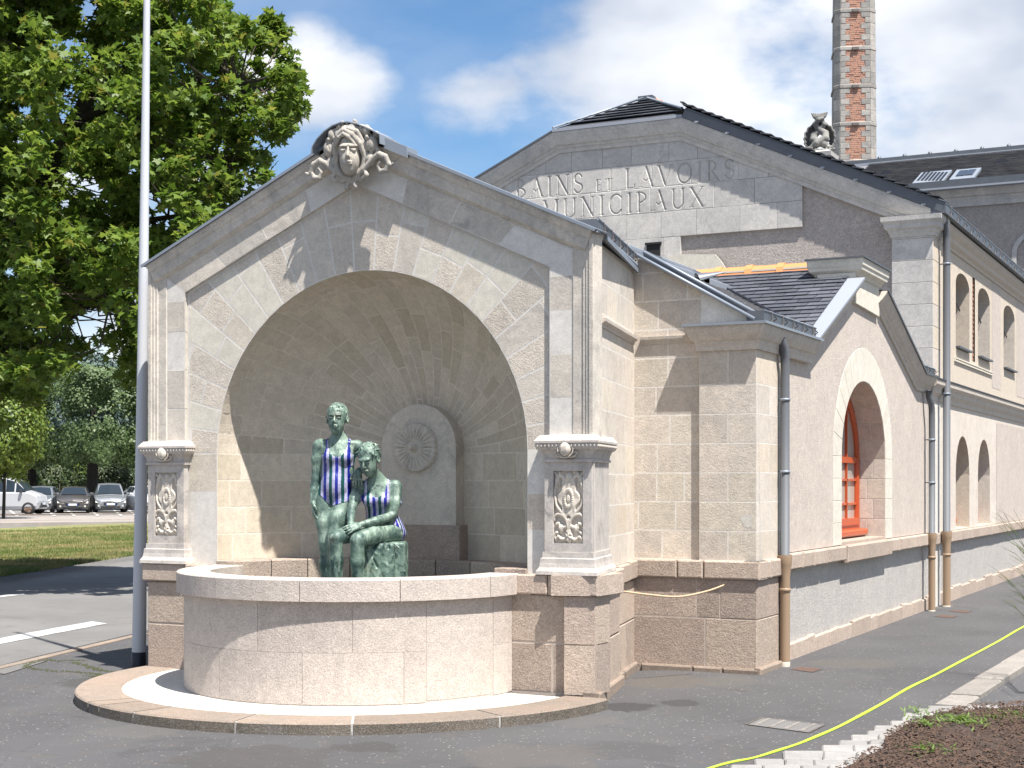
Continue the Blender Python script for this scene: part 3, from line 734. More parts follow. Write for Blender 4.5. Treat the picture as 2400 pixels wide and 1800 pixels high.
def pedestal(xa, xb, side, lab):
    """side: x shift of the right flank over its depth"""
    dp = .72; y0 = .005
    rect = [(xa, y0), (xb, y0), (xb + side, dp), (xa, dp)]
    p = MB(); k = 4
    root = MB(); root.add([(x - (.012 if x == xb else 0), y + (.05 if y == y0 else 0), 1.1) for x, y in rect] + [(x - (.012 if x == xb else 0), y + (.05 if y == y0 else 0), 1.84) for x, y in rect], [(0, 1, 5, 4), (1, 2, 6, 5), (2, 3, 7, 6), (3, 0, 4, 7)])
    ped = root.build('pedestal', M['marble'], pav, label=lab)
    cu = (xa + xb) / 2 + .0; hw = .128; out = [(xa, 1.1), (xb, 1.1), (xb, 1.84), (xa, 1.84)]; hl = [(cu - hw, 1.185), (cu + hw, 1.185), (cu + hw, 1.755), (cu - hw, 1.755)]
    m = polyplate(out, [hl], FAC, -y0); e = extrude_loop(hl, FAC, -y0, -y0 - .028); m.add(e.v, e.f); e = extrude_loop(out, FAC, -y0, -y0 - .06); m.add(e.v, e.f); m.build('panel_frame', M['marble'], ped)
    relief('carved_panel', FAC, cu - hw, cu + hw, 1.185, 1.755, .0042, panel_relief(cu, 1.185, 1.755, hw), M['carved'], ped, base=-y0 - .0295)
    f = lambda x, y, h: Vector((x, y, h))
    base = [(0, 1.115), (-.012, 1.115), (-.014, 1.07), (-.026, 1.065), (-.028, 1.03), (-.034, .995), (-.052, .965), (-.055, .938), (0, .938)]
    fixn(sweep2(rect, base, f, True).build('pedestal_base', M['marble'], ped))
    capp = [(0, 1.825), (-.014, 1.825), (-.016, 1.845), (-.006, 1.85), (-.010, 1.88), (-.026, 1.915), (-.050, 1.925), (-.058, 1.95), (-.056, 1.972), (-.066, 1.975), (-.066, 1.992), (-.03, 2.035), (.06, 2.045)]
    cpo = fixn(sweep2(rect, capp, f, True).build('pedestal_capital', M['marble'], ped))
    m = MB(); m.add([(x, y, 2.035) for x, y in inset(rect, .03)], [(0, 1, 2, 3)]); m.build('capital_top', M['marble'], cpo)
    # egg moulding: a run of beads along front and right side
    rr_ = inset(rect, -.052); run = [Vector((*rr_[0], 1.953)), Vector((*rr_[1], 1.953)), Vector((*rr_[2], 1.953))]
    bm = bmesh.new()
    for a, b in zip(run, run[1:]):
        n = int((b - a).length / .032)
        for i in range(n):
            q = a + (b - a) * (i + .5) / n
            if (a - run[0]).length < .01 and abs((q.x - (xa + xb) / 2)) < .055: continue
            bmesh.ops.create_icosphere(bm, subdivisions=1, radius=.0135, matrix=Matrix.Translation(q) @ Matrix.Diagonal((1, 1, 1.5, 1)))
    m = MB(); m.frombm(bm); m.build('egg_moulding', M['carved'], cpo, smooth=True)
    bm = bmesh.new(); cxm = (xa + xb) / 2
    bmesh.ops.create_uvsphere(bm, u_segments=20, v_segments=12, radius=1, matrix=Matrix.Translation((cxm, -.050, 1.925)) @ Matrix.Diagonal((.050, .034, .055, 1)))
    for v in bm.verts:                                            # three overlapping petals
        a = math.atan2(v.co.x - cxm, -.055 - v.co.y); g = 1 - .45 * max(0, math.cos(a * 5 + .3)) ** 6; v.co.y = -.055 + (v.co.y + .055) * g
    m = MB(); m.frombm(bm); m.tube([(cxm + .066 * math.sin(t) , -.046, 1.925 - .066 * math.cos(t)) for t in np.linspace(-2.6, 2.6, 22)], .007, 6)
    for s_ in (-1, 1): m.tube([(cxm + s_ * x, -.028 - .01 * x, z) for x, z in ((.0, 1.868), (.04, 1.862), (.075, 1.872), (.092, 1.892), (.082, 1.908), (.066, 1.902), (.068, 1.888))], .0075, 6)
    m.build('bud_ornament', M['carved'], cpo, smooth=True)
    return ped
pedestal(X0 + 1.785, X0 + 2.19, -.155, 'right-hand carved pedestal of the niche, set on the granite plinth by the street corner')
pedestal(X0 - 2.19, X0 - 1.785, 0, 'left-hand carved pedestal of the niche, beside the grey pole')
# ================================================================ basin, kerb ring and water
bas = thing('fountain_basin', 'curved pale pink granite basin in front of the niche, holding the bronze figures', 'basin', (XA, -.7, 0))
def arcs(pxs, Rr, z): return [math.pi + .0] + [ang_at(p, Rr, z) for p in pxs] + [2 * math.pi - .0]
J = arcs([505, 702, 938, 1150], 1.5, .85)
for a, b in zip(J, J[1:]): arcblock(1.23, 1.50, a, b, .775, .94, M['granite_pale'], bas, name='rim_stone', gap=.003, bev=.008)
ju = [a for a in arcs([603, 826], 1.44, .6)]; jl = arcs([515, 708, 947], 1.44, .2); ad0, ad1 = ang_at(998, 1.44), ang_at(1156, 1.44)
for JJ, z0, z1 in ((ju, .388, .775), (jl, 0.0, .388)):
    JJ = [a for a in JJ if a < ad0 - .05] + [ad0]
    for a, b in zip(JJ, JJ[1:]): arcblock(1.28, 1.44, a, b, z0, z1, M['granite_pale'], bas, name='wall_stone', gap=.0022, bev=.004)
    arcblock(1.28, 1.44, ad1, 2 * math.pi, z0, z1, M['granite_pale'], bas, name='wall_stone', gap=.0022, bev=.004)
arcblock(1.28, 1.438, ad0, ad1, .012, .768, M['granite_pale'], bas, name='access_panel', gap=.006, bev=.004, label='flush granite access panel with a narrow dark gap round it')
m = MB(); m.lathe([(1.27, -.05), (1.435, -.05), (1.435, .77), (1.27, .77)], XA, 0, 48, math.pi, 2 * math.pi); m.build('wall_core', M['granite_pale'], bas)
m = MB(); m.lathe([(1.2295, .55), (1.2295, .80)], XA, 0, 48, math.pi, 2 * math.pi); m.build('inner_face', M['granite_pale'], bas)
m = MB(); m.lathe([(.001, .60), (1.4, .60)], XA, .05, 40); m.build('basin_floor', M['granite'], bas)
q_, nt_, b_ = newmat('fountain_water'); b_.inputs['Base Color'].default_value = (.05, .09, .085, 1); b_.inputs['Roughness'].default_value = .04; b_.inputs['Specular IOR Level'].default_value = .9
qq = NB(nt_); v_, _, _ = qq.obvec(False); qq.l(qq.bump(qq.noise(v_, 9, 3), .25, .01), b_.inputs['Normal'])
m = MB(); m.lathe([(.001, .70), (1.3, .70)], XA, .05, 40); tag(m.build('water', q_, None), kind='structure')

stp = thing('kerb_ring', 'low semicircular step of tan kerbstones round a white screed in front of the basin', 'step', (XA, -1.7, -.08))
KJ = [math.pi - .04] + [ang_at(p, 2.30, 0) for p in (206, 232, 312, 551, 825, 1172)] + [2 * math.pi - .03]
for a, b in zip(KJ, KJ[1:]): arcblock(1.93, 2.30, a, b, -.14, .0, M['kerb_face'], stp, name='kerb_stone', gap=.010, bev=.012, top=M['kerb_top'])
arcblock(1.40, 2.25, math.pi - .04, 2 * math.pi - .05, -.13, -.010, M['white_ring'], stp, name='white_screed', gap=0, bev=.002, seg=60)
for a in KJ[1:-1]:                                                # fresh mortar in the joints
    w_j = random.uniform(.012, .022); arcblock(1.93, 2.292, a - w_j, a + w_j, -.13, -.005, M['render_grey'], stp, name='mortar_joint', gap=0, bev=.002, seg=1)

for sg in (-1, 1):
    a, b = sorted((XA + sg * 1.232, XA + sg * 1.60)); m = MB(); m.bbox(a, b, .002, .060, .55, .936, .004); m.build('coping_return', M['granite_pale'], bas); a, b = sorted((XA + sg * 1.245, XA + sg * 1.533)); m = MB(); m.bbox(a, b, .062, .24, .55, .9735, .006); m.build('coping_end', M['granite'], bas)

# ================================================================ low corner wing
wing = thing('corner_wing', 'low pale wing with ashlar corner pier and street gable over an arched orange window', 'building', (.3, 5.5, 0))
YF = 2.13
F2 = lambda n: Frame((0, YF - n, 0), (1, 0, 0), (0, -1, 0))
FW = Frame((0, YF, 0), (1, 0, 0), (0, -1, 0))
pxL = lambda y: 0
# recessed bay between pavilion and pier
bay = [(-.64, .97), (.105, .97), (.105, 3.42), (-.64, 3.80)]
m = MB(); m.add([FW(a, b, -.0544) for a, b in [(-.64, .9), (.66, .9), (.62, 3.13), (-.64, 3.79)]], [(0, 1, 2, 3)]); m.build('wall_bed', M['mortar'], wing)
rows(bay, FW, -.08, -.054, M['lime_bay'], wing, .97, .262, .36, seed=3, mat2=M['lime_rough'], gap=.006, bev=.0015, jit=.0002)
top = [(.105, 3.02), (.60, 3.02), (.60, 3.14), (.105, 3.42)]
rows(top, FW, -.08, -.054, M['lime_bay'], wing, 3.02, .262, .4, seed=8, gap=.004, bev=.003)
XP0, XP1 = .100, .633
pier = [(XP0, .97), (XP1, .97), (XP1, 2.87), (XP0, 2.87)]
z = .97
for i in range(7):
    h = .262; zz = min(z + h, 2.86)
    sp = (.35 if i % 2 == 0 else None)
    if i == 6: zz = 2.87
    cutx = [XP0, XP0 + .27, XP1] if i % 2 == 0 else [XP0, XP1]
    for a, b in zip(cutx, cutx[1:]): stone(quad(a, b, z, zz), FW, -.12, 0, M['lime_bay'], wing, gap=.005, bev=.0015, jit=.0002)
    for a, b in (((YF, 2.52), (2.52, 2.90)) if i % 2 else ((YF, 2.90),)): stone(quad(a, b, z, zz), STR, XP1 - .1, XP1, M['lime_side'], wing, gap=.004, bev=.0015, jit=.0)
    z = zz
m = MB(); m.box(XP0 + .0006, XP1 - .0006, YF + .0006, 2.89, -.1, 2.9); m.build('pier_core', M['mortar'], wing)
# plinth of bay and pier
m = MB(); m.box(-.66, XP1 + .002, YF - .0095, YF + .05, -.1, .80); m.build('plinth_bed', M['mortar_granite'], wing)
for a, b, c, d in ((-.66, .08, .45, .80), (.08, .30, .45, .80), (.30, XP1 + .01, .45, .80), (-.66, .16, -.03, .45), (.16, XP1 + .01, -.03, .45)):
    stone(quad(a, b, c, d), FW, -.2, .012, M['granite'], wing, bev=.005, jit=.002, gap=.004)
for a, b in ((-.66, -.10), (-.10, .15), (.15, XP1 + .045)): stone(quad(a, b, .80, .972), FW, -.2, .045, M['granite_cap'], wing, bev=.014, gap=.004)
for a, b, c, d in ((YF, 2.9, .45, .80), (YF, 2.9, -.03, .45)): stone(quad(a, b, c, d), STR, XP1 - .1, XP1 + .012, M['granite'], wing, bev=.006, gap=.003)
for a, b in ((YF - .045, 2.45), (2.45, 2.94)): stone(quad(a, b, .80, .972), STR, XP1 - .1, XP1 + .045, M['granite_cap'], wing, bev=.014)
for a, b in ((-.45, .05), (.05, .33), (.33, XP1 + .05)): stone(quad(a, b, -.1, .02), FW, -.1, .05, M['kerb_top'], wing, bev=.015)
stone(quad(YF - .05, 2.95, -.1, .03), STR, XP1, XP1 + .055, M['kerb_top'], wing, bev=.015)
# string moulding and pier cornice (plan sweep, offset to the right of travel = outward)
pf = [(0, 2.93), (-.004, 2.93), (-.012, 2.95), (-.032, 2.975), (-.035, 3.0), (.06, 3.0), (.06, 2.93)]
fixn(sweep2([(-.48, YF + .05), (.05, YF + .05)], pf, lambda x, y, h: Vector((x, y, h))).build('string_moulding', M['lime_bay'], wing))
cor = [(.05, 2.845), (-.022, 2.845), (-.026, 2.885), (-.034, 2.905), (-.036, 2.925), (-.056, 2.94), (-.085, 2.99), (-.102, 3.04), (-.105, 3.068), (.05, 3.068)]
corn_path = [(XP0, YF + .25), (XP0, YF), (XP1, YF), (XP1, 2.90), (.62, 2.90), (.62, 3.86)]
fixn(sweep2([(XP0, YF + .12), (XP0, YF), (XP1, YF), (XP1, 3.90)], cor, lambda x, y, h: Vector((x, y, h))).build('cornice', M['lime_bay'], wing))
zt = [(.10, 3.069), (-.118, 3.069), (-.124, 3.062), (-.124, 3.085), (.10, 3.085)]
fixn(sweep2([(XP0, YF + .12), (XP0, YF), (XP1, YF), (XP1, 3.95)], zt, lambda x, y, h: Vector((x, y, h))).build('zinc_capping', M['zinc'], wing))

# street wall: stations in (y, z)
GB = lambda px, py: (onX(px, py, .62).y, onX(px, py, .62).z)
gl0, gl1, gr1, gr0 = (3.85, 2.86), (5.80, 3.70), (6.80, 3.70), (9.05, 2.87)
YE = 9.85
AC, AH, ASP = 6.30, 1.04, 1.93                                   # window axis, half width, springing
opn = archloop(AC, AH, 1.0, ASP + .02, 20, .86)
wall_out = [(2.88, 1.0), (YE, 1.0), (YE, 2.9), gr0, gr1, gl1, gl0, (2.88, 2.9)]
sur = archloop(AC, AH + .36, 1.0, ASP + .02, 24, 1.24)
polyplate(wall_out, [sur], STR, .60).build('rendered_wall', M['render_pink'], wing)
m = MB(); m.box(.30, .57, 2.9, YE, -.1, 1.0); m.build('lower_wall', M['render_grey'], wing)
# voussoirs and jamb blocks of the window surround
def archpt(a, half, ry): return (AC + half * math.cos(a), ASP + .02 + ry * math.sin(a))
NV = 15
for i in range(NV):
    a0, a1 = math.pi * i / NV, math.pi * (i + 1) / NV
    poly = [archpt(a1, AH, .86), archpt((a0 + a1) / 2, AH, .86), archpt(a0, AH, .86), archpt(a0, AH + .36, 1.24), archpt((a0 + a1) / 2, AH + .36, 1.24), archpt(a1, AH + .36, 1.24)]
    stone(poly, STR, .5, .603, M['lime_clean'], wing, gap=.0015, bev=.003)
for s_ in (-1, 1):
    for i in range(4):
        z0, z1 = 1.0 + .2375 * i, 1.0 + .2375 * (i + 1); a, b = sorted((AC + s_ * AH, AC + s_ * (AH + .36))); stone(quad(a, b, z0, z1), STR, .5, .603, M['lime_clean'], wing, gap=.0015, bev=.003)
# reveal blocks
def reveal(t, d):                                                # t along the opening outline, d into the wall
    L = len(rv); i = min(int(t), L - 2); f = t - i; a, b = rv[i], rv[i + 1]; u, v = a[0] + (b[0] - a[0]) * f, a[1] + (b[1] - a[1]) * f
    tx, ty = b[0] - a[0], b[1] - a[1]; l = math.hypot(tx, ty); return STR(u, v, .60 - d), STR(-ty / l, tx / l, 0) - STR(0, 0, 0)
rv = [(AC + AH, 1.0 + i * .2375) for i in range(4)] + [archpt(a, AH, .86) for a in np.linspace(0, math.pi, 13)] + [(AC - AH, 1.0 + i * .2375) for i in range(3, -1, -1)]
for i in range(len(rv) - 1):
    cuts = [0, .15, .34] if i % 2 else [0, .22, .34]
    for a, b in zip(cuts, cuts[1:]): patch(reveal, i + 0.0, i + .999, a, b, 1, 1, M['lime_bay'], wing, gap=.004, depth=.01, bev=.002)
m = MB(); lp = rv; m.add([STR(a, b, .60) for a, b in lp] + [STR(a, b, .20) for a, b in lp], [(i, i + 1, len(lp) + i + 1, len(lp) + i) for i in range(len(lp) - 1)]); o = m.build('reveal_bed', M['mortar'], wing)
for v in o.data.vertices:
    dv = Vector((0, AC, 1.7)) - v.co; dv.x = 0; v.co -= dv.normalized() * .004
# window: frame, casements, glass, sill
def arch_window(parent, fr, cu, half, v0, sp, ry, n, sash=True, bar=(.45, .75)):
    lp = [(cu - half, v0)] + [(cu - half, v0 + .01)] + [(cu + half * math.cos(a), sp + ry * math.sin(a)) for a in np.linspace(math.pi, 0, 17)] + [(cu + half, v0)]
    lp = [(cu - half, v0)] + lp[2:]
    wf = fixn(sweep2(lp[::-1], [(0, n), (0, n + .06), (.05, n + .06), (.06, n + .03), (.075, n + .03), (.075, n)], lambda x, y, h: fr(x, y, h), True).build('window_frame', M['orange_paint'], parent))
    inn = inset(lp[::-1], .074)
    gm = polyplate(inn, [], fr, n + .012); gm.build('pane', M['glass_blind'], wf)
    m = MB()
    def bar_(u0, u1, v0_, v1_, d=.045): 
        p = [fr(a, b, n + c) for c in (0.0, d) for a, b in ((u0, v0_), (u1, v0_), (u1, v1_), (u0, v1_))]; m.add(p, [(0, 1, 2, 3), (4, 5, 6, 7), (0, 1, 5, 4), (1, 2, 6, 5), (2, 3, 7, 6), (3, 0, 4, 7)])
    bar_(cu - .045, cu + .045, v0 + .07, sp + ry - .05, .055)
    bar_(cu - half + .06, cu + half - .06, sp - .05, sp + .02, .05)
    for t in (.36, .70): bar_(cu - half + .06, cu + half - .06, v0 + (sp - v0) * t - .012, v0 + (sp - v0) * t + .012, .04)
    for t in (-.5, .5): bar_(cu + half * t - .012, cu + half * t + .012, v0 + .06, sp + ry * .8, .04)
    bar_(cu - half + .06, cu + half - .06, v0 + .05, v0 + .13, .075)
    fixn(m.build('glazing_bars', M['orange_paint'], wf))
    return wf
wf = arch_window(wing, STR, AC, AH - .005, 1.12, ASP + .02, .855, .235)
m = MB(); m.bbox(.235, .40, AC - AH + .01, AC + AH - .01, 1.045, 1.125, .02); m.build('window_sill', M['orange_paint'], wf)
m = MB(); m.box(.20, .60, AC - AH, AC + AH, .97, 1.028); m.build('stone_sill', M['granite_cap'], wing)
m = MB(); m.box(.13, .14, AC - AH, AC + AH, 1.1, 2.8); m.build('inner_blind', M['curtain'], wf)
m = MB(); m.box(-.9, -.88, AC - 2, AC + 2, .5, 3.2); m.build('room_wall', M['dark'], wing)
# granite cap along the street, the grey panel is below, rough base course
rr = random.Random(21); y = 2.9
cut = [3.08, 3.55, 3.95, 4.42, AC - AH - .02, AC + AH + .03, 7.85, 8.45, 9.05, 9.50, YE]
cut[0] = 2.95
for a, b in zip(cut, cut[1:]):
    big = (a < AC < b); stone(quad(a, b, .835 - (.03 if big else 0), 1.0 + (.0 if big else -.002)), STR, .3, .665 + (.012 if big else 0), M['granite_cap'], wing, bev=.014, gap=.005, jit=.004)
cut = [2.95, 3.3, 3.95, 4.2, 4.75, 5.15, 5.75, 6.6, 6.9, 7.7, 8.3, 8.9, 9.5, YE]
for a, b in zip(cut, cut[1:]): stone([(a, -.12), (b, -.12), (b, .14 + rr.uniform(-.02, .02)), (a, .14 + rr.uniform(-.02, .02))], STR, .3, .60 + rr.uniform(-.004, .004), M['granite_cap'], wing, bev=.012, gap=.004)
# gable coping
cp = [(0, .55), (0, .622), (.045, .632), (.055, .645), (.075, .655), (.10, .68), (.165, .72), (.205, .735), (.212, .40), (0, .40)]
def rake(path, prof, nm, mat, parent): return fixn(sweep2(path[::-1], [(-o, h) for o, h in prof], lambda x, y, h: STR(x, y, h)).build(nm, mat, parent))
rake([(3.80, 2.86), (gl0[0] + .03, 2.87), (gl1[0] - .03, gl1[1] - .0)], cp, 'gable_coping', M['lime_bay'], wing)
rake([(gr1[0] - .02, gr1[1]), (gr0[0], gr0[1]), (YE, 2.87)], cp, 'gable_coping', M['lime_bay'], wing)
zz = [(.213, .36), (.213, .745), (.200, .75), (.226, .752), (.226, .36)]
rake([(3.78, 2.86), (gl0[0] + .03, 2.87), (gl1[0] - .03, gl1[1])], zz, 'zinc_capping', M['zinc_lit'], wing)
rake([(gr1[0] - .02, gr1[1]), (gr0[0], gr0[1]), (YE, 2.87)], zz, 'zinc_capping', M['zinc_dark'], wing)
# apex block
m = MB(); m.box(.25, .655, gl1[0] - .12, gr1[0] + .02, 3.66, 3.90); 
apx = [(gl1[0] - .10, 3.64), (gr1[0] + .06, 3.60), (gr1[0] + .02, 3.97), (gl1[0] - .10, 3.97)]
m = MB(); m.add([STR(a, b, .64) for a, b in apx] + [STR(a, b, .22) for a, b in apx], [(0, 1, 2, 3), (0, 1, 5, 4), (1, 2, 6, 5), (2, 3, 7, 6), (3, 0, 4, 7)]); fixn(m.build('apex_block', M['lime_clean'], wing))
ca = [(.20, 5.76), (.64, 5.76), (.64, 6.86), (.20, 6.86)]
cpp = [(0, 3.93), (-.01, 3.93), (-.03, 3.965), (-.075, 4.0), (-.078, 4.03), (-.09, 4.05), (-.095, 4.125), (.05, 4.125)]
fixn(sweep2(ca, cpp, lambda x, y, h: Vector((x, y, h)), True).build('apex_cornice', M['lime_clean'], wing))
m = MB(); m.box(.085, .755, 5.645, 6.975, 4.126, 4.142); m.build('apex_flashing', M['zinc_dark'], wing)
m = MB(); m.box(.21, .60, 5.745, 5.757, 3.72, 3.925); m.build('zinc_upstand', M['zinc_dark'], wing)

# roofs --------------------------------------------------------------------
RX, RZ = -1.35, 4.11                                            # ridge along y
EX, EZ = .72, 3.10
sA = (RZ - EZ) / (EX - RX)
def slates(poly, fr, name, mat, parent, rowh, wid, th=.006, seed=1, tilt=.012, stuff=False, gp_s=.0015):
    """overlapping slates; rows run along u, v up the slope"""
    rnd = random.Random(seed); vmin = min(p[1] for p in poly); vmax = max(p[1] for p in poly); ua = min(p[0] for p in poly); ub = max(p[0] for p in poly); v = vmin; i = 0; joined = MB(); cnt = 0
    while v < vmax:
        u = ua - (wid / 2 if i % 2 else 0)
        while u < ub:
            ww = wid * rnd.uniform(.93, 1.05)
            q = clipconv([(u, v - .004), (u + ww, v - .004), (u + ww, v + rowh), (u, v + rowh)], poly); q = clean(q) if len(q) >= 3 else []
            if len(q) >= 3 and abs(area(q)) > .0008:
                q = inset(q, gp_s); t0 = th + tilt + rnd.uniform(-.002, .003); k = len(q)
                h = lambda vv: t0 + (.001 - t0) * max(0, min(1, (vv - v) / rowh)) 
                vs_ = [fr(a, b, h(b)) for a, b in q] + [fr(a, b, h(b) - th - .004) for a, b in q]
                fs = [tuple(range(k)), tuple(range(2 * k - 1, k - 1, -1))] + [(j, (j + 1) % k, k + (j + 1) % k, k + j) for j in range(k)]
                if fr.u.cross(fr.v).dot(fr.n) < 0: fs = [f[::-1] for f in fs]
                if stuff or cnt >= 300: joined.add(vs_, fs)
                else: m = MB(); m.add(vs_, fs); m.build('slate', mat, parent)
                cnt += 1
            u += ww
        v += rowh; i += 1
    if joined.v: joined.build(name, mat, parent, kind='stuff')
m = MB()
m.add([(EX, 2.2, EZ - .02), (EX, 3.88, EZ - .02), (RX, 6.15, RZ - .02), (RX, 2.2, RZ - .02), (EX, 9.0, EZ - .02), (EX, YE + .3, EZ - .02), (RX, YE + .3, RZ - .02), (-4.3, 2.2, 3.5), (-4.3, YE + .3, 3.5)], [(0, 1, 2, 3), (2, 4, 5, 6), (3, 6, 8, 7)]); m.build('roof_deck', M['slate_old'], wing)
vd = Vector((RX - EX, 0, RZ - EZ)).normalized(); FA = Frame((EX, 0, EZ), (0, 1, 0), (-vd.z * -1, 0, -vd.x), vd)
LA = math.hypot(RX - EX, RZ - EZ); YV0, YV1 = 3.9, 6.15
slates([(2.35, 0.12), (3.75, 0.12), (5.95, LA - .02), (2.35, LA - .02)], FA, 'slate_covering', M['slate_old'], wing, .11, .2, seed=3, stuff=True)
# cross roof behind the street gable
YR, ZR = 6.15, 4.12
vd = Vector((0, YR - 3.85, ZR - 3.12)).normalized(); FB = Frame((0, 3.85, 3.12), (1, 0, 0), (0, -vd.z, vd.y), vd); LB = math.hypot(YR - 3.85, ZR - 3.12)
tri = [(RX + .12, LB - .0), (.50, .14), (.42, LB - .0)]
tri = [(.60, .04), (.56, LB - .02), (RX + .10, LB - .02)]
slates(tri, FB, 'slate_covering', M['slate'], wing, .135, .25, seed=9, th=.004, tilt=.009, gp_s=.0042)
m = MB(); m.add([(.6, 3.80, 3.08), (.6, YR, ZR - .015), (RX, YR, ZR - .015)], [(0, 1, 2)]); m.add([(.6, 8.6, 3.05), (.6, YR, ZR - .015), (RX, YR, ZR - .015)], [(0, 2, 1)]); m.build('roof_deck', M['slate'], wing)
# valley zinc
m = MB(); a = Vector((EX - .05, 3.80, EZ + .03)); b = Vector((RX, YR - .02, RZ + .015)); m.add([a, b, b + Vector((0, -.13, .004)), a + Vector((-.0, -.16, .01))], [(0, 1, 2, 3)]); m.build('valley_zinc', M['zinc_lit'], wing)
m = MB(); m.tube([b + Vector((.0, .0, .02)), a + Vector((0, .03, .02))], .012, 6); m.build('valley_edge', M['black'], wing, smooth=True)
# orange ridge tiles with their mortar
x = RX - .08; tile = None
def ridge_tile(x0, x1, parent, y, z, first=[None]):
    L = x1 - x0
    if first[0] is None:
        m = MB(); prof = [(-.125, -.075), (-.10, -.012), (-.04, .038), (.04, .038), (.10, -.012), (.125, -.075)]
        def rib(xa, xb, g): m.add([(xa, a * g, b * g + (.012 if g > 1 else 0)) for a, b in prof] + [(xb, a * g, b * g + (.012 if g > 1 else 0)) for a, b in prof], [(i, i + 1, 7 + i, 6 + i) for i in range(5)] + [tuple(range(6)), tuple(range(11, 5, -1))])
        rib(0, .42, 1.0); rib(.35, .43, 1.10)
        o = fixn(m.build('ridge_tile', M['orange_tile'], parent, world=True)); first[0] = o
    else:
        o = first[0].copy(); C.objects.link(o)
    o.location = -WO[parent.name] + Vector((x0, y, z)); return o
for i in range(4): ridge_tile(RX - .10 + i * .375, 0, wing, YR, ZR + .015)
m = MB(); m.box(RX - .1, .42, YR - .115, YR + .115, ZR - .02, ZR + .0); m.build('ridge_mortar', M['mortar_dark'], wing)
# ridge roll of the main slope with rooflight frames and cowl
m = MB(); m.tube([(RX, 2.3, RZ + .02), (RX, YR + .2, RZ + .02)], .03, 8); m.build('ridge_roll', M['zinc'], wing, smooth=True)
for (y0, y1) in ((3.35, 4.45), (4.75, 5.85)):
    m = MB()
    for a, b, c, d in ((RX + .02, RX + .62, y0, y0 + .07), (RX + .02, RX + .62, y1 - .07, y1), (RX + .02, RX + .10, y0, y1), (RX + .55, RX + .62, y0, y1)):
        zz_ = lambda x: EZ + (EX - x) * sA
        m.add([(a, c, zz_(a)), (b, c, zz_(b)), (b, d, zz_(b)), (a, d, zz_(a)), (a, c, zz_(a) + .07), (b, c, zz_(b) + .07), (b, d, zz_(b) + .07), (a, d, zz_(a) + .07)], [(0, 3, 2, 1), (4, 5, 6, 7), (0, 1, 5, 4), (1, 2, 6, 5), (2, 3, 7, 6), (3, 0, 4, 7)])
    rl = m.build('rooflight_frame', M['zinc'], wing)
    m = MB(); m.add([(RX + .08, y0 + .05, RZ - .02), (RX + .58, y0 + .05, RZ - .29), (RX + .58, y1 - .05, RZ - .29), (RX + .08, y1 - .05, RZ - .02)], [(0, 1, 2, 3)]); m.build('rooflight_pane', M['glass'], rl)
def cowl(parent, p, rz, s_=1.0, mat=None):
    m = MB(); n = 10; L = .34 * s_; r = .11 * s_; vs_ = []
    for i in range(n + 1):
        a = math.pi * i / n; vs_.append((r * math.cos(a), 0, r * .9 * math.sin(a)))
    vs_.append((0, L, .0)); k = len(vs_) - 1; m.add(vs_, [(i, i + 1, k) for i in range(n)])
    o = m.build('roof_cowl', mat or M['zinc_dark'], parent, world=True); o.location = -WO[parent.name] + Vector(p); o.rotation_euler = rz
    m = MB(); m.add([(v[0] * .99, -.004, v[2] * .99) for v in vs_[:-1]], [tuple(range(n + 1))]); g = m.build('cowl_mesh', M['black'], o, world=False); return o
pc = onY(1590, 622, 4.6); cowl(wing, (-.62, 4.15, EZ + (EX + .62) * sA), (R(20), 0, R(-60)), 1.0)
# raking box gutter over the bay
def rakep(x, dz=0, y=YF): return Vector((x, y, 3.10 + (.62 - x) * .575 + dz))
m = MB(); m.add([rakep(-.50, .0, YF - .02), rakep(.66, .0, YF - .02), rakep(.66, .0, YF + .30), rakep(-.50, .0, YF + .30)], [(0, 1, 2, 3)]); m.build('gutter_bed', M['zinc_dark'], wing)
for yy, dz in ((YF - .02, .012), (YF + .16, .06)):
    m = MB(); m.tube([rakep(-.50, dz, yy), rakep(.62, dz, yy)], .016, 8); m.build('gutter_roll', M['zinc'], wing, smooth=True)
m = MB(); m.add([rakep(-.5, .0, YF + .15), rakep(.62, .0, YF + .15), rakep(.62, .07, YF + .16), rakep(-.5, .07, YF + .16)], [(0, 1, 2, 3)]); m.build('gutter_upstand', M['zinc_dark'], wing)
gutter(wing, (.70, YF - .0, 0), (.70, 3.86, 0), 3.088, .10, .16, (1, 0, 0), 5)
gutter(wing, (.70, 9.08, 0), (.70, YE, 0), 3.088, .10, .16, (1, 0, 0), 2)

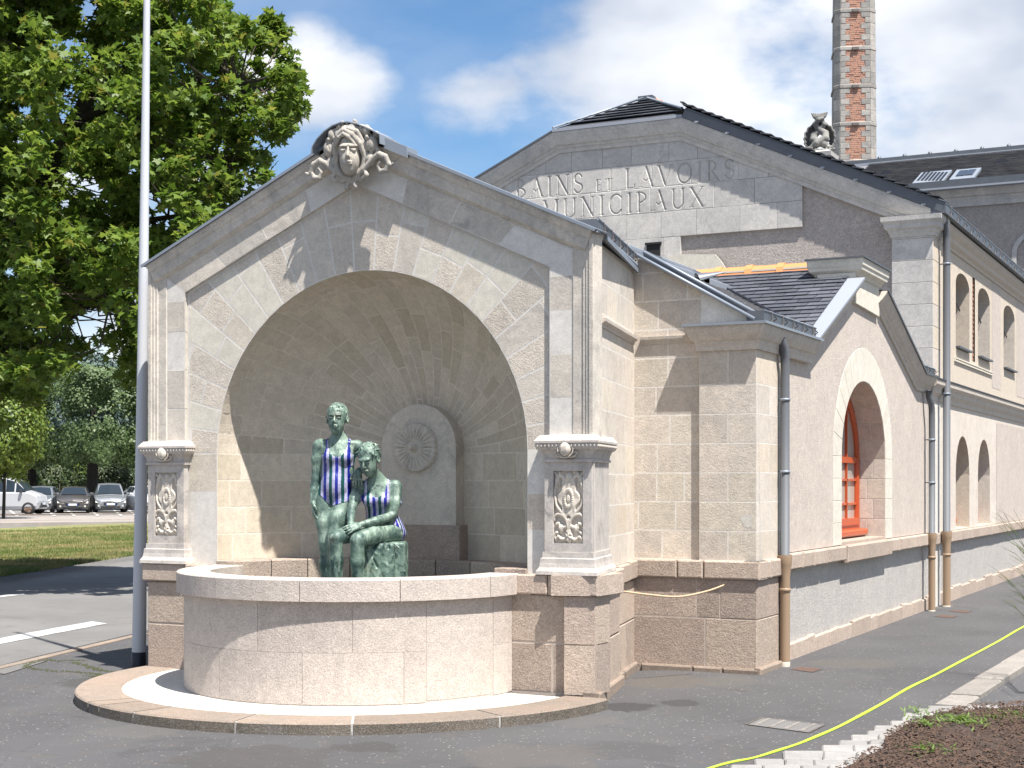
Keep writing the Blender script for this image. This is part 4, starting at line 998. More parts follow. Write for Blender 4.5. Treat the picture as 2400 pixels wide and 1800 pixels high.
# downpipes ------------------------------------------------------------------
def downpipe(parent, x, y, ztop, zjoint, r, zg, swan=True):
    m = MB(); pts = []
    if swan: pts += [(x - .02, y - .10, ztop + .03), (x - .02, y - .085, ztop - .05), (x - .0, y - .04, ztop - .14), (x, y - .005, ztop - .22)]
    pts += [(x, y, ztop - .30), (x, y, zjoint)]
    m.tube(pts, r, 14); dp = m.build('downpipe', M['pipe_grey'], parent, smooth=True)
    for z in (ztop - .62, (ztop + zjoint) / 2 - .25):
        m = MB(); m.lathe([(r, z - .012), (r + .008, z - .010), (r + .008, z + .010), (r, z + .012)], x, y, 14); m.tube([(x, y, z), (x - .12, y + .02, z)], .008, 5); m.build('pipe_clip', M['zinc'], dp, smooth=True)
    m = MB(); m.lathe([(r + .022, zjoint + .02), (r + .022, zjoint - .055), (r + .018, zjoint - .07), (r + .004, zjoint - .19), (r + .003, zg + .035)], x, y, 16); m.lathe([(r + .003, zjoint - .32), (r + .012, zjoint - .315), (r + .012, zjoint - .29), (r + .003, zjoint - .285)], x, y, 16)
    b = m.build('pipe_shoe', M['pipe_brown'], dp, smooth=True)
    m = MB(); m.lathe([(r + .005, zg - .05), (r + .005, zg + .036), (r, zg + .036)], x, y, 16); m.build('pipe_foot', M['pipe_foot'], dp, smooth=True)
p1 = onX(1840, 1300, .70); downpipe(wing, .70, p1.y, 3.05, .98, .042, -.02)
p2 = onX(2184, 1250, .70); downpipe(wing, .70, p2.y, 2.86, .985, .042, -.05)

# pale oval repair on the pier
m = MB(); c_ = onY(1751, 1221, YF); m.add([c_ + Vector((.052 * math.cos(t) * (1 + .12 * math.sin(3 * t)) - .012 * math.sin(t), -.0015, .066 * math.sin(t) * (1 + .08 * math.cos(2 * t)))) for t in np.linspace(0, 2 * math.pi, 25)[:-1]], [tuple(range(24))]); fixn(m.build('plaster_repair', M['white_ring'], wing))
# ================================================================ main bath hall
hall = thing('bath_hall', 'tall bath hall behind the wing, BAINS ET LAVOIRS MUNICIPAUX carved in its gable', 'building', (-4, 15, 0))
YH = 10.2; FH = Frame((0, YH, 0), (1, 0, 0), (0, -1, 0)); XC = -4.0
KN = [(.74, 5.32), (-2.96, 6.99), (-5.04, 6.99), (-8.74, 5.32)]
# carved lettering: strokes in a unit box, (points, width)
T, t_ = .115, .045
def arcp(cx, cy, rx, ry, a0, a1, n=14): return [(cx + rx * math.cos(R(a0 + (a1 - a0) * i / n)), cy + ry * math.sin(R(a0 + (a1 - a0) * i / n))) for i in range(n + 1)]
def ser(x, y, w=.10): return ([(x - w, y), (x + w, y)], t_ * .9)
LT = {
 'B': (.62, [([(.14, 0), (.14, 1)], T), (arcp(.14, .76, .33, .24, 90, -90), .07), (arcp(.14, .27, .42, .27, 90, -90), .085), ser(.10, 0), ser(.10, 1)]),
 'A': (.86, [([(.43, 1), (.10, 0)], t_), ([(.43, 1), (.76, 0)], T), ([(.25, .42), (.40, .27), (.58, .42)], t_), ser(.10, 0), ser(.76, 0)]),
 'I': (.34, [([(.17, 0), (.17, 1)], T), ser(.17, 0, .12), ser(.17, 1, .12)]),
 'N': (.84, [([(.14, 0), (.14, 1)], t_), ([(.14, 1), (.70, 0)], T), ([(.70, 0), (.70, 1)], t_), ser(.14, 0), ser(.12, 1), ser(.70, 1)]),
 'S': (.60, [(arcp(.30, .75, .20, .25, 20, 200) + arcp(.30, .77, .2, .25, 200, 235, 4) + [(.42, .45)] + arcp(.30, .26, .22, .26, 35, -160), .085)]),
 'E': (.60, [([(.14, 0), (.14, 1)], T), ([(.14, 0), (.52, 0), (.52, .1)], t_), ([(.14, 1), (.50, 1), (.50, .9)], t_), ([(.14, .52), (.44, .52)], t_)]),
 'T': (.70, [([(.35, 0), (.35, 1)], T), ([(.06, .88), (.06, 1), (.64, 1), (.64, .88)], t_), ser(.35, 0)]),
 'L': (.58, [([(.14, 0), (.14, 1)], T), ([(.14, 0), (.52, 0), (.54, .16)], t_), ser(.14, 1), ser(.10, 0)]),
 'V': (.84, [([(.08, 1), (.42, 0)], T), ([(.42, 0), (.76, 1)], t_), ser(.08, 1), ser(.76, 1)]),
 'O': (.92, [(arcp(.46, .5, .36, .5, 0, 360, 26), .085)]),
 'R': (.74, [([(.14, 0), (.14, 1)], T), (arcp(.14, .74, .36, .26, 90, -90), .075), ([(.30, .48), (.64, .0)], T * .9), ser(.12, 0), ser(.10, 1), ser(.66, 0, .06)]),
 'M': (1.0, [([(.14, 0), (.14, 1)], t_), ([(.14, 1), (.48, 0)], T), ([(.48, 0), (.82, 1)], t_), ([(.82, 1), (.82, 0)], T), ser(.14, 0), ser(.12, 1), ser(.84, 1), ser(.82, 0)]),
 'U': (.80, [([(.14, 1), (.14, .3)] + arcp(.40, .3, .26, .3, 180, 360) + [(.66, 1)], .08), ser(.14, 1), ser(.66, 1)]),
 'C': (.80, [(arcp(.44, .5, .36, .5, 40, 320, 22), .085)]),
 'P': (.62, [([(.14, 0), (.14, 1)], T), (arcp(.14, .73, .38, .27, 90, -90), .08), ser(.12, 0), ser(.10, 1)]),
 'X': (.82, [([(.10, 1), (.70, 0)], T), ([(.70, 1), (.10, 0)], t_), ser(.10, 1), ser(.70, 1), ser(.10, 0), ser(.70, 0)]),
}
STK = []
def setline(txt, u0, u1, v, h, small=()):
    tot = sum((LT[c][0] if c != ' ' else .34) * (h if i not in small else h * .58) for i, c in enumerate(txt)); sp = (u1 - u0 - tot) / max(1, len(txt) - 1); u = u0
    for i, c in enumerate(txt):
        hh = h * .58 if i in small else h
        if c == ' ': u += .34 * hh + sp; continue
        wd, st = LT[c]
        for pts, wl in st: STK.append(([(u + a * hh, v + b * hh) for a, b in pts], wl * hh))
        u += wd * hh + sp
setline('BAINS ET LAVOIRS', -5.73, -2.20, 6.065, .285, (6, 7))
setline('MUNICIPAUX', -5.27, -2.66, 5.70, .285)
def carve(U, V):
    Dp = np.zeros_like(U); u0, u1, v0, v1 = U.min(), U.max(), V.min(), V.max()
    for pts, wd in STK:
        xs = [p[0] for p in pts]; ys = [p[1] for p in pts]
        if max(xs) < u0 - .05 or min(xs) > u1 + .05 or max(ys) < v0 - .05 or min(ys) > v1 + .05: continue
        D = polyd(U, V, pts); Dp = np.maximum(Dp, np.clip(wd / 2 + .003 - D, 0, .020) * 1.35)
    return -Dp
insc = [(-8.6, 5.30), (-8.6, 4.0), (-3.03, 4.0), (-3.03, 5.29), (-1.21, 5.29), (-1.21, 6.2), (-2.98, 7.0), (-5.02, 7.0)]
m = MB(); w_ = [(-8.7, -.1), (.6, -.1), (.6, 5.3), (-2.98, 6.9), (-5.02, 6.9), (-8.7, 5.25)]
polyplate(w_, [], FH, -.05).build('rendered_wall', M['render_hall'], hall)
rr = random.Random(2); ys = [4.0, 4.33, 4.66, 4.98, 5.29, 5.665, 6.04, 6.40, 6.72, 7.0]
for i, (z0, z1) in enumerate(zip(ys, ys[1:])):
    u = -8.6
    while u < -1.2:
        wd = rr.uniform(.42, .68); nu = u + wd
        if z1 <= 5.30 and nu > -3.03: nu = -3.03
        if nu > -1.21 - .2: nu = -1.21
        if 6.0 < z0 < 6.3 and u < -2.15 < nu: nu = -2.15
        hull = [(-8.6, 4.0), (-1.21, 4.0), (-1.21, 6.1), (-2.98, 6.88), (-5.02, 6.88), (-8.6, 5.25)]
        q = clipconv([(u, z0), (nu, z0), (nu, z1), (u, z1)], hull); q = clean(q) if len(q) >= 3 else []
        if len(q) >= 3 and abs(area(q)) > .01:
            rect = len(q) == 4 and abs(abs(area(q)) - (nu - u) * (z1 - z0)) < 1e-4
            near = any(max(p[0] for p in s) > u and min(p[0] for p in s) < nu and max(p[1] for p in s) > z0 - .01 and min(p[1] for p in s) < z1 + .01 for s, _ in STK)
            if rect and near:
                g = .003
                def hf(U, V, a=u, b=nu, c=z0, d=z1):
                    e = np.minimum(np.minimum(U - a, b - U), np.minimum(V - c, d - V)); return carve(U, V) - np.clip(.010 - e, 0, .01) * .5
                relief('carved_block', FH, u, nu, z0, z1, .0085, hf, M['lime_hall'], hall, base=rr.uniform(-.001, .001), smooth=False)
            else: stone(q, FH, -.05, 0, M['lime_hall'], hall, gap=.002, bev=.003, jit=.001)
        u = nu
        if (z1 <= 5.30 and u >= -3.031) or u >= -1.211: break
m = MB(); m.box(-3.03 - 5.6, -1.215, YH + .012, YH + .05, 5.295, 5.6); m.box(-8.6, -3.04, YH + .012, YH + .05, 4.0, 5.3); m.build('inscription_bed', M['lime_hall'], hall)
pr = [(0, .13), (.045, .13), (.060, .12), (.105, .108), (.19, .075), (.20, .05), (.235, .045), (.245, .025), (.30, .018), (.30, -.1), (0, -.1)]
fixn(sweep2(KN, pr, lambda x, y, h: FH(x, y, h)).build('gable_cornice', M['lime_hall'], hall))
fixn(sweep2([KN[0], KN[1]], [(-.155, -.2), (-.155, .135), (-.15, .148), (-.004, .148), (-.004, -.2)], lambda x, y, h: FH(x, y, h)).build('verge_flashing', M['zinc_dark'], hall))
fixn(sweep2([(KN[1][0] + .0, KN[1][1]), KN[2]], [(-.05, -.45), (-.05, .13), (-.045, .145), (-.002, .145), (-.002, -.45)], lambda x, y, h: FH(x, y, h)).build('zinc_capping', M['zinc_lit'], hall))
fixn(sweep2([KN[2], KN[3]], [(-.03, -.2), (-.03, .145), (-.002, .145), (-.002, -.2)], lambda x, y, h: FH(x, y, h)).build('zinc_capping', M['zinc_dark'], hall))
for i in range(8):                                              # small pale clips along the verge
    t = (i + .5) / 8; a = Vector(KN[1]).lerp(Vector(KN[0]), t); m = MB(); m.box(a.x - .03, a.x + .03, YH - .163, YH - .149, a.y + .002, a.y + .028); m.build('verge_clip', M['zinc_lit'], hall)
RA_, RB_ = (XC, 11.3, 7.66), (XC, 24, 7.66)
m = MB(); e = 6.99 + .13
m.add([(.80, YH - .16, 5.32 + .13), (-2.94, YH - .16, e), RA_, RB_, (.80, 24, 5.45)], [(0, 4, 3, 2, 1)]); m.add([(-8.8, YH - .1, 5.36), (-5.04, YH - .1, 7.04), RA_, RB_, (-8.8, 24, 5.36)], [(0, 1, 2, 3, 4)])
m.add([(-5.04, YH - .1, 7.03), (-2.96, YH - .1, 7.03), RA_], [(0, 1, 2)]); m.build('roof_deck', M['slate'], hall)
vd = Vector((0, RA_[1] - YH + .1, RA_[2] - 7.05)).normalized(); FR_ = Frame((0, YH - .1, 7.05), (1, 0, 0), (0, -vd.z, vd.y), vd); L_ = math.hypot(RA_[1] - YH + .1, RA_[2] - 7.05)
slates([(-4.95, .16), (-3.06, .16), (XC + .02, L_ - .03), (XC - .02, L_ - .03)], FR_, 'slate_covering', M['slate'], hall, .17, .26, seed=4, th=.01, tilt=.02)
# ragged slate edge of the right-hand roof slope
vd = Vector((XC - .8, 0, 7.66 - 5.46)).normalized(); FS = Frame((.80, YH - .2, 5.465), (0, 1, 0), (-vd.z * -1, 0, -vd.x), vd); LS = math.hypot(XC - .8, 2.2)
slates([(0, .1), (.5, .1), (.5, 4.15), (0, 4.15)], FS, 'verge_slates', M['slate'], hall, .16, .24, seed=5, th=.012, tilt=.02, stuff=True)
m = MB(); m.tube([Vector((-2.96, YH - .12, e + .01)), Vector(RA_) + Vector((0, 0, .02))], .02, 6); m.tube([Vector((-5.04, YH - .12, 7.06)), Vector(RA_) + Vector((0, 0, .03))], .018, 6); m.build('hip_roll', M['zinc'], hall, smooth=True)
m = MB(); m.box(XC - .12, XC + .12, 11.25, 11.4, 7.60, 7.70); m.build('ridge_end', M['zinc_dark'], hall)
for i in range(2): 
    o = ridge_tile(0, 0, wing, 0, 0); o.parent = hall; o.rotation_euler = (0, 0, R(90)); o.location = -WO[hall.name] + Vector((XC, 11.5 + i * .38, 7.71))
# corner pier and its capital
XQ0, XQ1, YQ = .06, .62, YH - .02
FQ = Frame((0, YQ, 0), (1, 0, 0), (0, -1, 0)); z = 2.9; i = 0
while z < 5.03:
    z1 = min(5.05, z + .30)
    stone(quad(XQ0, XQ1, z, z1), FQ, -.2, .05, M['lime_hall'], hall, gap=.002, bev=.004); 
    stone(quad(YQ - .05, YQ + .5, z, z1), STR, XQ1 - .2, XQ1, M['lime_side'], hall, gap=.002, bev=.004); z = z1
m = MB(); m.box(XQ0 + .02, XQ1 - .01, YQ - .04, YQ + .5, -.1, 5.28); m.build('pier_core', M['mortar'], hall)
ca = [(.08, 5.03), (-.015, 5.03), (-.02, 5.065), (-.04, 5.09), (-.045, 5.115), (-.085, 5.145), (-.09, 5.20), (-.125, 5.24), (-.13, 5.30), (.08, 5.31)]
fixn(sweep2([(XQ0, YQ + .3), (XQ0, YQ - .05), (XQ1, YQ - .05), (XQ1, YQ + .48)], ca, lambda x, y, h: Vector((x, y, h))).build('pier_capital', M['lime_hall'], hall))
fixn(sweep2([(.60, YQ + .42), (.60, 24)], [(.1, 5.00), (-.02, 5.00), (-.03, 5.04), (-.07, 5.08), (-.075, 5.14), (-.12, 5.20), (-.13, 5.28), (.1, 5.30)], lambda x, y, h: Vector((x, y, h))).build('eave_cornice', M['lime_side'], hall))
gutter(hall, (.80, YQ - .12, 0), (.80, 24, 0), 5.305, .13, .2, (1, 0, 0), 26)
# street wall of the hall with its openings
SP = lambda px: onX(px, 1000, .60).y
ups = [(SP(2240) , SP(2272), 3.64, 4.60), (SP(2292), SP(2320), 3.64, 4.60), (SP(2352), SP(2378), 3.64, 4.60)]
lows = [(SP(2240), SP(2272), 1.0, 2.32), (SP(2292), SP(2320), 1.0, 2.32)]
HY0, HY1 = 9.86, 24.0
def opening(a, b, z0, z1, seg=False): 
    c, h = (a + b) / 2, (b - a) / 2
    return archloop(c, h, z0, z1 - (h if not seg else .16), 12, (h if not seg else .20))
hu = [opening(a, b, c, d + .15, True) for a, b, c, d in ups]; hl_ = [opening(a, b, c, d + .05) for a, b, c, d in lows]
sb = (SP(2279), SP(2285)); bs = [(sb[0], 3.55), (sb[1], 3.55), (sb[1], 4.85), (sb[0], 4.85)]
polyplate([(YQ + .45, 3.08), (HY1, 3.08), (HY1, 5.15), (YQ + .45, 5.15)], hu + [bs], STR, .60).build('stone_wall', M['lime_side'], hall)
for a, b in ((SP(2325), SP(2345)), (SP(2383), 22)):
    m = MB(); m.add([STR(u, v, .603) for u, v in quad(a, b, 3.25, 5.0)], [(0, 1, 2, 3)]); m.build('render_panel', M['render_pink'], hall)
fixn(sweep2([(SP(2236), 3.5), (SP(2324), 3.5), (SP(2324), 3.44), (SP(2236), 3.44)], [(0, .60), (0, .625), (-.02, .625), (-.02, .60)], lambda x, y, h: STR(x, y, h), True).build('apron_band', M['lime_clean'], hall))
polyplate([(HY0, .985), (HY1, .985), (HY1, 2.80), (HY0, 2.80)], hl_, STR, .60).build('stone_wall', M['lime_side'], hall)
m = MB(); m.add([STR(u, v, .603) for u, v in quad(SP(2335), 22, 1.0, 2.68)], [(0, 1, 2, 3)]); m.build('render_panel', M['render_pink'], hall)
for i, (lp, (a, b, c, d)) in enumerate(zip(hu + hl_, ups + lows)):
    extrude_loop(lp, STR, .60, .28).build('reveal', M['lime_side'], hall)
    m = MB(); m.box(.28, .29, a - .05, b + .05, c - .1, d + .3); pn = m.build('pane', M['glass'], hall)
    lp2 = lp[::-1]
    fixn(sweep2(lp2, [(0, .29), (0, .34), (.05, .34), (.05, .29)], lambda x, y, h: STR(x, y, h), True).build('window_frame', M['orange_paint'], hall))
    if c > 2:
        m = MB(); m.box(.40, .66, a + .02, b - .02, c + .01, c + .035); m.build('zinc_sill', M['zinc_dark'], hall)
        m = MB(); zc_ = c + .62; m.tube([(.56, a + .03, zc_ + .12), (.50, b - .25, zc_ + .02), (.56, a + .03, zc_ - .30)], .012, 5); m.build('iron_stay', M['iron'], hall)
    else:
        m = MB(); m.bbox(.30, .42, a + .02, b - .02, c + .06, c + .13, .015); m.build('window_sill', M['orange_paint'], hall)
m = MB(); rr = random.Random(8); z = 3.56
while z < 4.84: m.bbox(.54, .582 + rr.uniform(-.004, .004), sb[0], sb[1], z, z + .06, .006); z += .072
m.build('brick_strip', M['brick'], hall, kind='stuff')
m = MB(); m.box(.52, .56, sb[0], sb[1], 3.5, 4.9); m.build('strip_bed', M['mortar'], hall)
led = [(.1, 2.78), (0, 2.78), (-.02, 2.79), (-.03, 2.85), (-.07, 2.90), (-.075, 2.95), (-.12, 3.0), (-.125, 3.06), (.1, 3.09)]
fixn(sweep2([(.60, HY0 + .02), (.60, HY1)], led, lambda x, y, h: Vector((x, y, h))).build('ledge_cornice', M['lime_side'], hall))
fixn(sweep2([(.60, HY0 + .02), (.60, HY1)], [(.1, 3.11), (-.135, 3.062), (-.14, 3.08), (.1, 3.13)], lambda x, y, h: Vector((x, y, h))).build('zinc_capping', M['zinc_dark'], hall))
m = MB(); m.box(.3, .57, HY0, HY1, -.2, .9); m.build('lower_wall', M['render_grey'], hall)
rr = random.Random(31); y = HY0
while y < 22:
    b = y + rr.uniform(.45, .8); stone(quad(y, b, .82, .985), STR, .3, .655, M['granite_cap'], hall, bev=.014, gap=.005, jit=.003); y = b
y = HY0
while y < 22:
    b = y + rr.uniform(.4, .85); stone(quad(y, b, -.2, .16 + rr.uniform(-.02, .02)), STR, .3, .60, M['granite_cap'], hall, bev=.014, gap=.005, jit=.003); y = b
p3_ = onX(2217, 1250, .72); downpipe(hall, .73, p3_.y, 5.30, .985, .05, -.05)
# small timber window and pale plaster patch at the foot of the gable
m = MB(); a = onY(1517, 570, YH); b = onY(1548, 592, YH); m.box(a.x, b.x, YH - .03, YH + .0, b.z - .1, a.z - .03); m.box(a.x - .02, b.x + .02, YH - .05, YH, a.z - .03, a.z); o = m.build('attic_window', M['dark'], hall)
pts = [onY(px, py, YH - .04) for px, py in ((1585, 596), (1676, 596), (1690, 612), (1700, 628), (1760, 640), (1760, 700), (1560, 700), (1560, 606))]
m = MB(); m.add(pts + [p + Vector((0, .03, 0)) for p in pts], [tuple(range(8))[::-1]] + [(i, (i + 1) % 8, 8 + (i + 1) % 8, 8 + i) for i in range(8)]); fixn(m.build('plaster_patch', M['lime_clean'], hall))

# ================================================================ rear building
rear = thing('rear_building', 'tall grey-rendered rear block with long slate roof and rooflights at the right edge', 'building', (-3, 26, 0))
YB = 24.0; FB_ = Frame((0, YB, 0), (1, 0, 0), (0, -1, 0)); EB, RB = 8.25, 9.66; YRB = 27.2
m = MB(); m.box(-9, 1.2, YB, YB + 6.4, -.1, EB); m.build('wall', M['render_hall'], rear)
fixn(sweep2([(1.2, EB), (-9, EB)], [(0, .28), (.05, .28), (.07, .2), (.2, .14), (.22, .08), (.42, .06), (.42, -.05), (0, -.05)], lambda x, y, h: FB_(x, y, h)).build('cornice', M['lime_hall'], rear))
m = MB(); m.add([(-9, YB - .2, EB + .02), (1.3, YB - .2, EB + .02), (1.3, YRB, RB), (-9, YRB, RB), (1.3, YRB + 3.3, EB), (-9, YRB + 3.3, EB)], [(0, 1, 2, 3), (3, 2, 4, 5)]); m.build('roof_deck', M['slate_old'], rear)
vd = Vector((0, YRB - YB + .2, RB - EB)).normalized(); FZ = Frame((0, YB - .2, EB + .03), (1, 0, 0), (0, -vd.z, vd.y), vd); LZ = math.hypot(YRB - YB + .2, RB - EB)
slates([(-4.2, .18), (1.25, .18), (1.25, LZ), (-4.2, LZ)], FZ, 'slate_covering', M['slate_old'], rear, .12, .22, seed=7, th=.008, tilt=.02, stuff=True)
m = MB(); m.box(-9, 1.3, YRB - .14, YRB + .14, RB - .02, RB + .09); m.build('ridge_cap', M['zinc_dark'], rear)
m = MB(); m.box(-9, 1.3, YRB - .24, YRB - .14, RB - .10, RB - .02); m.build('ridge_flashing', M['zinc_lit'], rear)
for i in range(9): m = MB(); m.lathe([(.05, RB + .07), (.05, RB + .14), (.001, RB + .19)], -4 + i * .62, YRB, 8); m.build('ridge_stud', M['zinc_dark'], rear, smooth=True)
m = MB(); m.box(-9, 1.3, YB - .42, YB - .25, EB - .02, EB + .13); m.build('gutter', M['zinc_dark'], rear)
m = MB(); m.box(-9, 1.3, YB - .43, YB - .24, EB - .06, EB - .02); m.build('gutter_lip', M['zinc_lit'], rear)
def onroof(px, py):
    d = ray(px, py); o = FZ.o; t = (o - CAM).dot(FZ.n) / d.dot(FZ.n); return CAM + d * t
def roofbox(pa, pb, hgt, name, mat, par):
    ym, xm = (pa[1] + pb[1]) / 2, (pa[0] + pb[0]) / 2; ua, ub = onroof(pa[0], ym).x, onroof(pb[0], ym).x; va, vb = (onroof(xm, pa[1]) - FZ.o).dot(FZ.v), (onroof(xm, pb[1]) - FZ.o).dot(FZ.v); va, vb = min(va, vb), max(va, vb); m = MB(); p = [FZ(u, v, n) for n in (0.0, hgt) for u, v in ((ua, va), (ub, va), (ub, vb), (ua, vb))]
    m.add(p, [(0, 3, 2, 1), (4, 5, 6, 7), (0, 1, 5, 4), (1, 2, 6, 5), (2, 3, 7, 6), (3, 0, 4, 7)]); return m.build(name, mat, par)
rf = roofbox((2152, 433), (2219, 409), .07, 'rooflight', M['zinc'], rear)
for i in range(7): roofbox((2158 + i * 8.6, 430), (2163 + i * 8.6, 412), .085, 'rooflight_bar', M['black'], rf)
rf = roofbox((2236, 425), (2290, 403), .07, 'rooflight', M['zinc'], rear); roofbox((2246, 420), (2264, 408), .09, 'rooflight_pane', M['glass'], rf); roofbox((2267, 418), (2284, 406), .09, 'rooflight_pane', M['glass'], rf)
for px, py in ((2076, 410), (2347, 383)): cowl(rear, onroof(px, py), (R(-10), 0, R(0)), 1.3, M['black'])
ar = [onY(2372, 645, YB).x, 6.0]
fixn(sweep2([(ar[0] + .5 + .5 * math.cos(a), 6.7 + .5 * math.sin(a)) for a in np.linspace(0, math.pi, 15)] + [(ar[0], 5.6)], [(0, 0), (0, .06), (.10, .06), (.10, 0)], lambda x, y, h: FB_(x, y, h)).build('arch_moulding', M['lime_hall'], rear))

# ================================================================ brick and stone chimney
chp = onD(2000, 389, 46.0)
chim = thing('chimney_stack', 'tall chamfered chimney stack of orange brick panels with grey stone quoins and bands', 'chimney', (chp.x, chp.y, 0), TH - R(7))
A_, CH = .435, .20; HW = A_ + CH * .9
def scl(z): return 1.03 - (z - 11.2) * .013
base = [(-A_, -HW), (A_, -HW), (HW, -A_), (HW, A_), (A_, HW), (-A_, HW), (-HW, A_), (-HW, -A_)]
m = MB(); z0, z1 = 0, 21.5; m.add([(x * scl(0) * .975, y * scl(0) * .975, 0) for x, y in base] + [(x * scl(21.5) * .975, y * scl(21.5) * .975, 21.5) for x, y in base], [(i, (i + 1) % 8, 8 + (i + 1) % 8, 8 + i) for i in range(8)] + [tuple(range(8, 16))]); m.build('core', M['chim_stone'], chim, world=False)
bands = [11.26 + 1.13 * i for i in range(6)]
for zb in bands[0:]:
    s1 = scl(zb) * 1.03; m = MB(); m.add([(x * s1, y * s1, zb - .05) for x, y in base] + [(x * s1, y * s1, zb + .04) for x, y in base] + [(x * s1 * .96, y * s1 * .96, zb + .07) for x, y in base], [(i, (i + 1) % 8, 8 + (i + 1) % 8, 8 + i) for i in range(8)] + [(8 + i, 8 + (i + 1) % 8, 16 + (i + 1) % 8, 16 + i) for i in range(8)] + [tuple(range(8))[::-1]]); m.build('stone_band', M['chim_stone'], chim, world=False)
    m = MB(); m.bbox(-.10, .10, -HW * s1 - .05, -HW * s1 + .02, zb - .07, zb + .03, .01); m.build('tie_plate', M['iron'], chim, world=False)
bm_ = MB(); rr = random.Random(4)
for face in (0, 1):
    for bi in range(5):
        zb = bands[bi] + .06; n = 6; hh = (1.13 - .11) / n
        for r_ in range(n):
            za = zb + r_ * hh; sc = scl(za); wq = .15 if (r_ + bi) % 2 else .27
            for sg in (-1, 1):
                xa, xb = sorted((sg * A_ * sc, sg * (A_ - wq) * sc)); fr_ = Frame((0, 0, 0), (1, 0, 0) if face == 0 else (0, 1, 0), (0, -1, 0) if face == 0 else (1, 0, 0))
                o = stone(quad(xa, xb, za, za + hh), fr_, HW * sc - .06, HW * sc + .006, M['chim_stone'], chim, gap=.004, bev=.008, jit=.004)
                if o: o.location = (0, 0, 0)
            xa, xb = -(A_ - wq) * sc, (A_ - wq) * sc; nr = 3
            for k in range(nr):
                zc0 = za + hh * k / nr; u = xa - (rr.random() * .12)
                while u < xb - .01:
                    u1 = min(xb, u + rr.choice([.105, .2, .21])); ua = max(u, xa); d_ = rr.uniform(-.012, .004) + HW * sc
                    if u1 - ua > .02:
                        P_ = [(ua + .005, zc0 + .006), (u1 - .005, zc0 + .006), (u1 - .005, zc0 + hh / nr - .006), (ua + .005, zc0 + hh / nr - .006)]
                        fr_ = Frame((0, 0, 0), (1, 0, 0) if face == 0 else (0, 1, 0), (0, -1, 0) if face == 0 else (1, 0, 0))
                        bm_.add([fr_(a, b, d_ - .05) for a, b in P_] + [fr_(a, b, d_) for a, b in P_], [(4, 5, 6, 7), (0, 1, 5, 4), (1, 2, 6, 5), (2, 3, 7, 6), (3, 0, 4, 7)])
                    u = u1
bm_.build('brick', M['brick'], chim, world=False, kind='stuff')
for sx, sy in ((1, -1), (-1, -1)):
    for bi in range(5):
        for k in range(3):
            za = bands[bi] + .06 + k * .34; sc = scl(za); a = Vector((sx * A_, sy * HW, 0)) * sc; b = Vector((sx * HW, sy * A_, 0)) * sc; u = (b - a).normalized(); n = Vector((sx, sy, 0)).normalized(); L = (b - a).length
            o = stone(quad(0.0, L, za, za + .34), Frame(a, u, n), -.05, .008, M['chim_stone'], chim, gap=.004, bev=.006, jit=.003)
            if o: o.location = (0, 0, 0)

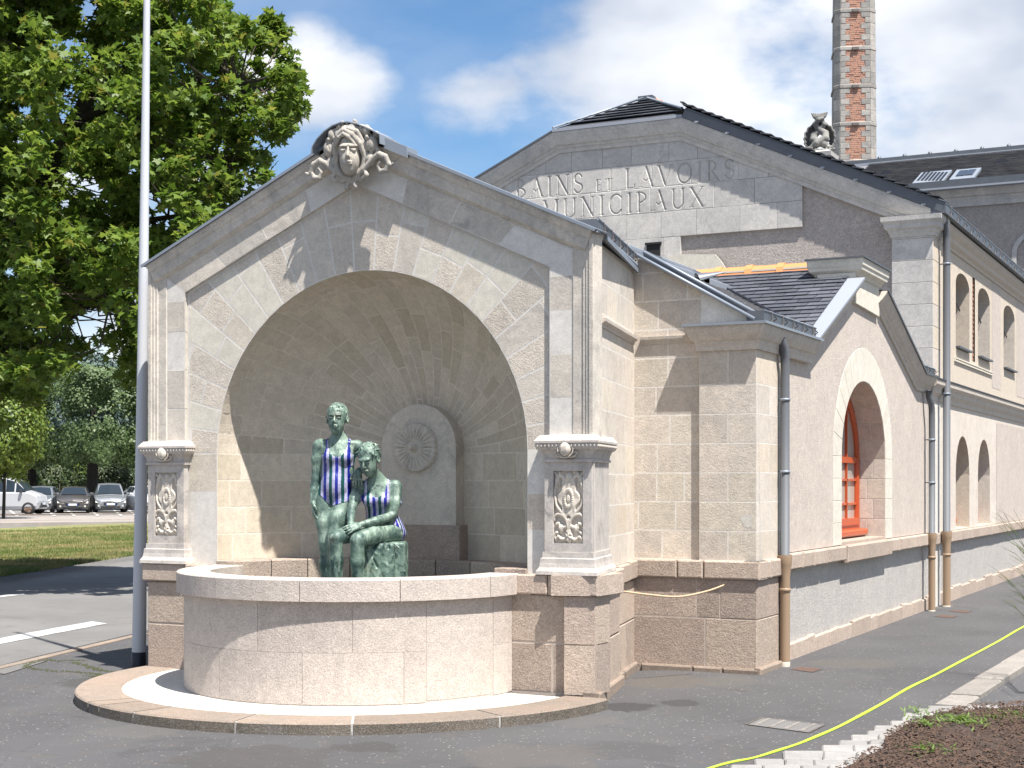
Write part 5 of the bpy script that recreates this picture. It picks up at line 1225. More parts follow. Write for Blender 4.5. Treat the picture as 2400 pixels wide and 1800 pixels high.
# ================================================================ ground, roads, kerbs
def smooth(t): t = np.clip(t, 0, 1); return t * t * (3 - 2 * t)
def gz(x, y): return -.085 + .055 * smooth((np.asarray(y) + .2) / 2.4) * smooth((np.asarray(x) + .9) / .8) + 0 * np.asarray(x)
def gpt(px, py, lift=0):
    p = onZ(px, py, -.06)
    for _ in range(3): p = onZ(px, py, float(gz(p.x, p.y)) + lift)
    return p
def asphalt(name, c, wet=0, patch=.5, sp=.6, warm=.0, stains=()):
    m, nt, b = newmat(name); q = NB(nt); v, rnd, v0 = q.obvec(False)
    n1 = q.noise(v, .55, 6, .6, .4); col = q.mix(q.ramp(n1, .35, .7), c4([x * .86 for x in c]), c4([x * 1.16 for x in c]))
    n2 = q.noise(v, 2.3, 7, .65, 1.2); col = q.mix(q.math('MULTIPLY', q.ramp(n2, .56, .66), patch), col, c4((c[0] * 1.25, c[1] * 1.12, c[2] * 1.0)))
    n5 = q.noise(v, 1.1, 8, .7, 2.0); col = q.mix(q.math('MULTIPLY', q.ramp(n5, .60, .63), .32), col, c4([x * .55 for x in c]))
    fine = q.noise(v, 190, 3, .8); col = q.mix(.8, col, q.mix(fine, (.55, .55, .56, 1), (1.5, 1.48, 1.45, 1)), 'MULTIPLY')
    vo = q.n('ShaderNodeTexVoronoi'); q.l(v, vo.inputs['Vector']); vo.inputs['Scale'].default_value = 34; s_ = q.n('ShaderNodeSeparateColor'); q.l(vo.outputs['Color'], s_.inputs[0])
    chip = q.math('MULTIPLY', q.math('LESS_THAN', vo.outputs['Distance'], q.math('MULTIPLY', s_.outputs[1], .27)), q.math('GREATER_THAN', s_.outputs[0], .60)); col = q.mix(q.math('MULTIPLY', chip, sp), col, (.34, .31, .27, 1))
    cr = q.n('ShaderNodeTexVoronoi', feature='DISTANCE_TO_EDGE'); q.l(q.map(v, (1, 1, 1)), cr.inputs['Vector']); cr.inputs['Scale'].default_value = .45
    crk = q.math('MULTIPLY', q.math('LESS_THAN', q.math('ADD', cr.outputs['Distance'], q.math('MULTIPLY', q.noise(v, 6, 5), .03)), .019), q.ramp(q.noise(v, .5, 2), .5, .6)); col = q.mix(q.math('MULTIPLY', crk, .22), col, c4([x * .4 for x in c]))
    if stains:                                                  # damp patches and brown run-off, each with its own ragged shape
        for (sx, sy, sr, sc_, am) in stains:
            dv = q.n('ShaderNodeVectorMath', operation='SUBTRACT'); q.l(v, dv.inputs[0]); dv.inputs[1].default_value = (sx, sy, 0); mu = q.n('ShaderNodeVectorMath', operation='MULTIPLY'); q.l(dv.outputs[0], mu.inputs[0]); mu.inputs[1].default_value = (1, 1, 0); ln = q.n('ShaderNodeVectorMath', operation='LENGTH'); q.l(mu.outputs[0], ln.inputs[0])
            dd_ = q.math('ADD', ln.outputs['Value'], q.math('MULTIPLY', q.math('SUBTRACT', q.noise(v, 3.2, 6, .65, .8), .5), sr * 2.2)); f_ = q.math('MULTIPLY', q.math('SUBTRACT', 1.0, q.ramp(q.math('DIVIDE', dd_, sr * 2), .44, .52)), am); col = q.mix(f_, col, c4(sc_))
    q.l(col, b.inputs['Base Color']); b.inputs['Roughness'].default_value = .85
    bp = q.bump(q.noise(v, 110, 3, .8), .55, .004); bp = q.bump(q.noise(v, 3, 4), .15, .03, bp); q.l(bp, b.inputs['Normal']); return m
_g = lambda px, py: (onZ(px, py, -.05).x, onZ(px, py, -.05).y)
ST_ = [(*_g(870, 1738), .22, (.05, .047, .044), .6), (*_g(330, 1700), .3, (.105, .10, .094), .5), (*_g(1700, 1600), .3, (.10, .092, .082), .5), (*_g(1480, 1750), .35, (.062, .06, .06), .5), (*_g(2000, 1560), .4, (.10, .09, .078), .5), (*_g(1560, 1600), .34, (.095, .082, .070), .6), (*_g(1470, 1648), .22, (.035, .033, .033), .75), (*_g(1600, 1640), .16, (.037, .034, .032), .6), (*_g(1960, 1480), .5, (.115, .098, .08), .55), (*_g(230, 1590), .35, (.045, .045, .04), .6), (*_g(600, 1765), .5, (.06, .055, .052), .6), (*_g(1250, 1760), .45, (.10, .09, .08), .5), (*_g(2150, 1420), .6, (.105, .092, .08), .5), (*_g(1380, 1680), .25, (.10, .095, .09), .5)]
M['pave_asphalt'] = asphalt('pavement_asphalt', (.078, .077, .079), sp=.75, stains=ST_)
M['road_asphalt'] = asphalt('road_asphalt', (.150, .147, .143), sp=.15, patch=.3)
xs = np.unique(np.concatenate([np.array([-1500, -800, -400, -200, -120, -80, -60, -45]), np.arange(-36, -14, 2), np.arange(-14, 14.01, .25), np.arange(16, 40, 3), np.array([60, 100, 200, 400, 800, 1500])]))
ysg = np.unique(np.concatenate([np.array([-300, -120, -60, -30]), np.arange(-16, 22.01, .25), np.arange(24, 60, 3), np.array([60, 80, 110, 150, 220, 400, 800, 1600])]))
X_, Y_ = np.meshgrid(xs, ysg, indexing='ij'); Z_ = gz(X_, Y_); k = len(ysg)
ii, jj = np.meshgrid(np.arange(len(xs) - 1), np.arange(k - 1), indexing='ij'); a = (ii * k + jj).ravel()
me = bpy.data.meshes.new('ground'); me.from_pydata(np.stack([X_, Y_, Z_], -1).reshape(-1, 3).tolist(), [], np.stack([a, a + k, a + k + 1, a + 1], 1).tolist()); me.update()
tag(link('ground', me, M['pave_asphalt'], smooth=True), kind='structure')
def sheet(name, pts, lift, mat, kind='structure', parent=None, n=1, label=None, cat=None):
    m = MB(); P = [gpt(px, py, lift) for px, py in pts]; m.add(P, [tuple(range(len(P)))]); o = m.build(name, mat, parent); fixn(o)
    if o.data.polygons[0].normal.z < 0: o.data.flip_normals()
    if kind: o['kind'] = kind
    if label: tag(o, label, cat)
    return o
# carriageway on the left, up to the flush kerb line
sheet('road', [(66, 1543), (330, 1481), (520, 1437), (900, 1330), (1100, 1215), (-900, 1215), (-1500, 1330), (-1500, 1700), (-700, 1700), (-200, 1610)], .004, M['road_asphalt'])
kl = thing('flush_kerb', 'beige flush kerb line between pavement and carriageway left of the pole', 'kerb', gpt(150, 1523))
rr = random.Random(3)
pa, pb = gpt(-260, 1622, .006), gpt(330, 1484, .006); dirk = (pb - pa).normalized(); sk = dirk.cross(Vector((0, 0, 1))); Lk = (pb - pa).length; t = 0
while t < Lk:
    t1 = min(Lk, t + rr.uniform(.8, 1.1)); a, b = pa + dirk * (t + .004), pa + dirk * (t1 - .004); m = MB(); q = [a, b, b + sk * .11, a + sk * .11]; m.add([p + Vector((0, 0, -.08)) for p in q] + [p + Vector((0, 0, .004)) for p in q], [(0, 1, 5, 4), (1, 2, 6, 5), (2, 3, 7, 6), (3, 0, 4, 7), (4, 5, 6, 7)]); fixn(m.build('kerb_stone', M['kerb_top'], kl)); t = t1
def paintmark(name, pts, label): 
    P = [gpt(px, py, .009) for px, py in pts]; m = MB(); n = 14
    if len(P) == 4:
        vs_, fs = [], []; rr = random.Random(len(label))
        for i in range(n + 1):
            t = i / n; vs_ += [P[0].lerp(P[1], t) + Vector((rr.uniform(-.012, .012), rr.uniform(-.012, .012), 0)), P[3].lerp(P[2], t) + Vector((rr.uniform(-.012, .012), rr.uniform(-.012, .012), 0))]
        for i in range(n): fs.append((2 * i, 2 * i + 2, 2 * i + 3, 2 * i + 1))
        m.add(vs_, fs)
    o = m.build(name, M['white_paint'], None); fixn(o)
    if o.data.polygons[0].normal.z < 0: o.data.flip_normals()
    return tag(o, label, 'road marking')
paintmark('road_marking', [(-150, 1523), (215, 1456), (252, 1461), (-150, 1538)], 'long worn white dash on the carriageway left of the pole')
paintmark('road_marking', [(-120, 1409), (57, 1390), (57, 1393), (-120, 1414)], 'short thin white dash at the far left of the carriageway')
# covers and grates
def cover(name, pts, mat, label, cat, rib=0, fmat=None):
    P = [gpt(px, py, .006) for px, py in pts]; root = thing(name, label, cat, sum(P, Vector()) / 4)
    c_ = sum(P, Vector()) / 4; m = MB(); q = [c_ + (p - c_) * .93 for p in P]; m.add(P + q + [p - Vector((0, 0, .02)) for p in P], [(0, 1, 5, 4), (1, 2, 6, 5), (2, 3, 7, 6), (3, 0, 4, 7)]); m.build('frame', fmat or M['iron'], root)
    m = MB(); m.add([p - Vector((0, 0, .003)) for p in q], [(0, 1, 2, 3)]); o = m.build('lid', mat, root); fixn(o)
    if o.data.polygons[0].normal.z < 0: o.data.flip_normals()
    if rib:
        for i in range(rib):
            for j in range(4):
                a = q[0].lerp(q[3], (j + .5) / 4); b = q[1].lerp(q[2], (j + .5) / 4); p = a.lerp(b, (i + .5 + .25 * (j % 2)) / (rib + .5)); m = MB(); m.bbox(p.x - .014, p.x + .014, p.y - .010, p.y + .010, p.z - .006, p.z + .004, .003); m.build('stud', M['kerb_pale'], root)
    return root
cover('inspection_cover', [(1745, 1697), (1784, 1680), (1936, 1698), (1897, 1717)], M['road_asphalt'], 'rectangular inspection cover filled with pebbled concrete beside the yellow strap', 'manhole cover', 9)
cover('drain_cover', [(1852, 1568), (1876, 1561), (1929, 1566), (1906, 1575)], M['rust'], 'rusty iron drain cover at the foot of the nearest downpipe', 'drain cover')
cover('drain_cover', [(2188, 1444), (2206, 1440), (2246, 1443), (2230, 1448)], M['rust'], 'small rusty drain cover below the left of the two far downpipes', 'drain cover')
cover('drain_cover', [(2222, 1432), (2240, 1429), (2280, 1431), (2266, 1436)], M['rust'], 'small rusty drain cover below the right of the two far downpipes', 'drain cover')
cover('inspection_cover', [(-40, 1572), (75, 1545), (112, 1548), (10, 1580)], M['road_asphalt'], 'grey concrete inspection cover by the flush kerb at the left edge', 'manhole cover')
# moss in the wet joint
mo, nt_, b_ = newmat('wet_moss'); b_.inputs['Base Color'].default_value = (.05, .058, .02, 1); b_.inputs['Roughness'].default_value = .95
ms = MB(); rr = random.Random(17)
for path in ([(110, 1546), (88, 1550), (66, 1556), (60, 1562), (75, 1568), (110, 1570)], [(110, 1546), (135, 1549), (165, 1547), (200, 1548)], [(110, 1572), (160, 1574), (205, 1577), (250, 1583), (270, 1585)], [(170, 1552), (205, 1560), (230, 1570), (262, 1575), (290, 1576)], [(205, 1583), (245, 1587), (268, 1582)]):
    P = [gpt(a, b, .004) for a, b in path]
    for a, b in zip(P, P[1:]):
        for i in range(int((b - a).length / .006)):
            p = a.lerp(b, rr.random()); s_ = rr.uniform(.004, .012); p = p + Vector((rr.gauss(0, .022), rr.gauss(0, .022), 0)); ms.add([p + Vector((s_ * math.cos(t), s_ * math.sin(t), 0)) for t in (0, 1.6, 3.1, 4.7)] + [p + Vector((0, 0, s_ * .8))], [(0, 1, 4), (1, 2, 4), (2, 3, 4), (3, 0, 4)])
tag(ms.build('moss', mo), 'dark green moss growing in the damp pavement joints left of the step', 'moss', kind='stuff')
# right-hand kerb, lower roadway, setts and planting bed
ka, kb = gpt(2190, 1653), gpt(2420, 1513); dirk = (kb - ka).normalized(); sk = dirk.cross(Vector((0, 0, 1))).normalized(); kerb = thing('street_kerb', 'pale granite kerb running away at the right edge beside the setts', 'kerb', ka)
t = -.0; lens = [.55, 1.0, 1.25, 1.1, 1.2, 1.2, 1.2, 1.2]
for i, L in enumerate(lens):
    a = ka + dirk * (t + .006); b = ka + dirk * (t + L - .006); off = random.uniform(-.006, .006)
    fr_ = Frame((0, 0, 0), (1, 0, 0), (0, 0, 1), (0, 1, 0)); q = [(p.x, p.y) for p in (a, b, b + sk * .24, a + sk * .24)]
    stone(q, fr_, -.30, float(gz(a.x, a.y)) + .024 + off, M['kerb_pale'], kerb, name='kerb_stone', gap=.002, bev=.016); t += L
m = MB(); zl = float(gz(ka.x, ka.y)) - .11; a = ka + sk * .20; b = kb + dirk * 30 + sk * .2; a = a - dirk * 3; m.add([Vector((p.x, p.y, zl)) for p in (a, b, b + sk * 12, a + sk * 12)], [(0, 3, 2, 1)]); m.build('x', M['pave_asphalt']) if False else None
# the pavement sheet stops at the kerb: roadway beyond it is a sunken strip
g = bpy.data.objects['ground']; bmg = bmesh.new(); bmg.from_mesh(g.data)
bmesh.ops.bisect_plane(bmg, geom=bmg.verts[:] + bmg.edges[:] + bmg.faces[:], plane_co=ka + sk * .20, plane_no=sk)
for v in bmg.verts:
    d = (v.co - ka).dot(sk)
    if d > .2005: v.co.z -= .12 if d > .22 else .12
bmg.to_mesh(g.data); bmg.free()
rw = [(1585, 430, 2260), (1520, 452, 1990), (1425, 483, 1830), (1415, 508, 1720), (1345, 535, 1660), (1235, 570, 1590), (1190, 598, 1510), (1090, 628, 1430), (1005, 660, 1380), (900, 692, 1340), (650, 738, 1365), (465, 788, 1240), (300, 825, 1180), (120, 870, 1100), (-80, 920, 1000)]
setts = thing('sett_edging', 'stepped edging of pale granite setts between asphalt and planting bed', 'paving', gpt(2000, 1740))
rr = random.Random(6)
for i, (xl, yy, xr) in enumerate(rw[:-1]):
    y1 = rw[i + 1][1]; yt = yy - 4; ybm = y1 - 4
    pa, pb = 1600 + xl / 2.765, 1600 + xr / 2.765; n = max(2, round((pb - pa) / 78)); xs_ = [pa + (pb - pa) * (j + (rr.uniform(-.15, .15) if 0 < j < n else 0)) / n for j in range(n + 1)]
    for a, b in zip(xs_, xs_[1:]):
        q = [gpt(px, py) for px, py in ((a, 1500 + ybm / 2.765 + 1), (b, 1500 + ybm / 2.765 + 1), (b + rr.uniform(-3, 3), 1500 + yt / 2.765), (a + rr.uniform(-3, 3), 1500 + yt / 2.765))]
        q2 = [(p.x, p.y) for p in q]; c0 = q[0]; fr_ = Frame((0, 0, 0), (1, 0, 0), (0, 0, 1), (0, 1, 0)); stone(q2, fr_, -.15, float(gz(c0.x, c0.y)) + .013 + rr.uniform(-.004, .006), M['sett'], setts, name='sett', gap=.003, bev=.012)
# ================================================================ sculpture: distance-field modelling
class SDF:
    def __init__(s, lo, hi, h):
        s.h = h; s.lo = np.array(lo, float); n = np.ceil((np.array(hi) - s.lo) / h).astype(int) + 1; s.n = n
        s.ax = [s.lo[i] + h * np.arange(n[i]) for i in range(3)]; s.f = np.full(n, 1.0, np.float32)
    def _box(s, lo, hi):
        i0 = np.maximum(0, np.floor((np.array(lo) - s.lo) / s.h).astype(int)); i1 = np.minimum(s.n, np.ceil((np.array(hi) - s.lo) / s.h).astype(int) + 1)
        sl = tuple(slice(a, max(a, b)) for a, b in zip(i0, i1)); X, Y, Z = np.meshgrid(*[s.ax[i][sl[i]] for i in range(3)], indexing='ij'); return sl, X, Y, Z
    def _mix(s, sl, d, k, op):
        f = s.f[sl]; d = d.astype(np.float32)
        if f.size == 0: return
        if op == 'sub': d = -d
        if k > 0:
            hh = np.clip(k - np.abs(f - d), 0, None) / k
            r = np.minimum(f, d) - hh * hh * k * .25 if op == 'add' else np.maximum(f, d) + hh * hh * k * .25
        else: r = np.minimum(f, d) if op == 'add' else np.maximum(f, d)
        s.f[sl] = r
    def cap(s, a, b, ra, rb=None, k=.02, op='add'):
        rb = ra if rb is None else rb; a = np.array(a, float); b = np.array(b, float); m = max(ra, rb) + k + 3 * s.h + .02
        sl, X, Y, Z = s._box(np.minimum(a, b) - m, np.maximum(a, b) + m); d = b - a; L2 = float(d @ d) + 1e-12
        t = np.clip(((X - a[0]) * d[0] + (Y - a[1]) * d[1] + (Z - a[2]) * d[2]) / L2, 0, 1)
        D = np.sqrt((X - a[0] - t * d[0]) ** 2 + (Y - a[1] - t * d[1]) ** 2 + (Z - a[2] - t * d[2]) ** 2) - (ra + (rb - ra) * t); s._mix(sl, D, k, op); return s
    def ell(s, c, r, k=.02, op='add', rot=None):
        c = np.array(c, float); r = np.array(r, float); m = r.max() + k + 3 * s.h + .02; sl, X, Y, Z = s._box(c - m, c + m); P = np.stack([X - c[0], Y - c[1], Z - c[2]], -1)
        if rot is not None: P = P @ np.array(rot.to_3x3() if hasattr(rot, 'to_3x3') else rot)
        q = P / r; k0 = np.linalg.norm(q, axis=-1); k1 = np.linalg.norm(q / r, axis=-1) + 1e-9; D = k0 * (k0 - 1) / k1; s._mix(sl, D, k, op); return s
    def chain(s, pts, rs, k=.02, op='add'):
        for i in range(len(pts) - 1): s.cap(pts[i], pts[i + 1], rs[i], rs[i + 1], k, op)
        return s
    def mesh(s, f=None):
        f = s.f if f is None else f; inside = f < 0; nx, ny, nz = f.shape
        cnt = np.zeros((nx - 1, ny - 1, nz - 1), np.int32); acc = np.zeros((nx - 1, ny - 1, nz - 1, 3), np.float32)
        def cs(a, dx, dy, dz): return a[dx:dx + nx - 1, dy:dy + ny - 1, dz:dz + nz - 1]
        cor = [(i, j, k) for i in (0, 1) for j in (0, 1) for k in (0, 1)]
        for a in cor:
            for ax in range(3):
                if a[ax]: continue
                b = list(a); b[ax] = 1; b = tuple(b); fa, fb = cs(f, *a), cs(f, *b); x = (fa < 0) != (fb < 0)
                if not x.any(): continue
                t = np.where(x, fa / np.where(x, fa - fb, 1), 0); cnt += x
                for c in range(3): acc[..., c] += np.where(x, a[c] + (t if c == ax else 0), 0)
        act = cnt > 0; idx = np.full(cnt.shape, -1, np.int64); idx[act] = np.arange(act.sum()); I = np.argwhere(act)
        V = s.lo + s.h * (I + acc[act] / cnt[act][:, None]); Q = []
        for ax in range(3):
            o1, o2 = [(1, 2), (2, 0), (0, 1)][ax]
            sl0 = [slice(1, -1)] * 3; sl0[ax] = slice(0, -1); sl1 = [slice(1, -1)] * 3; sl1[ax] = slice(1, None)
            A_, B_ = inside[tuple(sl0)], inside[tuple(sl1)]; x = A_ != B_; P = np.argwhere(x)
            if not len(P): continue
            flip = A_[x]; off = np.array([1, 1, 1]); off[ax] = 0; P = P + off
            def at(d1, d2): q = P.copy(); q[:, o1] += d1; q[:, o2] += d2; return idx[q[:, 0], q[:, 1], q[:, 2]]
            q = np.stack([at(-1, -1), at(0, -1), at(0, 0), at(-1, 0)], 1); q = np.where(flip[:, None], q, q[:, ::-1]); Q.append(q)
        return V, np.concatenate(Q)
    def build(s, name, mat, parent, f=None, xf=None, world=True, attr=None, label=None):
        V, Q = s.mesh(f)
        if xf is not None: W = (np.c_[V, np.ones(len(V))] @ np.array(xf).T)[:, :3]
        else: W = V
        me = bpy.data.meshes.new(name); me.from_pydata(W.tolist(), [], Q.tolist()); me.update()
        if attr is not None:
            at = me.attributes.new('stripe', 'FLOAT', 'POINT'); at.data.foreach_set('value', attr(V).astype(np.float32))
        return link(name, me, mat, parent, True, world, label)

# ---- bronze and swimsuit materials
def bronze():
    m, nt, b = newmat('patinated_bronze'); q = NB(nt); v, rnd, v0 = q.obvec()
    n = q.noise(v, 7, 8, .68, .8); col = q.mix(q.ramp(n, .40, .58), (.042, .082, .072, 1), (.145, .215, .170, 1))
    n2 = q.noise(q.map(v, (12, 12, 3)), 1.6, 7, .7); col = q.mix(q.ramp(n2, .50, .64), col, (.27, .35, .28, 1))
    n3 = q.noise(v, 16, 6, .65); col = q.mix(q.math('MULTIPLY', q.ramp(n3, .57, .66), .8), col, (.022, .030, .030, 1)); n4 = q.noise(v, 4, 5, .6); col = q.mix(q.math('MULTIPLY', q.ramp(n4, .58, .7), .4), col, (.13, .12, .07, 1))
    q.l(col, b.inputs['Base Color']); b.inputs['Roughness'].default_value = .48; b.inputs['Metallic'].default_value = .12; b.inputs['Specular IOR Level'].default_value = .6
    bp = q.bump(q.noise(v, 34, 5, .7), .8, .007); bp = q.bump(q.noise(v, 14, 4), .35, .01, bp); q.l(bp, b.inputs['Normal']); return m
M['bronze'] = bronze()
def suitmat():
    m, nt, b = newmat('striped_swimsuit_paint'); q = NB(nt); v, rnd, v0 = q.obvec()
    at = q.n('ShaderNodeAttribute'); at.attribute_name = 'stripe'; w_ = q.math('MULTIPLY', q.math('SUBTRACT', q.noise(v, 30, 3), .5), .10)
    s_ = q.math('ADD', at.outputs['Fac'], w_); f = q.math('FRACT', s_); f2 = q.math('FRACT', q.math('MULTIPLY', s_, .5))
    blue = q.math('LESS_THAN', f2, .5); dark = q.math('LESS_THAN', f, .52)
    col = q.mix(blue, (.0, .052, .050, 1), (.008, .014, .20, 1)); fine = q.noise(v, 45, 4, .7)
    white = q.mix(q.ramp(fine, .3, .62), (.17, .17, .26, 1), (.40, .39, .54, 1)); col = q.mix(dark, white, col)
    q.l(col, b.inputs['Base Color']); b.inputs['Roughness'].default_value = .35; b.inputs['Specular IOR Level'].default_value = .5
    q.l(q.bump(q.noise(q.map(v, (30, 30, 60)), 1, 4), .35, .004), b.inputs['Normal']); return m
M['suit'] = suitmat()

SO = Vector((-2.15, .0, 0)); XF = Matrix.Translation(SO) @ Matrix.Rotation(TH, 4, 'Z')    # x = picture right, y = away, z = up

def head(S, c, yaw, pitch, s_=1.0, roll=0):
    """head with sockets, lids, nose, lips, ears; returns the frame"""
    Rm = (Matrix.Rotation(yaw, 3, 'Z') @ Matrix.Rotation(roll, 3, 'Y') @ Matrix.Rotation(pitch, 3, 'X')); c = Vector(c)
    P = lambda x, y, z: c + Rm @ (Vector((x, y, z)) * s_); E = lambda x, y, z, r, k=.008, op='add': S.ell(P(x, y, z), [a * s_ for a in r], k, op, Rm)
    E(0, .018, .035, (.077, .094, .090), .01); E(0, -.030, -.035, (.060, .062, .082), .03); E(0, -.052, -.088, (.028, .026, .024), .02)
    E(0, -.070, .031, (.050, .020, .014), .012)                  # brow
    for s in (-1, 1):
        E(.030 * s, -.092, .006, (.019, .012, .0115), .010, 'sub'); E(.030 * s, -.0785, .005, (.0140, .0105, .0095), .003); S.cap(P(.015 * s, -.088, .0085), P(.046 * s, -.080, .0095), .0032 * s_, .003 * s_, .002)
        S.cap(P(.012 * s, -.089, .026), P(.050 * s, -.080, .027), .0055 * s_, .004 * s_, .006)
        E(.079 * s, .010, -.004, (.010, .020, .030), .006); E(.084 * s, .004, .0, (.005, .011, .017), .004, 'sub')
    S.cap(P(0, -.088, .016), P(0, -.108, -.024), .0068 * s_, .0095 * s_, .006); S.cap(P(-.009, -.097, -.029), P(.009, -.097, -.029), .0068 * s_, None, .004)
    S.cap(P(-.022, -.090, -.0545), P(0, -.0985, -.052), .0042 * s_, .0062 * s_, .003); S.cap(P(.022, -.090, -.0545), P(0, -.0985, -.052), .0042 * s_, .0062 * s_, .003)
    S.cap(P(-.018, -.090, -.064), P(.018, -.090, -.064), .0066 * s_, None, .004); S.cap(P(-.024, -.098, -.0585), P(.024, -.098, -.0585), .0022 * s_, None, .001, 'sub')
    return P, Rm
def hair(S, P, Rm, seed, s_=1.0, curl=.008):
    rnd = random.Random(seed)
    S.ell(P(0, .026, .040), [.084 * s_, .097 * s_, .092 * s_], .004, 'add', Rm)
    for i in range(110):
        a = rnd.uniform(0, 2 * math.pi); el = rnd.uniform(-.35, 1.5); x, y, z = .083 * math.cos(el) * math.sin(a), .026 + .096 * math.cos(el) * math.cos(a), .040 + .092 * math.sin(el)
        if y < -.045 and z < .068: continue
        if z < -.035: continue
        dx, dy, dz = rnd.gauss(0, .012), rnd.gauss(0, .012), -abs(rnd.gauss(.006, .008)); S.cap(P(x, y, z), P(x + dx, y + dy, z + dz), curl * s_ * .8, curl * s_ * .5, .003)
def hand(S, w, d, side, nrm, s_=1.0, curl=.5):
    """palm and five unequal fingers; w wrist, d direction of the fingers, side towards the thumb, nrm out of the back of the hand"""
    w = Vector(w); d = Vector(d).normalized(); nrm = (Vector(nrm) - d * d.dot(nrm)).normalized() if True else nrm; side = Vector(side); side = (side - d * side.dot(d) - nrm * side.dot(nrm)).normalized()
    pal = w + d * .078 * s_
    for t in (-.5, 0, .5): S.cap(w + side * (.030 * t * s_) + d * .008, pal + side * (.052 * t * s_), .0155 * s_, .0125 * s_, .010)
    L = [(.5, .064, .0088), (.17, .074, .0092), (-.17, .069, .0088), (-.5, .054, .0078)]
    for t, l, r in L:
        b0 = pal + side * (.060 * t * s_); dd = (d + side * t * .22).normalized(); b1 = b0 + (dd - nrm * curl * .35).normalized() * l * .45 * s_; b2 = b1 + (dd - nrm * curl * 1.0).normalized() * l * .32 * s_; b3 = b2 + (dd - nrm * curl * 1.7).normalized() * l * .26 * s_
        S.chain([b0, b1, b2, b3], [r * s_, r * .96 * s_, r * .88 * s_, r * .75 * s_], .0035)
    t0 = w + side * .026 * s_ + d * .022 * s_; t1 = t0 + (side * .8 + d * .7 - nrm * .3).normalized() * .036 * s_; t2 = t1 + (side * .35 + d * 1 - nrm * .3).normalized() * .030 * s_; S.chain([t0, t1, t2], [.0125 * s_, .0105 * s_, .008 * s_], .006)

HS = .0052
# ---------------------------------------------------------------- standing figure
A = SDF((-.52, -.28, .58), (.20, .30, 2.40), HS)
hp = (-.193, -.02, 2.195)
P, Rm = head(A, hp, R(-6), R(-2), 1.08); 
neck = Vector((-.185, .01, 2.10))
A.cap((-.190, .015, 2.13), (-.183, .03, 1.995), .047, .052, .03)
A.cap((-.33, .035, 1.985), (-.035, .035, 1.975), .046, .046, .05)                     # shoulder line
A.cap((-.185, .03, 2.03), (-.185, .04, 1.96), .06, .10, .05)
A.ell((-.188, .025, 1.885), (.140, .092, .125), .06); A.ell((-.192, .02, 1.745), (.135, .09, .12), .06); A.ell((-.212, .02, 1.62), (.135, .092, .10), .06); A.ell((-.222, .035, 1.55), (.150, .10, .085), .05)
A.ell((-.245, -.045, 1.875), (.058, .050, .055), .03); A.ell((-.130, -.045, 1.875), (.058, .050, .055), .03); A.ell((-.205, -.055, 1.64), (.075, .045, .085), .05)
for a, b in (((-.185, -.018, 1.995), (-.315, -.005, 2.005)), ((-.175, -.018, 1.995), (-.045, -.005, 2.0))): A.cap(a, b, .012, .012, .02)   # collar bones
# legs
A.chain([(-.305, .02, 1.50), (-.300, -.005, 1.33), (-.292, -.015, 1.17), (-.293, .0, 1.13), (-.290, .02, .98), (-.288, .03, .80), (-.290, .03, .70)], [.082, .074, .054, .050, .055, .036, .033], .03)
A.chain([(-.150, .015, 1.50), (-.175, -.045, 1.36), (-.212, -.085, 1.20), (-.215, -.085, 1.15), (-.222, -.03, 1.0), (-.225, .01, .80), (-.225, .02, .70)], [.086, .078, .056, .052, .054, .036, .033], .03)
for x, y in ((-.290, .02), (-.225, .0)): A.chain([(x, y + .03, .655), (x, y - .06, .645), (x, y - .13, .635)], [.033, .034, .022], .02)
# right arm hangs (picture left)
A.chain([(-.355, .035, 1.975), (-.372, .035, 1.86), (-.378, .03, 1.70)], [.052, .043, .036], .03); A.chain([(-.378, .03, 1.70), (-.392, .01, 1.60), (-.398, -.015, 1.50)], [.036, .034, .023], .015)
hand(A, (-.398, -.018, 1.497), (.10, -.12, -1), (.35, -1, 0), (-1, -.3, 0), 1.0, .35)
# left arm behind the seated girl's head, hand over her shoulder
A.chain([(-.020, .035, 1.965), (.035, .09, 1.86), (.060, .11, 1.76)], [.050, .044, .037], .03); A.chain([(.060, .11, 1.76), (.030, .04, 1.775), (-.012, -.045, 1.765)], [.036, .032, .023], .015)
hand(A, (-.012, -.048, 1.765), (-.02, -.55, -1), (-1, 0, .1), (0, -1, .5), 1.0, .45)
fA = A.f.copy()
hair(A, P, Rm, 3, 1.08, .0075)
st1 = thing('bronze_statue', 'standing green bronze girl in a striped swimsuit, one hand on the seated girl', 'statue', tuple(SO + Vector((0, 0, .6))))
A.build('body', M['bronze'], st1, xf=XF)
def shell_cloth(S, f, region, name, par, attr, t=.0045):
    g = np.maximum(f - t, region); return S.build(name, M['suit'], par, f=g.astype(np.float32), xf=XF, attr=attr)
X, Y, Z = np.meshgrid(*A.ax, indexing='ij')
xr = X + .19
scoop = lambda xc, zc, w_, h_: ((X - xc) / w_) ** 2 + ((Z - zc) / h_) ** 2 - 1
reg = np.maximum(Z - 2.035, -1)
front = Y < .02
neckf = np.where(front, -(np.sqrt(((X + .185) / .078) ** 2 + np.maximum(0, (1.995 - Z)) ** 2 / .118 ** 2) - 1) * .06, -1)      # inside the scoop = positive
neckf = np.where(Z > 1.995, np.where(np.abs(X + .185) < .078, .02, -1), neckf); neckf = np.where(~front & (Z > 1.93), np.where(np.abs(X + .185) < .075, .02, -1), neckf)
strap = np.where(Z > 1.90, np.abs(X + .185) - (.098 + .25 * np.clip(1.97 - Z, 0, 1) + 0 * Z), -1)
strap = np.where(Z > 1.985, np.abs(np.abs(X + .185) - .093) - .012, strap)
legcut = lambda xc, s: 0
hipz = 1.465 + np.abs(X + .235) * .95 * np.where(X < -.235, 1.0, .32)
leg = hipz - Z
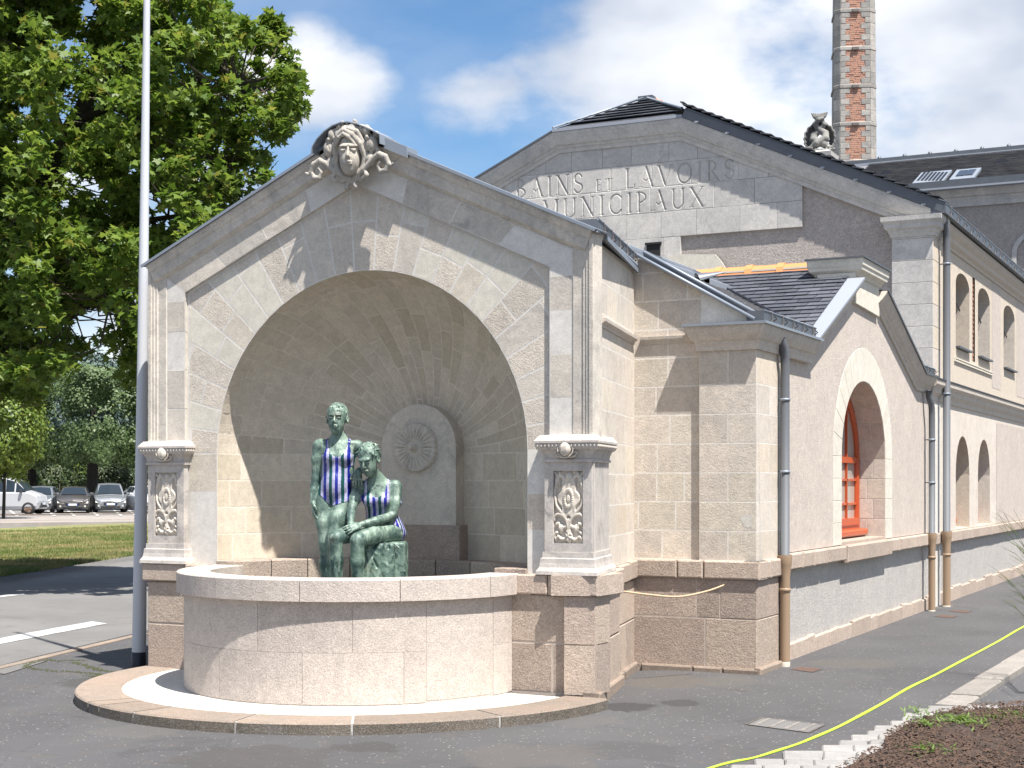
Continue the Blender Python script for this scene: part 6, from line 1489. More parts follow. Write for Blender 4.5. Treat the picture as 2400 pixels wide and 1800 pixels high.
def capd(a, b, r):
    a = np.array(a); d = np.array(b) - a; t = np.clip(((X - a[0]) * d[0] + (Y - a[1]) * d[1] + (Z - a[2]) * d[2]) / (d @ d), 0, 1); return r - np.sqrt((X - a[0] - t * d[0]) ** 2 + (Y - a[1] - t * d[1]) ** 2 + (Z - a[2] - t * d[2]) ** 2)
side = np.maximum.reduce([capd((-.355, .035, 1.99), (-.378, .03, 1.70), .062), capd((-.378, .03, 1.70), (-.398, -.015, 1.50), .050), capd((-.398, -.015, 1.50), (-.36, -.1, 1.3), .08), capd((-.020, .035, 1.98), (.060, .11, 1.76), .052), capd((.060, .11, 1.76), (-.012, -.045, 1.765), .05), capd((-.012, -.048, 1.765), (-.02, -.15, 1.62), .075), np.abs(X + .2) - .20])
reg = np.maximum.reduce([reg, neckf, strap, leg, side]); reg = np.where((Z > 2.04) | (Z < 1.44), 1, reg)
shell_cloth(A, fA, reg, 'swimsuit', st1, lambda V: (V[:, 0] + .19 + .12 * (1.75 - V[:, 2]) * 0 + (V[:, 1] + .02).clip(0, 1) * np.where(V[:, 0] > -.19, .6, -.6)) / .050 + .25)

# ---------------------------------------------------------------- seated figure
Bq = SDF((-.34, -.52, .58), (.46, .36, 2.06), HS)
P2, Rm2 = head(Bq, (.085, -.13, 1.850), R(-24), R(20), 1.08, R(-4))
Bq.cap((.105, -.08, 1.78), (.145, .0, 1.685), .045, .054, .03)
Bq.cap((.005, -.02, 1.635), (.282, .015, 1.640), .046, .048, .05); Bq.cap((.14, .0, 1.68), (.15, .02, 1.60), .06, .10, .05)
Bq.ell((.150, .01, 1.545), (.130, .092, .125), .06); Bq.ell((.165, .045, 1.41), (.118, .092, .12), .06); Bq.ell((.195, .07, 1.30), (.150, .12, .12), .06); Bq.ell((.220, .08, 1.235), (.160, .13, .085), .05)
Bq.ell((.085, -.070, 1.515), (.056, .050, .052), .03); Bq.ell((.195, -.068, 1.515), (.056, .050, .052), .03)
Bq.chain([(.265, .02, 1.245), (.12, -.17, 1.235), (.012, -.335, 1.195)], [.092, .080, .062], .03); Bq.chain([(.010, -.345, 1.185), (.008, -.325, 1.02), (.010, -.29, .82), (.010, -.28, .70)], [.056, .058, .040, .034], .015)
Bq.chain([(.135, .02, 1.245), (-.03, -.16, 1.245), (-.160, -.325, 1.215)], [.088, .078, .062], .03); Bq.chain([(-.165, -.335, 1.205), (-.165, -.315, 1.04), (-.160, -.275, .82), (-.158, -.26, .70)], [.056, .058, .040, .034], .015)
for x, y in ((.010, -.28), (-.158, -.26)): Bq.chain([(x, y + .03, .655), (x - .01, y - .06, .645), (x - .02, y - .13, .635)], [.033, .034, .022], .02)
# arms: picture-left arm straight down between the thighs, picture-right arm bent across
Bq.chain([(-.018, -.01, 1.62), (-.040, -.06, 1.53), (-.060, -.12, 1.445)], [.052, .043, .036], .03); Bq.chain([(-.060, -.12, 1.445), (-.058, -.20, 1.38), (-.052, -.275, 1.325)], [.036, .034, .024], .012)
hand(Bq, (-.052, -.278, 1.322), (.15, -.30, -1), (1, -.2, .1), (-.1, -1, .2), 1.0, .45)
Bq.chain([(.300, .02, 1.625), (.298, -.02, 1.50), (.270, -.06, 1.385)], [.053, .044, .038], .03); Bq.chain([(.270, -.06, 1.385), (.14, -.20, 1.345), (.025, -.285, 1.315)], [.038, .035, .024], .012)
hand(Bq, (.025, -.288, 1.313), (-1, -.45, -.35), (-.1, .2, 1), (0, -1, .5), 1.0, .5)
fB = Bq.f.copy(); hair(Bq, P2, Rm2, 5, 1.08, .0105)
st2 = thing('bronze_statue', 'seated green bronze girl in a striped swimsuit with folded hands and lowered head', 'statue', tuple(SO + Vector((.1, 0, .6))))
Bq.build('body', M['bronze'], st2, xf=XF)
X, Y, Z = np.meshgrid(*Bq.ax, indexing='ij'); fr = Y < .0
cxn = .145
nk = np.where(fr, -(np.sqrt(((X - cxn) / .080) ** 2 + np.maximum(0, (1.655 - Z)) ** 2 / .115 ** 2) - 1) * .06, -1); nk = np.where(Z > 1.655, np.where(np.abs(X - cxn) < .080, .02, -1), nk); nk = np.where(~fr & (Z > 1.60), np.where(np.abs(X - cxn) < .08, .02, -1), nk)
stp_ = np.where(Z > 1.56, np.abs(X - cxn) - (.100 + .25 * np.clip(1.62 - Z, 0, 1)), -1); stp_ = np.where(Z > 1.645, np.abs(np.abs(X - cxn) - .095) - .012, stp_)
sd_ = np.maximum.reduce([capd((-.018, -.01, 1.63), (-.060, -.12, 1.445), .052), capd((-.060, -.12, 1.445), (-.052, -.275, 1.325), .052), capd((.300, .02, 1.64), (.270, -.06, 1.385), .064), capd((.270, -.06, 1.385), (.025, -.285, 1.315), .056), capd((-.052, -.278, 1.322), (-.03, -.33, 1.23), .08), capd((.025, -.288, 1.31), (-.09, -.33, 1.28), .07), np.abs(X - .19) - .21])
# hip line: above and behind a plane across the thigh roots
pl = (-(Y - (-.045)) * .75 + (1.30 - Z) * .45)
reg = np.maximum.reduce([nk, stp_, sd_, np.where(Z < 1.36, pl * .8 + .0, -1)]); reg = np.where((Z > 1.70) | (Z < 1.175), 1, reg)
arm = np.minimum(np.hypot(X - .285, (Y + .0)) - .055, 1)
g2 = np.maximum(fB - .0045, reg)
Bq.build('swimsuit', M['suit'], st2, f=g2.astype(np.float32), xf=XF, attr=lambda V: (V[:, 0] - .15 + (V[:, 1] + .03).clip(0, 1) * np.where(V[:, 0] > .15, .9, -.5)) / .048 + .8)
# the block she sits on, a draped rough casting
K = SDF((-.06, -.26, .56), (.48, .30, 1.28), .0072)
sl, X, Y, Z = K._box((-1, -1, 0), (1, 1, 3))
def rbox(c, hs_, r): q = [np.abs(a - b) - (h - r) for a, b, h in zip((X, Y, Z), c, hs_)]; return np.sqrt(sum(np.maximum(x, 0) ** 2 for x in q)) + np.minimum(np.maximum.reduce(q), 0) - r
K._mix(sl, rbox((.155, .0, .88), (.145, .19, .285), .035), .0, 'add'); K._mix(sl, rbox((.325, .03, .88), (.062, .17, .29), .03), .02, 'add')
rnd = random.Random(9)
for i in range(46):
    x, y, z = rnd.uniform(.02, .38), rnd.choice([-.185, -.17]), rnd.uniform(.62, 1.14); a = rnd.uniform(-1, 1); l = rnd.uniform(.03, .10); K.cap((x, y, z), (x + l * math.sin(a), y + rnd.uniform(-.01, .01), z + l * math.cos(a)), .011, .006, .012, 'add' if i % 3 else 'sub')
for i in range(26):
    x = .386; y, z = rnd.uniform(-.12, .16), rnd.uniform(.62, 1.02); K.cap((x, y, z), (x, y + rnd.gauss(0, .02), z + rnd.uniform(.04, .12)), .009, .005, .01, 'add' if i % 2 else 'sub')
K.build('block_seat', M['bronze'], st2, xf=XF)

# ---------------------------------------------------------------- carved mask at the gable peak
Mk = SDF((-.56, -.42, -.36), (.56, .10, .34), .0058)
Pm, Rk = head(Mk, (.0, -.095, -.015), R(20), R(2), 1.72)
Mk.ell((0, .0, .06), (.27, .10, .20), .03)
rnd = random.Random(12)
for s in (-1, 1):                                               # fillets of hair and fruit beside the face
    Mk.chain([(.01 * s, -.235, .165), (.08 * s, -.215, .125), (.140 * s, -.16, .05), (.165 * s, -.11, -.05), (.150 * s, -.10, -.14), (.10 * s, -.11, -.20)], [.020, .026, .027, .026, .028, .024], .010)
    Mk.chain([(.02 * s, -.19, .185), (.11 * s, -.17, .155), (.165 * s, -.13, .06), (.185 * s, -.09, -.06)], [.018, .024, .024, .018], .008)
    Mk.chain([(.0 * s, -.245, .135), (.055 * s, -.235, .105), (.105 * s, -.205, .045)], [.014, .018, .012], .008)
    Mk.chain([(.03 * s, -.15, .20), (.15 * s, -.10, .17), (.20 * s, -.05, .06)], [.03, .035, .03], .015)
    Mk.ell((.245 * s, -.10, .045), (.062, .055, .074), .012); Mk.ell((.225 * s, -.09, -.085), (.055, .05, .062), .012); Mk.ell((.20 * s, -.13, .165), (.040, .036, .05), .01); Mk.ell((.27 * s, -.07, .13), (.035, .035, .035), .01)
    Mk.cap((.235 * s, -.15, .09), (.205 * s, -.15, -.02), .006, .006, .004, 'sub')
    # acanthus scroll
    Mk.chain([(.06 * s, -.10, -.22), (.16 * s, -.12, -.17), (.27 * s, -.12, -.085), (.34 * s, -.13, -.055), (.41 * s, -.13, -.085), (.44 * s, -.12, -.145), (.41 * s, -.12, -.20), (.35 * s, -.12, -.205), (.325 * s, -.12, -.16), (.35 * s, -.13, -.125)], [.020, .024, .025, .027, .028, .026, .024, .022, .018, .015], .006)
    Mk.chain([(.28 * s, -.10, -.08), (.31 * s, -.10, -.01), (.29 * s, -.10, .03)], [.022, .018, .010], .008); Mk.chain([(.43 * s, -.12, -.13), (.475 * s, -.13, -.165), (.50 * s, -.14, -.15)], [.018, .015, .008], .006)
    Mk.chain([(.16 * s, -.11, -.17), (.20 * s, -.13, -.225), (.145 * s, -.12, -.25)], [.018, .022, .014], .008)
    Mk.ell((.075 * s, -.085, -.235), (.072, .03, .030), .008, 'add', Matrix.Rotation(R(18 * s), 3, 'Y')); Mk.chain([(.02 * s, -.09, -.25), (.055 * s, -.085, -.31)], [.022, .026], .008)
for i in range(60):
    a = rnd.uniform(-1.35, 1.35); r = rnd.uniform(.16, .25); x, z = r * math.sin(a), .03 + r * math.cos(a); l = rnd.uniform(.03, .06); Mk.cap((x, -.13 + rnd.uniform(-.02, .02), z), (x + l * math.sin(a + rnd.uniform(-.8, .8)) * .8, -.11, z - l * .6), rnd.uniform(.012, .020), .007, .005)
for x in (-.055, .0, .06): Mk.ell((x, -.15, .185), (.024, .028, .042), .006)
Mk.ell((0, -.10, -.245), (.026, .03, .032), .008)
Mk.cap((-.5, .05, 0), (.5, .05, 0), .0, .0, 0)
XM = Matrix.Translation((X0 + .03, .0, 4.435)) @ Matrix.Diagonal((.86, .80, .95, 1))
M['mask'] = stone_mat('weathered_carving', (.47, .435, .375), (.34, .32, .29), 0, 40, .5, .6, .3, 40); Mk.build('carved_mask', M['mask'], pav, xf=XM)

# ---------------------------------------------------------------- entwined fish finial on the hall roof
fx, fy = onY(1921, 375, 22.0).x, 22.0
fin = thing('roof_finial', 'weathered stone finial of twisted fish before a shell, left of the chimney', 'sculpture', (fx, fy, 7.4))
m = MB(); m.box(fx - .22, fx + .22, fy - .22, fy + .22, 7.3, 8.72); m.build('pedestal', M['lime_hall'], fin)
fixn(sweep2([(fx - .22, fy - .22), (fx + .22, fy - .22), (fx + .22, fy + .22), (fx - .22, fy + .22)], [(0, 8.66), (-.02, 8.66), (-.04, 8.72), (-.11, 8.78), (-.12, 8.87), (-.06, 8.91), (.22, 8.93)], lambda x, y, h: Vector((x, y, h)), True).build('pedestal_cap', M['lime_hall'], fin))
Fs = SDF((-.46, -.30, -.02), (.46, .25, 1.10), .0115)
Fs.chain([(-.25, -.05, .10), (-.05, -.12, .22), (.16, -.10, .34), (.15, -.0, .50), (-.02, .03, .62), (-.12, -.02, .76), (-.02, -.08, .86), (.08, -.05, .90)], [.07, .11, .10, .095, .085, .07, .06, .05], .012)
Fs.chain([(.25, -.06, .10), (.12, -.10, .20), (-.16, -.03, .34), (-.15, .04, .48), (.02, .05, .62), (.12, .0, .74), (.05, .0, .88)], [.07, .10, .10, .095, .08, .065, .05], .012)
for a in np.linspace(-.5, .5, 9): Fs.chain([(a * .1, -.04, .84), (a * .30, -.05, .95), (a * .40, -.05, 1.02 + .05 * abs(a))], [.032, .030, .020], .012)
sl, X, Y, Z = Fs._box((-1, -1, -1), (1, 1, 2)); rr_ = np.hypot(X, (Z - .38) * .95); an = np.arctan2(X, Z - .2); Fs._mix(sl, np.maximum(np.abs(np.hypot(rr_, (Y - .02) * 1.3) - (.40 + .012 * np.cos(an * 22))) - .025, np.maximum(-(Y - .0), -(Z - .0))), .01, 'add')
for a in np.linspace(-.38, .38, 9): Fs.ell((a, -.18, .03), (.05, .05, .045), .02)
for s in (-1, 1): Fs.ell((.26 * s, -.16, .10), (.10, .06, .045), .02); Fs.ell((.20 * s, -.20, .15), (.02, .02, .02), .005)
fm = stone_mat('lichen_stone', (.27, .265, .245), (.13, .13, .125), 0, 9, .6, .9)
Fs.build('fish_carving', fm, fin, xf=Matrix.Translation((fx, fy, 8.92)) @ Matrix.Rotation(R(10), 4, 'Z') @ Matrix.Scale(.82, 4))
# ================================================================ pole, rope, strap
pb = onZ(325.5, 1564, -.085)
pole = thing('flag_pole', 'tall tapering grey metal pole with a black painted foot beside the niche', 'pole', tuple(pb))
m = MB(); lean = Vector((CT, ST, 0)) * .012
m.lathe([(.0665, 0)] + [(.0665 - (.0665 - .024) * min(1, max(0, (z - .12)) / 7.4), z) for z in (.14, 1, 2, 3, 4, 5, 6, 7, 8.5)], 0, 0, 20); 
m.v = [(x + lean.x * z, y + lean.y * z, z) for x, y, z in m.v]; m.build('shaft', M['pole'], pole, smooth=True, world=False)
m = MB(); m.lathe([(.069, 0), (.069, .145), (.066, .147)], 0, 0, 20); m.build('painted_foot', M['black'], pole, smooth=True, world=False)
# beige cord held off the wall
a = SID(1.12, .74, .03); b = onY(1698, 1371, 1.72); mid = a.lerp(b, .55) + Vector((0, -.02, -.075))
pts = spline([tuple(a), tuple(a.lerp(b, .25) + Vector((0, 0, -.042))), tuple(mid), tuple(a.lerp(b, .82) + Vector((0, 0, -.045))), tuple(b)], 6)
rp = plain('beige_cord', (.46, .34, .22), .7, 0, .3, 200, 0, .15, 60); m = MB(); m.tube(pts, .0085, 8); tag(m.build('cord', rp, None, smooth=True), 'short beige cord sticking out from the plinth in front of the pier', 'cord')
m = MB(); 
# yellow strap on the pavement
sp_ = [(1470, 1870), (1665, 1800), (1770, 1775), (1853, 1749.5), (1936, 1717), (2034, 1668), (2124, 1616), (2215, 1570), (2345, 1500), (2400, 1468), (2470, 1432)]
P = [gpt(x, y, .004) for x, y in spline(sp_, 6)]
ym = plain('fluorescent_strap', (.40, .66, .04), .6, 0, .1, 100, 0, .05, 30); vs_, fs = [], []
for i, p in enumerate(P):
    t = (P[min(len(P) - 1, i + 1)] - P[max(0, i - 1)]).normalized(); n = t.cross(Vector((0, 0, 1))).normalized(); z = .003 + .002 * math.sin(i * .9)
    vs_ += [p + n * .0135 + Vector((0, 0, z)), p - n * .0135 + Vector((0, 0, z + .001)), p + n * .0135, p - n * .0135]
for i in range(len(P) - 1): a = 4 * i; fs += [(a, a + 4, a + 5, a + 1), (a, a + 2, a + 6, a + 4), (a + 1, a + 5, a + 7, a + 3)]
m = MB(); m.add(vs_, fs); tag(fixn(m.build('strap', ym)), 'bright yellow-green strap lying across the pavement', 'strap')

# ================================================================ planting bed with bark and weeds
soil = stone_mat('dark_bark_soil', (.055, .037, .028), (.032, .023, .018), 0, 70, .8, .2, 1.2, 40)
edge = [(1600 + xr / 2.765 - 14, 1500 + yy / 2.765 - 1) for xl, yy, xr in rw][::-1] + [(2900, 1652)]
bp_ = [gpt(x, y, 0) for x, y in edge + [(3000, 1700), (3000, 1900), (1900, 1900)]]
bx0, bx1 = min(p.x for p in bp_), max(p.x for p in bp_); by0, by1 = min(p.y for p in bp_), max(p.y for p in bp_)
poly2 = [(p.x, p.y) for p in bp_]
def inpoly(x, y, poly):
    c = False; j = len(poly) - 1
    for i in range(len(poly)):
        if (poly[i][1] > y) != (poly[j][1] > y) and x < (poly[j][0] - poly[i][0]) * (y - poly[i][1]) / (poly[j][1] - poly[i][1]) + poly[i][0]: c = not c
        j = i
    return c
st_ = .045; nxb, nyb = int((bx1 - bx0) / st_), int((by1 - by0) / st_); rr = random.Random(13); m = MB(); idm = {}
for i in range(nxb + 1):
    for j in range(nyb + 1):
        x, y = bx0 + i * st_, by0 + j * st_
        if inpoly(x, y, poly2): idm[i, j] = len(m.v); m.v.append((x + rr.uniform(-.01, .01), y + rr.uniform(-.01, .01), -.055 + .028 + rr.gauss(0, .009) + .02 * math.sin(x * 3 + y * 2)))
for (i, j) in list(idm):
    if (i + 1, j) in idm and (i, j + 1) in idm and (i + 1, j + 1) in idm: m.f.append((idm[i, j], idm[i + 1, j], idm[i + 1, j + 1], idm[i, j + 1]))
tag(m.build('planting_soil', soil), kind='structure')
m = MB(); k = len(poly2); m.add([(x, y, -.045) for x, y in poly2], [tuple(range(k))]); o = fixn(m.build('soil_base', soil)); o['kind'] = 'structure'
if o.data.polygons[0].normal.z < 0: o.data.flip_normals()
bk = plain('bark_chip', (.075, .046, .032), .9, 0, .3, 60, .3, .3, 30); m = MB(); n = 0
while n < 12500:
    x, y = rr.uniform(bx0, bx1), rr.uniform(by0, by1)
    if not inpoly(x, y, poly2): continue
    l, w_, a, t = rr.uniform(.006, .020), rr.uniform(.003, .007), rr.uniform(0, 6.28), rr.uniform(-.5, .5); c_ = Vector((x, y, -.055 + .045 + rr.uniform(-.006, .012))); u = Vector((math.cos(a), math.sin(a), t)) * l; v = Vector((-math.sin(a), math.cos(a), rr.uniform(-.4, .4))) * w_
    m.add([c_ - u - v, c_ + u - v, c_ + u + v, c_ - u + v, c_ + Vector((0, 0, .006))], [(0, 1, 4), (1, 2, 4), (2, 3, 4), (3, 0, 4)]); n += 1
tag(m.build('bark_mulch', bk), 'dark bark mulch covering the planting bed at the lower right', 'mulch', kind='stuff')
def leafmat(name, c1, c2, tr=.35, rough=.5, yellow=False):
    m = bpy.data.materials.new(name); m.use_nodes = True; nt = m.node_tree; nt.nodes.clear(); q = NB(nt); out = q.n('ShaderNodeOutputMaterial'); g = q.n('ShaderNodeNewGeometry'); oi = q.n('ShaderNodeObjectInfo')
    rv_ = q.math('FRACT', q.math('ADD', g.outputs['Random Per Island'], oi.outputs['Random'])); col = q.mix(rv_, c4(c1), c4(c2)); yel = q.math('GREATER_THAN', q.math('FRACT', q.math('MULTIPLY', rv_, 17.3)), .955); col = q.mix(q.math('MULTIPLY', yel, .7 if yellow else 0.0), col, (.22, .20, .04, 1))
    b = q.n('ShaderNodeBsdfPrincipled'); q.l(col, b.inputs['Base Color']); b.inputs['Roughness'].default_value = rough; b.inputs['Specular IOR Level'].default_value = .45
    t = q.n('ShaderNodeBsdfTranslucent'); hs = q.n('ShaderNodeHueSaturation'); hs.inputs['Value'].default_value = 1.6; hs.inputs['Hue'].default_value = .485; q.l(col, hs.inputs['Color']); q.l(hs.outputs[0], t.inputs[0])
    ms_ = q.n('ShaderNodeMixShader'); ms_.inputs[0].default_value = tr; q.l(b.outputs[0], ms_.inputs[1]); q.l(t.outputs[0], ms_.inputs[2]); q.l(ms_.outputs[0], out.inputs[0]); return m
M['leaf'] = leafmat('plane_leaf', (.055, .115, .012), (.17, .245, .04), .45, yellow=True)
M['leaf_hedge'] = leafmat('lime_hedge_leaf', (.045, .085, .022), (.13, .185, .07), .3)
M['leaf_shrub'] = leafmat('yellow_green_leaf', (.07, .12, .015), (.19, .25, .04), .35)
M['leaf_cedar'] = leafmat('blue_cedar_needles', (.05, .085, .075), (.10, .14, .12), .1, .7)
M['leaf_dark'] = leafmat('dark_shrub_leaf', (.02, .04, .01), (.05, .075, .02), .2)
M['weed'] = leafmat('weed_leaf', (.07, .13, .02), (.16, .24, .05), .3)
M['bark_dark'] = plain('dark_bark', (.022, .019, .016), .9, 0, .6, 12, 0, .4, 5)  # near-black bark for the distant trunks
M['bark'] = plain('plane_bark', (.075, .062, .045), .9, 0, .8, 12, 0, .4, 5)
weeds = [(2150, 1705, .10, 22, 0), (2165, 1722, .07, 25, 0), (2230, 1712, .05, 40, 1), (2255, 1708, .06, 60, 1), (2330, 1690, .045, 120, 2), (2370, 1682, .045, 110, 2), (2190, 1750, .04, 60, 2), (2250, 1748, .04, 60, 2), (2175, 1775, .05, 40, 1), (2300, 1735, .04, 30, 2), (2375, 1740, .04, 90, 2), (2390, 1762, .05, 90, 2), (2215, 1700, .05, 30, 1), (2275, 1715, .05, 50, 1), (2130, 1764, .03, 25, 2), (2290, 1790, .03, 30, 2)]
weeds_i = 0
for (px, py, h_, nl, kd) in weeds:
    c_ = gpt(px, py, .02); m = MB(); rr = random.Random(px); h_ *= 1.5; nl *= 2
    for i in range(nl * 2):
        a = rr.uniform(0, 6.28); r = abs(rr.gauss(0, h_ * (1.4 if kd else .5))); z = rr.uniform(.2, 1) * h_ * (1 if kd < 2 else .7); p = c_ + Vector((r * math.cos(a), r * math.sin(a), z)); l, w_ = (rr.uniform(.02, .04), rr.uniform(.005, .008)) if kd < 2 else (rr.uniform(.008, .016), rr.uniform(.005, .009)); a2 = rr.uniform(0, 6.28)
        u = Vector((math.cos(a2), math.sin(a2), rr.uniform(-.2, .9))).normalized() * l; v = Vector((-math.sin(a2), math.cos(a2), rr.uniform(-.3, .3))) * w_; m.add([p - u, p + v, p + u, p - v], [(0, 1, 2, 3)])
    for i in range(5): a = rr.uniform(0, 6.28); m.tube([c_ + Vector((0, 0, -.03)), c_ + Vector((math.cos(a) * h_ * .4, math.sin(a) * h_ * .4, h_ * .8))], .0012, 3)
    WL = ['tall thin-leaved weed at the tip of the sett edging, nearest the kerb end', 'smaller thin-leaved weed just below the tallest one in the bed', 'leafy weed tuft right of the tallest weed', 'broad bright weed clump in the upper middle of the bed', 'wide creeping mat at the upper right of the bed', 'creeping mat touching the right edge of the picture, upper one', 'low weed patch in the middle of the bed, beside the setts', 'low weed patch in the centre of the bare mulch', 'leafy tuft at the lower middle of the bed', 'lone flat weed between the centre patch and the right edge', 'creeping mat at the right edge, half-way down the bed', 'rank creeping mat in the lower right corner of the bed', 'small leafy tuft just right of the tallest weed stem', 'leafy tuft under the broad clump near the top of the bed', 'tiny flat weed low down by the last setts', 'small flat weed at the bottom edge of the picture']
    tag(m.build('weed', M['weed']), WL[weeds_i], 'weed', 'weeds in the planting bed'); weeds_i += 1
# small sprig at the wall foot
c_ = gpt(1951, 1505, 0); m = MB(); rr = random.Random(2)
for i in range(26):
    p = c_ + Vector((rr.uniform(-.02, .03), rr.uniform(-.04, .04), rr.uniform(.01, .09))); a = rr.uniform(0, 6.28); u = Vector((math.cos(a), math.sin(a), .4)) * .012; v = Vector((-math.sin(a), math.cos(a), 0)) * .006; m.add([p - u, p + v, p + u, p - v], [(0, 1, 2, 3)])
tag(m.build('weed', M['weed']), 'tiny green sprig growing at the foot of the street wall', 'weed', 'weeds in the planting bed')

# wiry broom-like plant reaching in from the right edge
bc = gpt(2500, 1600, 0); wr = thing('broom_plant', 'wiry green broom plant reaching in at the right edge', 'plant', tuple(bc)); rr = random.Random(44); m = MB(); tw = MB()
for i in range(15):
    a = rr.uniform(0, 6.28) if i % 2 else math.pi + TH + rr.uniform(-.6, .6); L = rr.uniform(.35, .75); h_ = rr.uniform(.7, 1.75); pts = []
    for t in np.linspace(0, 1, 8): pts.append(bc + Vector((math.cos(a) * L * t ** 1.6, math.sin(a) * L * t ** 1.6, h_ * (t - .10 * t * t) )) + Vector((rr.gauss(0, .006),) * 3))
    m.tube(pts, [.004 * (1 - .75 * t) for t in np.linspace(0, 1, 8)], 4, False)
    for t in range(2, 7):
        for k in range(2):
            p = pts[t]; b = a + rr.uniform(-1, 1); l = rr.uniform(.12, .3); tw.tube([p, p + Vector((math.cos(b) * l * .5, math.sin(b) * l * .5, l * .45)), p + Vector((math.cos(b) * l, math.sin(b) * l, l * .7))], [.0018, .0013, .0006], 3, False)
m.build('stem', M['leaf_dark'], wr); tw.build('twigs', M['leaf_shrub'], wr, kind='stuff')

# ================================================================ trees
def leafshape(kind):
    if kind == 'plane':
        pts = []; 
        for a, r in ((-90, .10), (-50, .42), (-28, .62), (-8, .40), (18, .92), (40, .50), (62, .62), (90, 1.12), (118, .62), (140, .50), (162, .92), (188, .40), (208, .62), (230, .42)): pts.append((r * math.cos(R(a)), r * math.sin(R(a)) + .25, -.10 * r * r))
        return np.array(pts), [tuple(range(14))]
    return np.array([(0, -.6, 0), (.42, 0, .08), (0, .7, 0), (-.42, 0, .08)]), [(0, 1, 2, 3)]
def leaves(name, P, size, kind, mat, parent, rng, up=.5, world=True, kindp='stuff', nrm=None):
    sh, fc = leafshape(kind); n = len(P); k = len(sh); s_ = size * rng.uniform(.6, 1.25, n); N = rng.normal(size=(n, 3)); N[:, 2] = np.abs(N[:, 2]) + up
    if nrm is not None: N = N * .6 + nrm
    N /= np.linalg.norm(N, axis=1)[:, None]; T_ = rng.normal(size=(n, 3)); T_ -= (T_ * N).sum(1)[:, None] * N; T_ /= np.linalg.norm(T_, axis=1)[:, None]; B_ = np.cross(N, T_)
    V = P[:, None] + s_[:, None, None] * (sh[None, :, 0, None] * T_[:, None] + sh[None, :, 1, None] * B_[:, None] + sh[None, :, 2, None] * N[:, None]); V = V.reshape(-1, 3)
    me = bpy.data.meshes.new(name); me.vertices.add(n * k); me.vertices.foreach_set('co', V.ravel().astype(np.float32)); me.loops.add(n * k); me.loops.foreach_set('vertex_index', np.arange(n * k)); me.polygons.add(n); me.polygons.foreach_set('loop_start', np.arange(n) * k); me.update(calc_edges=True); me.validate()
    return link(name, me, mat, parent, False, world, None, kindp)

# big plane tree: trunk off the left edge, boughs reaching over the road
rng = np.random.default_rng(3); DT = 27.0
tb = onD(-330, 1350, DT + 1); tb.z = -.08
pt = thing('plane_tree', 'large plane tree with lobed leaves spreading over the road at the left', 'tree', tuple(tb)); W_ = lambda px, py, d: Vector(onD(px, py, d))
limbs = []; m = MB()
def limb(pts, r0, r1, nm='limb'):
    pp = spline([tuple(p) for p in pts], 5); rs = [r0 + (r1 - r0) * i / (len(pp) - 1) for i in range(len(pp))]; mm = MB(); mm.tube(pp, rs, 8, False); mm.build(nm, M['bark'], pt, smooth=True); limbs.append(pp); return pp
limb([tb, W_(-300, 1000, DT + 1), W_(-220, 700, DT + .5), W_(-160, 520, DT)], .42, .26, 'trunk')
limb([W_(-240, 760, DT + .5), W_(-60, 640, DT), W_(50, 545, DT - .5), W_(150, 330, DT - 1), W_(205, 225, DT - 1), W_(245, 60, DT - 1), W_(260, -120, DT - 1)], .24, .06)
limb([W_(205, 225, DT - 1), W_(262, 190, DT - 1.4), W_(330, 215, DT - 1.8), W_(430, 240, DT - 2.2), W_(560, 200, DT - 2.5)], .12, .03)
limb([W_(165, 290, DT - 1), W_(240, 255, DT - 1.2), W_(270, 252, DT - 1.4), W_(400, 330, DT - 2), W_(520, 380, DT - 2)], .10, .025)
limb([W_(50, 545, DT - .5), W_(180, 560, DT - 1.5), W_(330, 520, DT - 2), W_(470, 500, DT - 2)], .11, .025)
limb([W_(-60, 640, DT), W_(60, 700, DT - 1), W_(170, 720, DT - 2), W_(260, 700, DT - 2.4)], .12, .025)
limb([W_(150, 330, DT - 1), W_(110, 220, DT - 1), W_(100, 60, DT - 1.5), W_(120, -80, DT - 2)], .11, .03)
limb([W_(-160, 520, DT), W_(-120, 250, DT - 1), W_(-20, 80, DT - 2), W_(60, -90, DT - 2)], .16, .04)
# crown outline in the picture plane at each depth, as clumps
outl = [(-500, -260), (300, -260), (470, -120), (488, -20), (515, 30), (520, 60), (585, 50), (655, 45), (672, 72), (662, 120), (690, 165), (705, 205), (700, 265), (672, 315), (640, 330), (625, 365), (632, 425), (605, 470), (560, 520), (470, 600), (400, 690), (352, 760), (345, 860), (318, 905), (288, 850), (240, 830), (205, 800), (165, 830), (120, 880), (70, 930), (20, 900), (-60, 950), (-250, 930), (-500, 700)]
holes = [(205, 22, 25), (225, 440, 22), (155, 480, 14), (270, 265, 12), (355, 470, 26), (395, 505, 22), (150, 275, 15), (125, 335, 13), (62, 260, 14), (245, 745, 26), (195, 765, 34), (215, 740, 22), (380, 370, 12), (330, 330, 13), (375, 100, 10), (100, 95, 12), (430, 150, 10), (310, 395, 14), (20, 640, 16), (90, 610, 12)]
cl = []; rngc = random.Random(15); tries = 0
